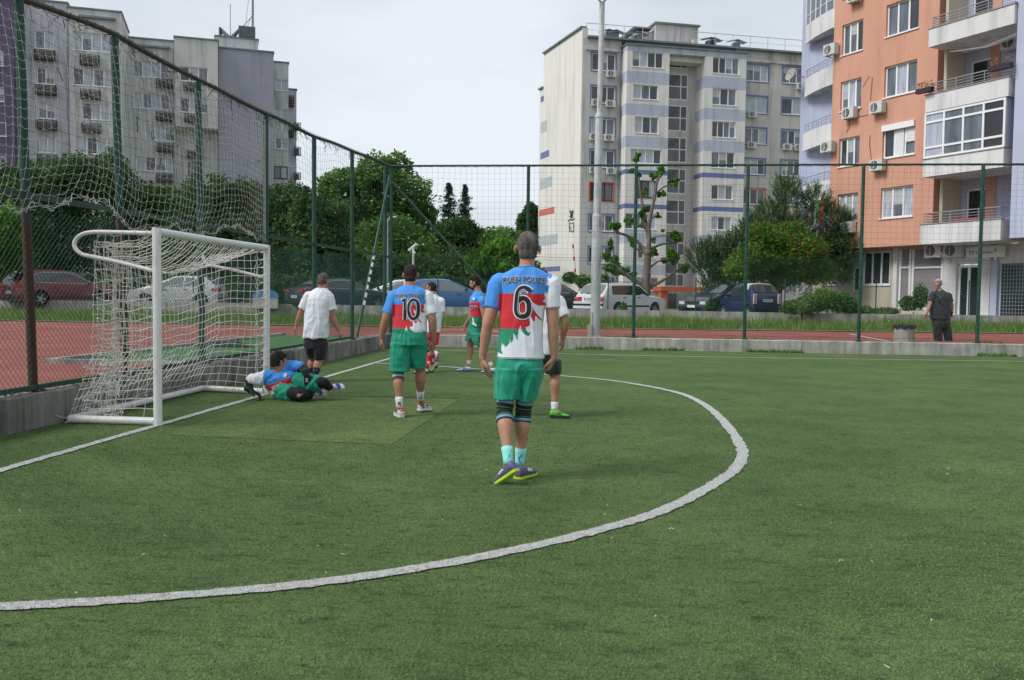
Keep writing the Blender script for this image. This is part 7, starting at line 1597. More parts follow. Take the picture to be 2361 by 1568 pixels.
ra = lambda q, o=0.: float((AT(*q, 6.90) - Vector(F['root'])) @ F['fr']); rz = lambda q: AT(*q, 6.85).z
a0, zBR = ra(zA(628, 720)), rz(zA(628, 716)); sxx = 1.02; sl_zone = rz(zA(400, 895))
secs = [(*zA(608, 1388), 52, .130, 0), (*zA(608, 1250), 50, .125, 0), (*zA(614, 1100), 48, .12, 0), (*zA(626, 900), 49, .12, 0), (*zA(640, 720), 54, .116, 0), (*zA(650, 610), 59, .106, 0), (*zA(655, 560), 58.5, .096, 0), (*zA(659, 525), 54, .086, 0), (*zA(664, 492), 43, .078, 0), (*zA(668, 466), 31, .070, 0), (*zA(670, 444), 20.5, .062, 0)]
aL, aR = ra(zA(378, 700)), ra(zA(892, 700)); 
slv = lambda side: (lambda x, y, V: ((x + a0 < aL + .02 * 0 - (.0)) if side < 0 else (x + a0 > aR + np.maximum(0, (y - .02)) * .25)) & (y > -.18))
shirt(F, jersey_cols(a0, zBR, sxx, 1.02, slv(-1), slv(1)), secs, .0060, .004, .0042, sleeve=(.055, .074, .069, .062), folds=(6., 6., 3.6))
six = [(706, 700), (684, 676), (650, 664), (612, 670), (582, 704), (570, 770), (565, 850), (566, 900), (586, 940), (630, 952), (670, 940), (690, 900), (692, 850), (684, 806), (652, 772), (612, 772), (582, 800)]
back_print(F, a0, zBR, 1.02, 1.02, [six]); neckband(F, mat('collar_blue', BLUE, .7), .060)
mb = MB(); 
# hem seam lines
hem = MB(); c = Vector(F['root']); 
def seam(F, secs_, name, m, dz=.012, r=.0022, grow=.0075):
    x, y, hw_, hd_, off = secs_; c = F['J'](x, y, off) + Vector((0, 0, dz)); mb = MB(); n = 48; P = []
    for k in range(n):
        a = math.tau * k / n; ca, sa = math.cos(a), math.sin(a); ux = abs(ca) ** (2 / 2.35) * (1 if ca >= 0 else -1); uy = abs(sa) ** (2 / 2.35) * (1 if sa >= 0 else -1); P.append(c + F['fr'] * (hw_ / F['sc'] + grow) * ux + F['ff'] * (hd_ + grow) * uy)
    mb.tube(P, r, 5, closed=True); return mb.build(name, m, F['shirt'])
seam(F, secs[0], 'hem_seam', mat('seam_grey', (.55, .57, .62), .7))
sh_secs = [(*zB(598, 55), 50, .122, 0), (*zB(598, 130), 52.5, .135, 0), (*zB(600, 200), 53, .138, 0), (*zB(600, 290), 42, .10, 0)]
lL = [(*zB(505, 190), 34, .135, 0), (*zB(490, 300), 34, .13, 0), (*zB(478, 420), 31, .12, 0), (*zB(471, 508), 30, .115, 0)]
lR = [(*zB(705, 190), 32, .135, 0), (*zB(705, 300), 29, .13, .02), (*zB(688, 420), 24, .12, .03), (*zB(672, 528), 19.5, .11, .04)]
shorts(F, sh_secs, [lL, lR], flat(SHORT), .008, .0055, (9., 9., 3.))
# hair: cropped, grey at the sides, brown on the crown
def hairmat(name, c1, c2, rough=.85): return mat(name, c1, rough, col2=c2, nscale=22, detail=6, bump=.6, bscale=220, spec=.2, lo=.4, hi=.62)
hair(F, hairmat('hair_grey', (.06, .05, .045), (.165, .155, .15)), .004, lump=.001)
# knee supports: black with pale blue rims and green bands
m_kb = mat('support_black', (.012, .012, .015), .85, bump=.3, bscale=300); m_kblue = mat('support_blue', (.16, .28, .42), .8); m_kg = mat('support_green', (.05, .42, .10), .7)
for key in ('legL', 'legR'):
    o = leg_part(F, key, -.24, .20, .007, 'knee_support', m_kb, .02)
    for t0, t1, m_ in ((-.24, -.19, m_kblue), (.13, .185, m_kblue), (-.10, -.092, m_kg), (.0, .008, m_kg), (.10, .106, m_kg)): leg_part(F, key, t0, t1, .0095, 'support_band', m_, 0, o)
m_aqua = mat('sock_aqua', (.27, .72, .66), .85, bump=.3, bscale=250); m_sblue = mat('sock_blue', (.02, .14, .55), .8)
for key in ('legL', 'legR'):
    o = leg_part(F, key, .72, 1.06, .004, 'sock', m_aqua, .012); mb = MB(); q = [lerp_leg(F, key, t) - F['ff'] * (leg_r(F, key, t) + .003) * .96 + F['fr'] * dx for t, dx in ((.84, .012), (.90, .010 if key == 'legL' else -.012), (.95, -.006), (1.0, .004))]; mb.tube(q, .0055, 6); mb.build('sock_pattern', m_sblue, o)
pur = cols3((.11, .09, .20), (.42, .62, .04), (.62, .60, .66))
shoe(F['t'], F['J'](*zB(578, 1262), -.26), F['J'](*zB(345, 1428), -.12), Vector((0, 0, 1)) + F['fr'] * -.35 + F['ff'] * .30, pur, s=1.08, sole_h=.016)
hR = G(*zB(570, 1362)); shoe(F['t'], hR + Vector((0, 0, .006)), hR + (F['fr'] * .48 + F['ff'] * .80).normalized() * .27 + Vector((0, 0, .006)), Vector((0, 0, 1)), pur, s=1.1, sole_h=.015)
for q, c in ((zB(285 + 20, 700), 0),): pass
mb = MB(); q = [(zA(300, 700)), (zA(300, 716))]
# ------------------------------------------------------------------ player 10
zC = lambda x, y: (835.8 + x * .25729, 576.4 + y * .25729)
def jC(x, y, o=0.): return (*zC(x, y), o)
S = dict(head=jC(431, 212, .02), hs=1.0, hw=1.02, nr=.062, neck=(None, jC(428, 330, 0)),
         torso=[(*zC(420, 850), 30, .12, 0), (*zC(420, 770), 33, .13, 0), (*zC(425, 690), 36, .12, 0), (*zC(428, 600), 36, .115, 0), (*zC(430, 500), 37, .12, 0), (*zC(430, 440), 38, .115, 0), (*zC(430, 395), 36, .10, 0), (*zC(430, 362), 25, .08, 0), (*zC(429, 335), 15, .065, 0)],
         armL=dict(sh=jC(290, 415, 0), el=jC(205, 625, -.03), wr=jC(168, 785, .02), hand=jC(165, 850, .05), sl=jC(226, 570, -.015), k=1.12, sk=1.0, hs=1.08, side=1, pf=.4, pr=1., curl=.35),
         armR=dict(sh=jC(575, 418, 0), el=jC(628, 640, -.03), wr=jC(632, 810, .02), hand=jC(622, 880, .05), sl=jC(618, 575, -.015), k=1.12, sk=1.0, hs=1.08, side=-1, pf=.4, pr=-1., curl=.5),
         legL=dict(hip=jC(350, 800, 0), kn=jC(320, 1120, .0), an=jC(332, 1400, -.10), heel=jC(345, 1500, -.18), toe=jC(290, 1500, .1), k=.98),
         legR=dict(hip=jC(500, 800, 0), kn=jC(520, 1090, .12), an=jC(520, 1330, .22), heel=jC(520, 1455, .2), toe=jC(560, 1440, .45), k=1.0))
F = figure('ten', 'stocky man with shaved dark hair seen from behind in jersey number 10', 10.45, 935, S, 2., (.36, .185, .12), vox=.007)
f10 = lambda x, y: (864.6 + x * .1123, 622.5 + y * .1123); DP = 10.45
ra = lambda q: float((AT(*q, DP) - Vector(F['root'])) @ F['fr']); rz = lambda q: AT(*q, DP - .08).z
a0, zBR = ra(f10(718, 700)), rz(f10(718, 712)); aL, aR = ra(zC(276, 480)), ra(zC(572, 470))
secs = [(*zC(421, 735), 38.5, .15, 0), (*zC(421, 708), 39.5, .152, 0), (*zC(423, 670), 38.5, .145, 0), (*zC(428, 600), 37.5, .132, 0), (*zC(430, 500), 38, .125, 0), (*zC(430, 440), 40, .118, 0), (*zC(430, 405), 41, .106, 0), (*zC(430, 378), 38, .092, 0), (*zC(430, 352), 29, .080, 0), (*zC(429, 336), 21, .072, 0), (*zC(429, 320), 15, .065, 0)]
shirt(F, jersey_cols(a0, zBR, 1.06, 1.03, lambda x, y, V: (x + a0 < aL) & (y > -.2), lambda x, y, V: (x + a0 > aR) & (y > -.25)), secs, .0062, .004, .0060, sleeve=(.055, .078, .071, .069), folds=(6., 6., 3.6))
cv = lambda x, y: (628 + (x - 718) * .1123 / 200.1 / .000723 / 1.06, 720 + (y - 712) * .1123 / 200.1 / .000723 / 1.03)
one = [cv(600, 640), cv(612, 622), cv(655, 618)]; one_b = [cv(655, 600), cv(655, 750), cv(655, 900), cv(655, 1015)]
zero = [cv(828 + 96 * math.cos(t), 806 - 190 * (abs(math.sin(t)) ** .75) * (1 if math.sin(t) > 0 else -1)) for t in np.linspace(-.1, math.tau - .08, 26)]
back_print(F, a0, zBR, 1.06, 1.03, [one, one_b, zero], txtw=430, txth=62); neckband(F, bpy.data.materials['collar_blue'], .060)
sh_secs = [(*zC(421, 722), 38.5, .150, 0), (*zC(421, 780), 40, .16, 0), (*zC(420, 850), 39.5, .16, 0)]
shorts(F, sh_secs, [[(*zC(350, 830), 24, .145, 0), (*zC(342, 950), 24, .135, 0), (*zC(334, 1086), 22.8, .125, 0)], [(*zC(498, 830), 24, .145, .02), (*zC(500, 950), 19.5, .135, .06), (*zC(500, 1058), 17, .12, .10)]], flat(SHORT), .010, .0065, (8., 8., 2.6))
hair(F, hairmat('hair_shaved', (.028, .018, .016), (.055, .038, .032)), .002)
o = leg_part(F, 'legL', -.10, .17, .006, 'knee_support', mat('support_grey', (.07, .075, .085), .8), .01); leg_part(F, 'legL', .0, .10, .009, 'support_band', mat('support_pale', (.36, .40, .46), .7), 0, o)
m_sw = mat('sock_white', (.66, .67, .68), .85, bump=.2, bscale=220); m_sockp = m_ink2
for key in ('legL', 'legR'):
    o = leg_part(F, key, .72, 1.06, .004, 'sock', m_sw, .01); A = lerp_leg(F, key, .93) - F['ff'] * .041
    for i in range(3): mb = MB() if i == 0 else mb; mb.box(A + F['fr'] * (.016 * (i - .6)) + Vector((0, 0, .003)), (.008, .004, .034))
    mb.box(A + F['fr'] * .004 + Vector((0, 0, .022)), (.04, .004, .007)); mb.box(A + F['fr'] * .004 - Vector((0, 0, .017)), (.04, .004, .007))
    B_3 = lerp_leg(F, key, .80) - F['ff'] * .036 - F['fr'] * .018 * (1 if key == 'legL' else -1); mb.box(B_3, (.010, .004, .05)); mb.build('sock_pattern', m_sockp, o)
wr_ = cols3((.62, .60, .58), (.66, .66, .64), (.02, .02, .025)); m_redc = mat('shoe_red', (.60, .04, .03), .5)
for key, hp, dirv in (('legL', zC(352, 1506), (-.35, .9)), ('legR', zC(508, 1462), (.35, .9))):
    h = G(*hp) + Vector((0, 0, .006 if key == 'legL' else .03)); d = (F['fr'] * dirv[0] + F['ff'] * dirv[1]).normalized(); so_ = shoe(F['t'], h, h + d * .27 + Vector((0, 0, 0 if key == 'legL' else -.02)), Vector((0, 0, 1)), wr_, s=1.05)
    mb = MB(); c = h + d * .05 + Vector((0, 0, .088)); n = 20; mb.tube([c + F['fr'] * .036 * math.cos(a) + d * .048 * math.sin(a) + Vector((0, 0, .006 * math.cos(2 * a))) for a in np.linspace(0, math.tau, n, endpoint=False)], .009, 6, closed=True); mb.build('collar', m_redc, so_)
# ------------------------------------------------------------------ man in white shirt and black shorts
zD = lambda x, y: (634. + x * .18372, 605.2 + y * .18372)
def jD(x, y, o=0.): return (*zD(x, y), o)
S = dict(head=jD(604, 228, .02), hyaw=18, hs=1.03, hw=1.02, nr=.064, neck=(None, jD(590, 345, 0)),
         torso=[(*zD(505, 1050), 21, .13, 0), (*zD(505, 960), 24, .14, 0), (*zD(520, 820), 27, .16, 0), (*zD(532, 700), 27, .155, 0), (*zD(545, 560), 27, .14, 0), (*zD(555, 450), 28, .125, 0), (*zD(565, 390), 24, .10, 0), (*zD(580, 350), 12, .07, 0)],
         armL=dict(sh=jD(428, 430, 0), el=jD(322, 640, .02), wr=jD(268, 790, .06), hand=jD(252, 860, .08), sl=jD(342, 585, .0), k=1.12, sk=.95, side=1, pf=.1, pr=1., curl=.25),
         armR=dict(sh=jD(668, 440, 0), el=jD(722, 680, .02), wr=jD(800, 850, .05), hand=jD(838, 900, .06), sl=jD(702, 600, .0), k=1.14, sk=1.0, side=-1, pf=.3, pr=-1., curl=.95),
         legL=dict(hip=jD(460, 1000, 0), kn=jD(466, 1210, .1), an=jD(448, 1440, .05), heel=jD(448, 1530, .05), toe=jD(420, 1530, .25), k=1.0),
         legR=dict(hip=jD(570, 1000, 0), kn=jD(555, 1215, 0), an=jD(495, 1450, -.15), heel=jD(490, 1535, -.2), toe=jD(480, 1535, .05), k=1.08))
F = figure('whiteshirt', 'heavy man in a plain white t-shirt and black shorts walking away behind the goalkeeper', 14.4, 735, S, 8., (.42, .20, .135), vox=.008)
secs = [(*zD(510, 948), 26.5, .165, 0), (*zD(514, 850), 27, .172, 0), (*zD(525, 720), 26.5, .168, 0), (*zD(540, 580), 27, .152, 0), (*zD(552, 470), 29, .135, 0), (*zD(557, 415), 29, .112, 0), (*zD(566, 380), 24, .095, 0), (*zD(578, 350), 16, .078, 0), (*zD(590, 328), 10.5, .065, 0)]
shirt(F, flat((.76, .78, .84)), secs, .013, .006, .0078, sleeve=(.055, .085, .080, .084), folds=(6.5, 6.5, 2.8), name='t_shirt')
shorts(F, [(*zD(510, 940), 25, .15, 0), (*zD(512, 1020), 24, .15, 0), (*zD(514, 1075), 20, .14, 0)], [[(*zD(455, 1000), 14.5, .15, .03), (*zD(462, 1110), 13.5, .14, .06), (*zD(472, 1200), 11, .12, .09)], [(*zD(572, 1000), 15.5, .15, 0), (*zD(572, 1110), 15, .14, 0), (*zD(560, 1218), 12.5, .12, 0)]], flat(BLACK), .010, .008)
hair(F, hairmat('hair_greybrown', (.06, .045, .038), (.17, .15, .135)), .005, nape=-.07, lump=.003, top=.008)
m_bk = mat('sock_black', (.014, .014, .016), .85)
for key in ('legL', 'legR'): o = leg_part(F, key, .50, 1.05, .005, 'sock', m_bk, .01); A = S[key]; h = F['J'](*A['heel']); h.z = .006; shoe(F['t'], h, h + F['ff'] * .27, Vector((0, 0, 1)), cols3(BLACK, (.03, .03, .03), (.5, .5, .5)))
mb = MB(); A = lerp_leg(F, 'legR', .56) - F['ff'] * .054; mb.box(A, (.06, .004, .012)); mb.build('sock_lettering', m_outl, F['t'])
# ------------------------------------------------------------------ player in white top, red shorts (behind 10)
S = dict(head=jC(620, 338, .02), hyaw=-38, hs=.98, nr=.062, neck=(None, jC(632, 400, 0)),
         torso=[(*zC(618, 780), 15, .12, 0), (*zC(622, 735), 17, .13, 0), (*zC(632, 650), 18.5, .13, 0), (*zC(638, 560), 20, .13, 0), (*zC(640, 480), 21, .12, 0), (*zC(640, 440), 20, .10, 0), (*zC(636, 412), 10, .07, 0)],
         armL=dict(sh=jC(570, 455, 0), el=jC(545, 600, .0), wr=jC(560, 700, .1), hand=jC(568, 740, .15), sl=jC(552, 545, .0), k=1.1, sk=1.1, side=1, pr=1., curl=.4),
         armR=dict(sh=jC(697, 460, 0), el=jC(690, 600, .05), wr=jC(655, 700, .15), hand=jC(640, 740, .2), sl=jC(704, 560, .0), k=1.1, sk=1.12, side=-1, pr=-1., curl=.4),
         legL=dict(hip=jC(595, 760, 0), kn=jC(592, 900, -.02), an=jC(573, 1050, -.2), heel=jC(590, 1105, -.2), toe=jC(455, 1105, -.1), k=.98),
         legR=dict(hip=jC(640, 760, 0), kn=jC(612, 900, .1), an=jC(625, 1020, .05), heel=jC(672, 1040, .05), toe=jC(600, 1088, .0), k=1.0))
F = figure('redshorts', 'man in a white shirt, red shorts and long red socks, half hidden behind number 10', 16.55, 995, S, -30., (.42, .21, .14), vox=.009)
secs = [(*zC(625, 738), 17.5, .14, 0), (*zC(630, 650), 18.5, .142, 0), (*zC(636, 560), 20, .14, 0), (*zC(639, 480), 21.5, .125, 0), (*zC(639, 442), 20.5, .105, 0), (*zC(636, 412), 11, .075, 0), (*zC(633, 396), 8.5, .065, 0)]
shirt(F, flat((.76, .78, .84)), secs, .008, .005, .009, name='t_shirt', folds=(6.5, 6.5, 2.8))
shorts(F, [(*zC(620, 730), 17, .135, 0), (*zC(618, 790), 17.5, .14, 0)], [[(*zC(592, 780), 9.5, .12, 0), (*zC(590, 845), 9, .115, 0)], [(*zC(642, 780), 9.5, .12, 0), (*zC(640, 845), 9, .115, 0)]], flat(RED), .008, .009)
hair(F, hairmat('hair_dark', (.022, .016, .014), (.05, .038, .032)), .005, nape=-.08)
m_rs = mat('sock_red', (.55, .03, .04), .85)
for key in ('legL', 'legR'): o = leg_part(F, key, .34, 1.05, .005, 'sock', m_rs, .01); mb = MB(); mb.box(lerp_leg(F, key, .72) - F['ff'] * .05 + F['fr'] * .0, (.04, .012, .05)); mb.build('sock_logo', m_outl, o)
yb = cols3((.46, .44, .26), (.03, .03, .03), (.02, .02, .02)); h = G(*zC(590, 1108)); shoe(F['t'], h, h - RGT * .275, Vector((0, 0, 1)), yb); J = F['J']; shoe(F['t'], J(*zC(668, 1030), .05), J(*zC(597, 1092), -.12), Vector((0, 0, 1)) + RGT * .6, yb)
# ------------------------------------------------------------------ bearded player 3, profile to the left
S = dict(head=jC(1008, 292, 0), hyaw=0, hpitch=-.25, hs=1.0, nr=.058, neck=(None, jC(1036, 372, 0)),
         torso=[(*zC(1010, 790), 14, .14, 0), (*zC(1018, 720), 15, .145, 0), (*zC(1030, 640), 15, .15, 0), (*zC(1032, 560), 15.5, .16, 0), (*zC(1032, 480), 16.5, .17, 0), (*zC(1035, 430), 15.5, .165, 0), (*zC(1037, 395), 11, .12, 0), (*zC(1037, 374), 8, .07, 0)],
         armL=dict(sh=jC(1000, 440, .18), el=jC(975, 590, .22), wr=jC(925, 672, .25), hand=jC(908, 715, .26), sl=jC(984, 540, .2), k=1.0, side=1, pr=-1., pf=.2, curl=.6),
         armR=dict(sh=jC(1072, 455, -.17), el=jC(1095, 610, -.19), wr=jC(1092, 720, -.2), hand=jC(1080, 765, -.2), sl=jC(1088, 520, -.18), k=1.08, sk=1.05, side=-1, pr=-1., curl=.4),
         legL=dict(hip=jC(1000, 770, .08), kn=jC(958, 870, .1), an=jC(952, 1015, .05), heel=jC(968, 1085, .05), toe=jC(860, 1080, .0), k=1.0),
         legR=dict(hip=jC(1035, 780, -.06), kn=jC(1082, 900, -.08), an=jC(1152, 1030, -.1), heel=jC(1192, 1100, -.1), toe=jC(1108, 1100, -.15), k=1.0))
F = figure('three', 'bearded man in the blue, red and green kit walking to the left in the middle', 16.75, 1098, S, -82., (.42, .215, .145), vox=.009)
# the torso sections are seen side-on here: swap their width and depth roles
def swap(secs): return secs
zz = lambda y: AT(*zC(1030, y), 16.7).z; zb1, zb2 = zz(470), zz(595)
def c3(a, d, z, V): C_ = np.tile(np.array(BLUE), (len(a), 1)); q = V - F['root']; lat = q @ np.array(RGT); arm = (z > zz(535)) & (lat > float((AT(*zC(1062, 480), 16.6) - Vector(F['root'])) @ RGT)); C_[(z < zb1) & ~arm] = RED; C_[(z < zb2)] = GREEN; return C_
fr0, ff0 = F['fr'], F['ff']
def sidesecs(L): return [(x, y, d * F['sc'], w / F['sc'], o) for x, y, w, d, o in L]
secs = sidesecs([(*zC(1018, 690), 16.5, .155, 0), (*zC(1028, 640), 16, .16, 0), (*zC(1031, 560), 16.5, .165, 0), (*zC(1031, 480), 17.5, .18, 0), (*zC(1034, 432), 16.5, .175, 0), (*zC(1036, 396), 12, .13, 0), (*zC(1037, 372), 8.5, .07, 0)])
shirt(F, c3, secs, .008, .006, .009, folds=(6.5, 6.5, 2.8))
shorts(F, sidesecs([(*zC(1015, 685), 15.5, .155, 0), (*zC(1010, 735), 17, .165, 0), (*zC(1008, 770), 13, .14, 0)]), [sidesecs([(*zC(1003, 735), 16, .15, .07), (*zC(978, 785), 13.5, .14, .09), (*zC(962, 812), 12, .135, .1)]), sidesecs([(*zC(1022, 745), 16, .15, -.06), (*zC(1040, 810), 14, .14, -.08), (*zC(1052, 850), 12, .135, -.08)])], flat(SHORT), .008, .009)
hair(F, hairmat('hair_black', (.016, .012, .011), (.04, .03, .026)), .006, front=.05, nape=-.08, lump=.008, top=.026)
mb = MB(); hf = F['hf']; hu = (Vector((0, 0, 1)) - hf * hf.z).normalized(); r_ = hf.cross(hu); M = Matrix((r_, hf, hu)).transposed(); c = F['hc']
mb.sphere(c + hf * .050 - hu * .088, 1., 16, 10, sc=(.050, .052, .036), M=M); mb.sphere(c + hf * .02 - hu * .065, 1., 16, 10, sc=(.067, .05, .04), M=M); mb.sphere(c + hf * .088 - hu * .050, 1., 10, 6, sc=(.028, .010, .006), M=M); mb.build('beard', bpy.data.materials['hair_black'], F['t'], True); eyes(F)
wl = mat('shoe_pale', (.50, .58, .60), .5); pb = [wl, mat('sole_blue', (.03, .12, .30), .6), mat('accent_blue', (.04, .16, .36), .5)]
for key in ('legL', 'legR'): leg_part(F, key, .84, 1.08, .004, 'sock', m_sw)
for hp, w in ((zC(972, 1090), -1), (zC(1196, 1104), -1)): h = G(*hp) + Vector((0, 0, .006)); shoe(F['t'], h, h - RGT * .275 - Vector((FWD.x, FWD.y, 0)) * .05, Vector((0, 0, 1)), pb)
def side_bv(F): return F['bv'], Vector(F['root']), Vector((RGT.x, RGT.y, 0)).normalized(), Vector((FWD.x, FWD.y, 0)).normalized()
bv, org, fr_, ff_ = side_bv(F); rel = lambda x, y: (float((AT(*zC(x, y), 16.75) - org) @ fr_), AT(*zC(x, y), 16.6).z)
x0, zl_ = rel(968, 530); P, _ = text_polys('ngo', .12, .065, x0 + .005, zl_ - .01, bold=.03); P2, _ = text_polys('ngo', .135, .085, x0 - .002, zl_ - .02, bold=.14)
wrap(F['shirt'], 'chest_outline', m_outl, P2, bv, org, fr_, ff_, .006); wrap(F['shirt'], 'chest_lettering', mat('print_navy', (.04, .06, .14), .6), P, bv, org, fr_, ff_, .010)
cx, cz = rel(1000, 438); star = [(cx + (.035 if k % 2 else .016) * math.cos(k * math.pi / 6), cz + (.04 if k % 2 else .018) * math.sin(k * math.pi / 6)) for k in range(12)]; wrap(F['shirt'], 'chest_badge', m_outl, [star], bv, org, fr_, ff_, .008)
a_, b_ = rel(990, 600), rel(1020, 690); wrap(F['shirt'], 'white_flash', m_outl, [[rel(984, 602), rel(1000, 612), rel(1004, 650), rel(1024, 668), rel(1028, 688), rel(1008, 676), rel(984, 664), rel(990, 640)]], bv, org, fr_, ff_, .006)
bs = BVHTree.FromPolygons([v.co.copy() for v in F['shorts'].data.vertices], [tuple(p.vertices) for p in F['shorts'].data.polygons]); x3, z3_ = rel(1033, 818)
wrap(F['shorts'], 'shorts_number', m_ink2, strip2([(x3 + p[0] * .055, z3_ + p[1] * .075) for p in THREE], .014), bs, org, fr_, ff_, .008)
# ------------------------------------------------------------------ man with the green shoes behind number 6
zE = lambda x, y: (1256.6 + x * .25722, 576.4 + y * .25722)
def jE(x, y, o=0.): return (*zE(x, y), o)
S = dict(head=(1251, 645, .02), hs=1.0, nr=.06, neck=(None, (1250, 672, 0)),
         torso=[(1240, 835, 25, .12, 0), (1241, 815, 29, .13, 0), (1246, 770, 31, .125, 0), (1250, 730, 34, .125, 0), (1250, 700, 37, .115, 0), (1250, 686, 34, .10, 0), (1250, 674, 16, .07, 0)],
         armL=dict(sh=(1216, 692, 0), el=(1206, 742, .0), wr=(1208, 785, .1), hand=(1210, 803, .12), sl=(1211, 728, 0), k=1.0, side=1, pr=1.),
         armR=dict(sh=(1286, 694, 0), el=jE(186, 650, -.02), wr=jE(158, 800, .05), hand=jE(158, 870, .08), sl=jE(168, 590, -.01), k=1.02, sk=1.02, side=-1, pr=-1., pf=.5, curl=.3),
         legL=dict(hip=(1228, 840, 0), kn=(1215, 895, .1), an=(1198, 940, .1), heel=(1200, 962, .1), toe=(1180, 962, .2), k=.95),
         legR=dict(hip=(1268, 840, 0), kn=jE(95, 1120, 0), an=jE(85, 1410, -.05), heel=jE(45, 1505, -.08), toe=jE(215, 1505, -.05), k=1.0))
F = figure('greenshoes', 'man in a white t-shirt, black shorts and bright green shoes hidden behind number 6', 10.5, 1248, S, 12., (.37, .19, .125), vox=.008)
secs = [(1241, 816, 32, .14, 0), (1245, 770, 33, .135, 0), (1249, 730, 35, .13, 0), (1250, 700, 38, .12, 0), (1250, 687, 34, .105, 0), (1250, 675, 18, .075, 0), (1250, 669, 13, .065, 0)]
shirt(F, flat((.76, .78, .84)), secs, .007, .004, .0075, name='t_shirt', sleeve=(.055, .074, .070, .072), folds=(7, 7, 2.8))
shorts(F, [(1242, 812, 32, .13, 0), (1242, 832, 33, .14, 0)], [[(1226, 830, 15, .12, 0), (1222, 862, 14, .11, .05)], [(1272, 830, 19, .13, 0), (1276, 850, 18.5, .125, 0), (1276, 862, 17, .12, 0)]], flat(BLACK), .008, .008)
hair(F, bpy.data.materials['hair_dark'], .008, nape=-.08)
leg_part(F, 'legR', .84, 1.08, .004, 'sock', m_sw); leg_part(F, 'legL', .84, 1.08, .004, 'sock', m_sw)
gs = cols3((.10, .42, .05), (.015, .02, .02), (.04, .12, .06)); h = G(*zE(42, 1507)) + Vector((0, 0, .004)); rr_ = Vector((RGT.x, RGT.y, 0)).normalized(); shoe(F['t'], h, h + rr_ * .235 - F['ff'] * .02, Vector((0, 0, 1)), gs, s=1.05); h = G(1200, 968); shoe(F['t'], h, h + F['ff'] * .2 - rr_ * .14, Vector((0, 0, 1)), gs)
# ------------------------------------------------------------------ man in black at the right, facing left
zF = lambda x, y: (2075. + x * .12494, 622.5 + y * .12494)
def jF(x, y, o=0.): return (*zF(x, y), o)
S = dict(head=jF(705, 255, 0), hyaw=0, hs=1.06, nr=.066, neck=(None, jF(735, 385, 0)),
         torso=[(*zF(755, 1000), 18, .15, 0), (*zF(750, 900), 20, .17, 0), (*zF(735, 760), 20.5, .185, 0), (*zF(738, 620), 20, .175, 0), (*zF(745, 500), 20.5, .15, 0), (*zF(750, 430), 18, .12, 0), (*zF(742, 390), 9, .075, 0)],
         armL=dict(sh=jF(610, 455, 0), el=jF(545, 660, -.05), wr=jF(495, 800, -.1), hand=jF(482, 870, -.1), sl=jF(570, 580, -.03), k=1.15, sk=1.15, side=-1, pf=-.4, pr=1., curl=.4),
         armR=dict(sh=jF(895, 465, 0), el=jF(958, 650, 0), wr=jF(962, 800, -.02), hand=jF(955, 870, -.03), sl=jF(932, 590, 0), k=1.15, sk=1.15, side=1, pf=-.4, pr=-1., curl=.4),
         legL=dict(hip=jF(685, 970, 0), kn=jF(695, 1180, -.05), an=jF(725, 1400, 0), heel=jF(725, 1470, .05), toe=jF(690, 1470, -.2), k=1.0), legR=dict(hip=jF(830, 970, 0), kn=jF(880, 1180, 0), an=jF(935, 1400, 0), heel=jF(935, 1470, .05), toe=jF(950, 1470, -.2), k=1.0))
F = figure('inblack', 'grey haired man in black polo shirt and trousers standing on the track at the right', 25.3, 2166, S, 180. + 38, (.42, .22, .15), vox=.010, z0=TZ)
F['hs'] = 1.06
secs = [(*zF(742, 905), 21, .19, 0), (*zF(733, 760), 21.5, .195, 0), (*zF(736, 620), 21, .185, 0), (*zF(744, 500), 21.5, .16, 0), (*zF(750, 430), 19, .13, 0), (*zF(742, 392), 10, .08, 0), (*zF(738, 370), 7.5, .068, 0)]
shirt(F, flat((.022, .026, .032)), secs, .012, .004, .011, name='polo_shirt', folds=(5, 5, 2.4))
tr = lambda key, w: [(S[key]['hip'][0], S[key]['hip'][1], w, .12, 0), (S[key]['kn'][0], S[key]['kn'][1], w * .88, .105, -.02), (S[key]['an'][0], S[key]['an'][1] + 6, w * .72, .085, 0)]
shorts(F, [(*zF(748, 890), 20, .17, 0), (*zF(755, 990), 20.5, .18, 0), (*zF(757, 1060), 17, .15, 0)], [tr('legL', 10.5), tr('legR', 10.5)], flat((.016, .016, .019)), .014, .011, name='trousers', folds=(5, 5, 3))
hair(F, hairmat('hair_white', (.30, .30, .31), (.52, .52, .53)), .012, front=.05, nape=-.07, lump=.010, top=.010); eyes(F)
mb = MB(); w_ = F['J'](*zF(962, 785), -.02); mb.tube([w_ + Vector((0, 0, .015)), w_ - Vector((0, 0, .015))], .037, 14); mb.build('watch', m_ink2, F['t']); mb = MB(); mb.tube([F['J'](*zF(640, 440), -.16), F['J'](*zF(760, 620), -.22), F['J'](*zF(890, 780), -.14)], .014, 5); mb.build('bag_strap', m_ink2, F['t']); mb = MB(); mb.box(F['J'](*zF(898, 800), -.05), (.10, .16, .2)); mb.build('belt_bag', m_ink2, F['t'])
for key in ('legL', 'legR'): h = F['J'](*S[key]['heel']); h.z = TZ + .004; shoe(F['t'], h, h + F['ff'] * .28, Vector((0, 0, 1)), cols3(BLACK, BLACK, BLACK))
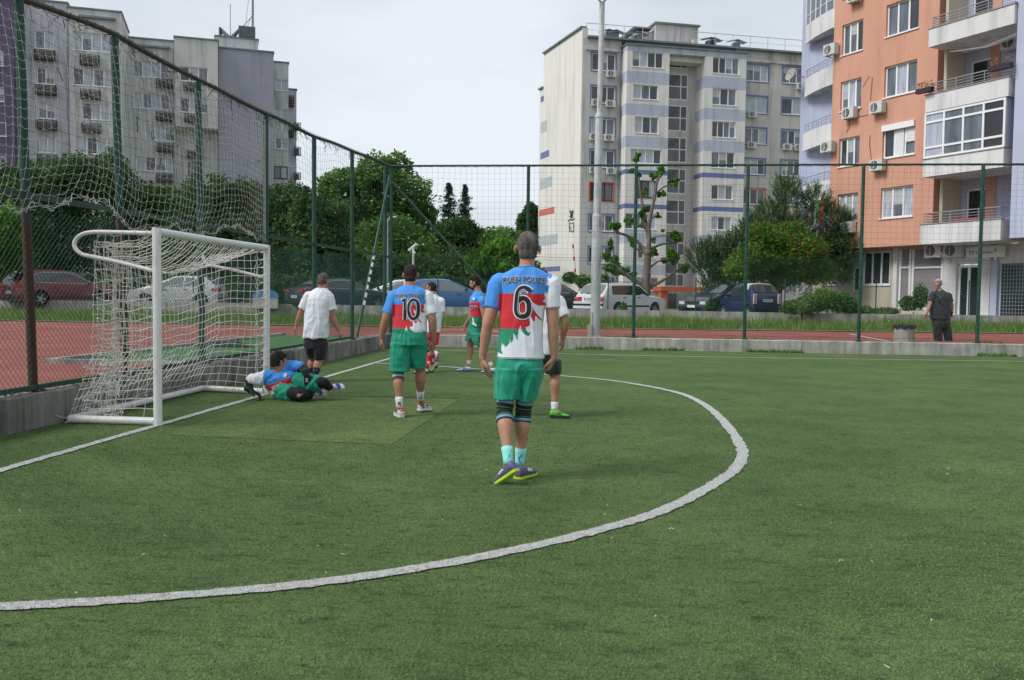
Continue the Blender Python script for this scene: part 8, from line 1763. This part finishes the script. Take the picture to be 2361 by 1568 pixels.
# ------------------------------------------------------------------ goalkeeper lying by the far post
zG = lambda x, y: (547.6 + x * .12207, 778.1 + y * .12207)
DG = 11.9
def goalkeeper():
    J = lambda x, y, o=0.: AT(*zG(x, y), DG + o); base = J(850, 1120); t = thing('person', 'goalkeeper with black gloves lying propped on one arm at the far goal post', 'person', (base.x, base.y, 0)); sc = FPX / DG; px = .12207 / sc
    ms = skin_mat('keeper', (.40, .21, .14)); m_bs = mat('base_layer', (.010, .010, .012), .8, bump=.3, bscale=200); up = Vector((0, 0, 1)); rt = Vector((RGT.x, RGT.y, 0)).normalized(); aw = Vector((FWD.x, FWD.y, 0)).normalized()
    # body skin: head, neck, torso core, legs core
    b = MB(); hc = J(775, 455, .0); hf = (rt * .75 + aw * .62 + up * -.12).normalized(); hu = (up + rt * -.10).normalized()
    head(b, hc, hf, hu, 1.04); neckb = J(760, 690, .0); limb(b, [neckb, J(768, 560, 0)], [.070, .062], 14, 4)
    ax = [J(765, 700, .02), J(800, 800, .02), J(850, 900, .03), J(880, 1000, .04)]
    def sect(mb, pts, W_, D_, grow=0.):
        rr = []
        for i, p in enumerate(pts):
            tt = (pts[min(i + 1, len(pts) - 1)] - pts[max(i - 1, 0)]).normalized(); v = (aw - tt * aw.dot(tt)).normalized(); u = tt.cross(v).normalized(); rr.append((p, u * (W_[i] + grow), v * (D_[i] + grow)))
        rings(mb, rr, 26, 2.3)
    sect(b, ax, [.15, .17, .165, .16], [.10, .12, .12, .12])
    sL, eL, wL = J(570, 740, -.02), J(205, 810, -.05), J(245, 1010, -.10); sR, eR, wR = J(965, 560, .10), J(1260, 590, .02), J(1300, 700, -.14)
    limb(b, [sL, sL.lerp(eL, .5), eL], [.06, .052, .044]); limb(b, [eL, wL], [.043, .03]); limb(b, [sR, eR], [.058, .046]); limb(b, [eR, wR], [.044, .03])
    pel = J(900, 1000, .03); k1, a1 = J(1195, 1075, -.30), J(1385, 1095, .02); h1 = J(900, 1040, -.05); k2, a2 = J(1620, 850, -.10), J(1745, 950, .10); h2 = J(960, 900, .1)
    limb(b, [h1, h1.lerp(k1, .5), k1], [.095, .085, .062]); limb(b, [k1, k1.lerp(a1, .4), a1], [.058, .056, .038]); limb(b, [h2, h2.lerp(k2, .5), k2], [.095, .085, .062]); limb(b, [k2, k2.lerp(a2, .4), a2], [.058, .056, .038])
    me = remeshed(b, .008, 3, 'body'); me.materials.append(ms); bd = link('body', me, t)
    # black sleeves and leggings
    for nm, segs in (('sleeve', [([sL, eL.lerp(sL, .1), eL, eL.lerp(wL, .5), wL], [.056, .056, .050, .046, .036])]), ('sleeve', [([sR, sR.lerp(eR, .6), eR, eR.lerp(wR, .5), wR], [.062, .056, .052, .048, .038])]),
                     ('legging', [([h1.lerp(k1, .4), h1.lerp(k1, .8), k1 + up * .0, k1.lerp(a1, .5), a1], [.090, .082, .074, .060, .044])]), ('legging', [([h2.lerp(k2, .45), h2.lerp(k2, .8), k2, k2.lerp(a2, .5), a2], [.090, .080, .072, .058, .044])])):
        mb = MB()
        for pts, r in segs: limb(mb, pts, r, 16, 4)
        me = remeshed(mb, .008, 3, nm); cloth_fold(me, .004, (12, 12, 12), root=np.array(base)); me.materials.append(m_bs); link(nm, me, t)
    mb = MB(); mb.sphere(k1 + (-aw) * .060 + J(1185, 1075, 0) - J(1200, 1060, 0), 1., 14, 8, sc=(.030, .026, .028)); mb.build('knee_patch', ms, t, True)
    # jersey
    mb = MB(); sect(mb, [J(757, 655, .02), J(765, 700, .02), J(785, 770, .02), J(815, 850, .02), J(850, 930, .03), J(878, 985, .03)], [.08, .180, .212, .205, .188, .178], [.07, .11, .135, .135, .13, .13])
    limb(mb, [J(720, 730, .0), sL, J(400, 790, -.04), J(285, 800, -.05)], [.085, .088, .086, .078], 18, 4); limb(mb, [J(820, 650, .04), sR, J(1080, 555, .08), J(1170, 560, .06)], [.085, .088, .078, .074], 18, 4)
    me = remeshed(mb, .007, 3, 'jersey'); cloth_fold(me, .008, (9, 9, 9), root=np.array(base), seed=3.)
    V = verts(me); Q = V - np.array(CAMP); dz = Q @ np.array(FWD); X = (PW / 2 + FPX * (Q @ np.array(RGT)) / dz - 547.6) / .12207; Y = (PH / 2 - FPX * (Q @ np.array(UPV)) / dz - 778.1) / .12207
    # pattern along the body axis: u runs from the neck to the hem
    A0 = np.array(J(765, 660)); A1 = np.array(J(885, 1000)); L_ = np.linalg.norm(A1 - A0); u = (V - A0) @ ((A1 - A0) / L_) / L_; lat = (V - A0) @ np.array(rt)
    C_ = np.tile(np.array(BLUE), (len(V), 1)); tor = (lat > -.18) & (lat < .30)
    C_[tor & (u > .48)] = RED; C_[tor & (u > .78)] = WHITE; C_[tor & (u > .86) & (lat > .03)] = (.10, .22, .18); C_[(lat < -.16 + .02 * nz3(V, (30, 30, 30)))] = WHITE
    setcol(me, C_); me.materials.append(m_shirt); js = link('jersey', me, t); bv = BVHTree.FromPolygons([v.co.copy() for v in me.vertices], [tuple(p.vertices) for p in me.polygons])
    org = base.copy(); org.z = 0; rel = lambda x, y: (float((J(x, y) - org) @ rt), J(x, y).z)
    def ang_text(txt, x, y, x2, y2, h, nm, mm, off, bold):
        p, q = Vector(rel(x, y)), Vector(rel(x2, y2)); w = (q - p).length; P, _ = text_polys(txt, w, h, 0, 0, bold=bold); d = (q - p).normalized(); n = Vector((-d.y, d.x)); P = [[tuple(p + d * a + n * z) for a, z in poly] for poly in P]; wrap(js, nm, mm, P, bv, org, rt, aw, off)
    ang_text('VIVAO', 700, 985, 900, 880, .05, 'chest_lettering', m_outl, .007, .03); P = [rel(900, 690), rel(925, 660), rel(965, 680), rel(950, 730), rel(915, 740)]; wrap(js, 'chest_badge', bpy.data.materials['print_white'], [P], bv, org, rt, aw, .007)
    # shorts
    mb = MB(); limb(mb, [J(870, 985, .02), J(940, 1000, .02)], [.155, .150], 20, 4); limb(mb, [h1, J(1000, 1060, -.12)], [.125, .112], 20, 4); limb(mb, [h2, J(1120, 830, .06), J(1320, 860, .0), J(1470, 870, -.06)], [.15, .135, .125, .112], 20, 4); limb(mb, [J(1000, 760, .08), J(1150, 860, .05)], [.09, .13], 16, 4)
    me = remeshed(mb, .008, 3, 'shorts'); cloth_fold(me, .013, (8, 8, 8), root=np.array(base), seed=9.); setcol(me, np.tile(np.array(SHORT), (len(me.vertices), 1))); me.materials.append(m_shirt); link('shorts', me, t)
    hair(dict(body=bd, hs=1.04, hf=hf, hu=hu, hc=hc, t=t), bpy.data.materials['hair_black'], .008, front=.045, nape=-.075, lump=.006, top=.02)
    # gloves
    m_gl = mat('glove_black', (.014, .014, .016), .5, bump=.3, bscale=120)
    for w, d, pn, sd, nm in ((wL, (up * -.40 + rt * .88 + aw * -.15), -up, -1, 'glove'), (wR, (up * -.92 + rt * .20 - aw * .1), aw, 1, 'glove')):
        mb = MB(); limb(mb, [w - d.normalized() * .05, w + d.normalized() * .01], [.046, .040], 14, 3); hand(mb, w, d, pn, sd, .34, 1.2, .12); me = remeshed(mb, .006, 2, nm); me.materials.append(m_gl); g = link(nm, me, t)
        V = verts(me)
        if V[:, 2].min() < .004: me.transform(Matrix.Translation((0, 0, .004 - float(V[:, 2].min()))))
        mb = MB(); c = w + d.normalized() * .07 - aw * .036; q = d.normalized(); s_ = q.cross(aw).normalized()
        for k in (-.02, .0, .02): mb.tube([c + q * (k - .006) + s_ * .014, c + q * (k + .006) + s_ * -.004, c + q * (k - .004) - s_ * .014], .0035, 4)
        mb.build('glove_lettering', m_outl, g)
    ws = [mat('keeper_shoe', (.58, .60, .56), .4), mat('keeper_sole', (.50, .52, .50), .5), mat('keeper_lace', (.06, .05, .42), .6)]
    for a, h, tq in ((a1, J(1440, 1120, .05), J(1690, 1065, .12)), (a2, J(1790, 1000, .10), J(2015, 940, .18))):
        cuff(t, 'sock', [a.lerp(h, -.25), a, a.lerp(h, .5), h + up * .02], [.050, .046, .044, .04], m_sw)
        so_ = shoe(t, h, tq, up * .7 - aw * .7, ws, s=1.08); d = (tq - h).normalized(); Ls = (tq - h).length; un = up * .7 - aw * .7; un = (un - d * un.dot(d)).normalized(); mb = MB()
        for k in range(6):
            c = h + d * Ls * (.28 + .065 * k) + un * (.090 - .0058 * k); sd = d.cross(un); mb.tube([c - sd * .026 - un * .006, c + un * .004, c + sd * .026 - un * .006], .0055, 5)
        mb.build('lace', ws[2], so_)
goalkeeper()
# ------------------------------------------------------------------ ball
g = G(1003, 832); mb = MB(); mb.sphere((0, 0, 0), .104, 40, 28); me_ = bpy.data.meshes.new('football'); me_.from_pydata([tuple(v) for v in mb.v], [], mb.f); me_.update(); me_.polygons.foreach_set('use_smooth', [True] * len(me_.polygons))
V = verts(me_); n1 = nz3(V + .3, (14, 14, 14)); n2 = nz3(V + 5.1, (11, 11, 11)); C_ = np.tile(np.array((.66, .67, .68)), (len(V), 1)); C_[(n1 > .18)] = (.05, .14, .38); C_[(n2 > .26)] = (.60, .08, .07); setcol(me_, C_); me_.materials.append(vcol_mat('ball_skin', .4)); o = link('football', me_); o.location = (g.x, g.y, .110); tag(o, 'white ball with blue and red swirls rolling on the turf past the red socks', 'ball')
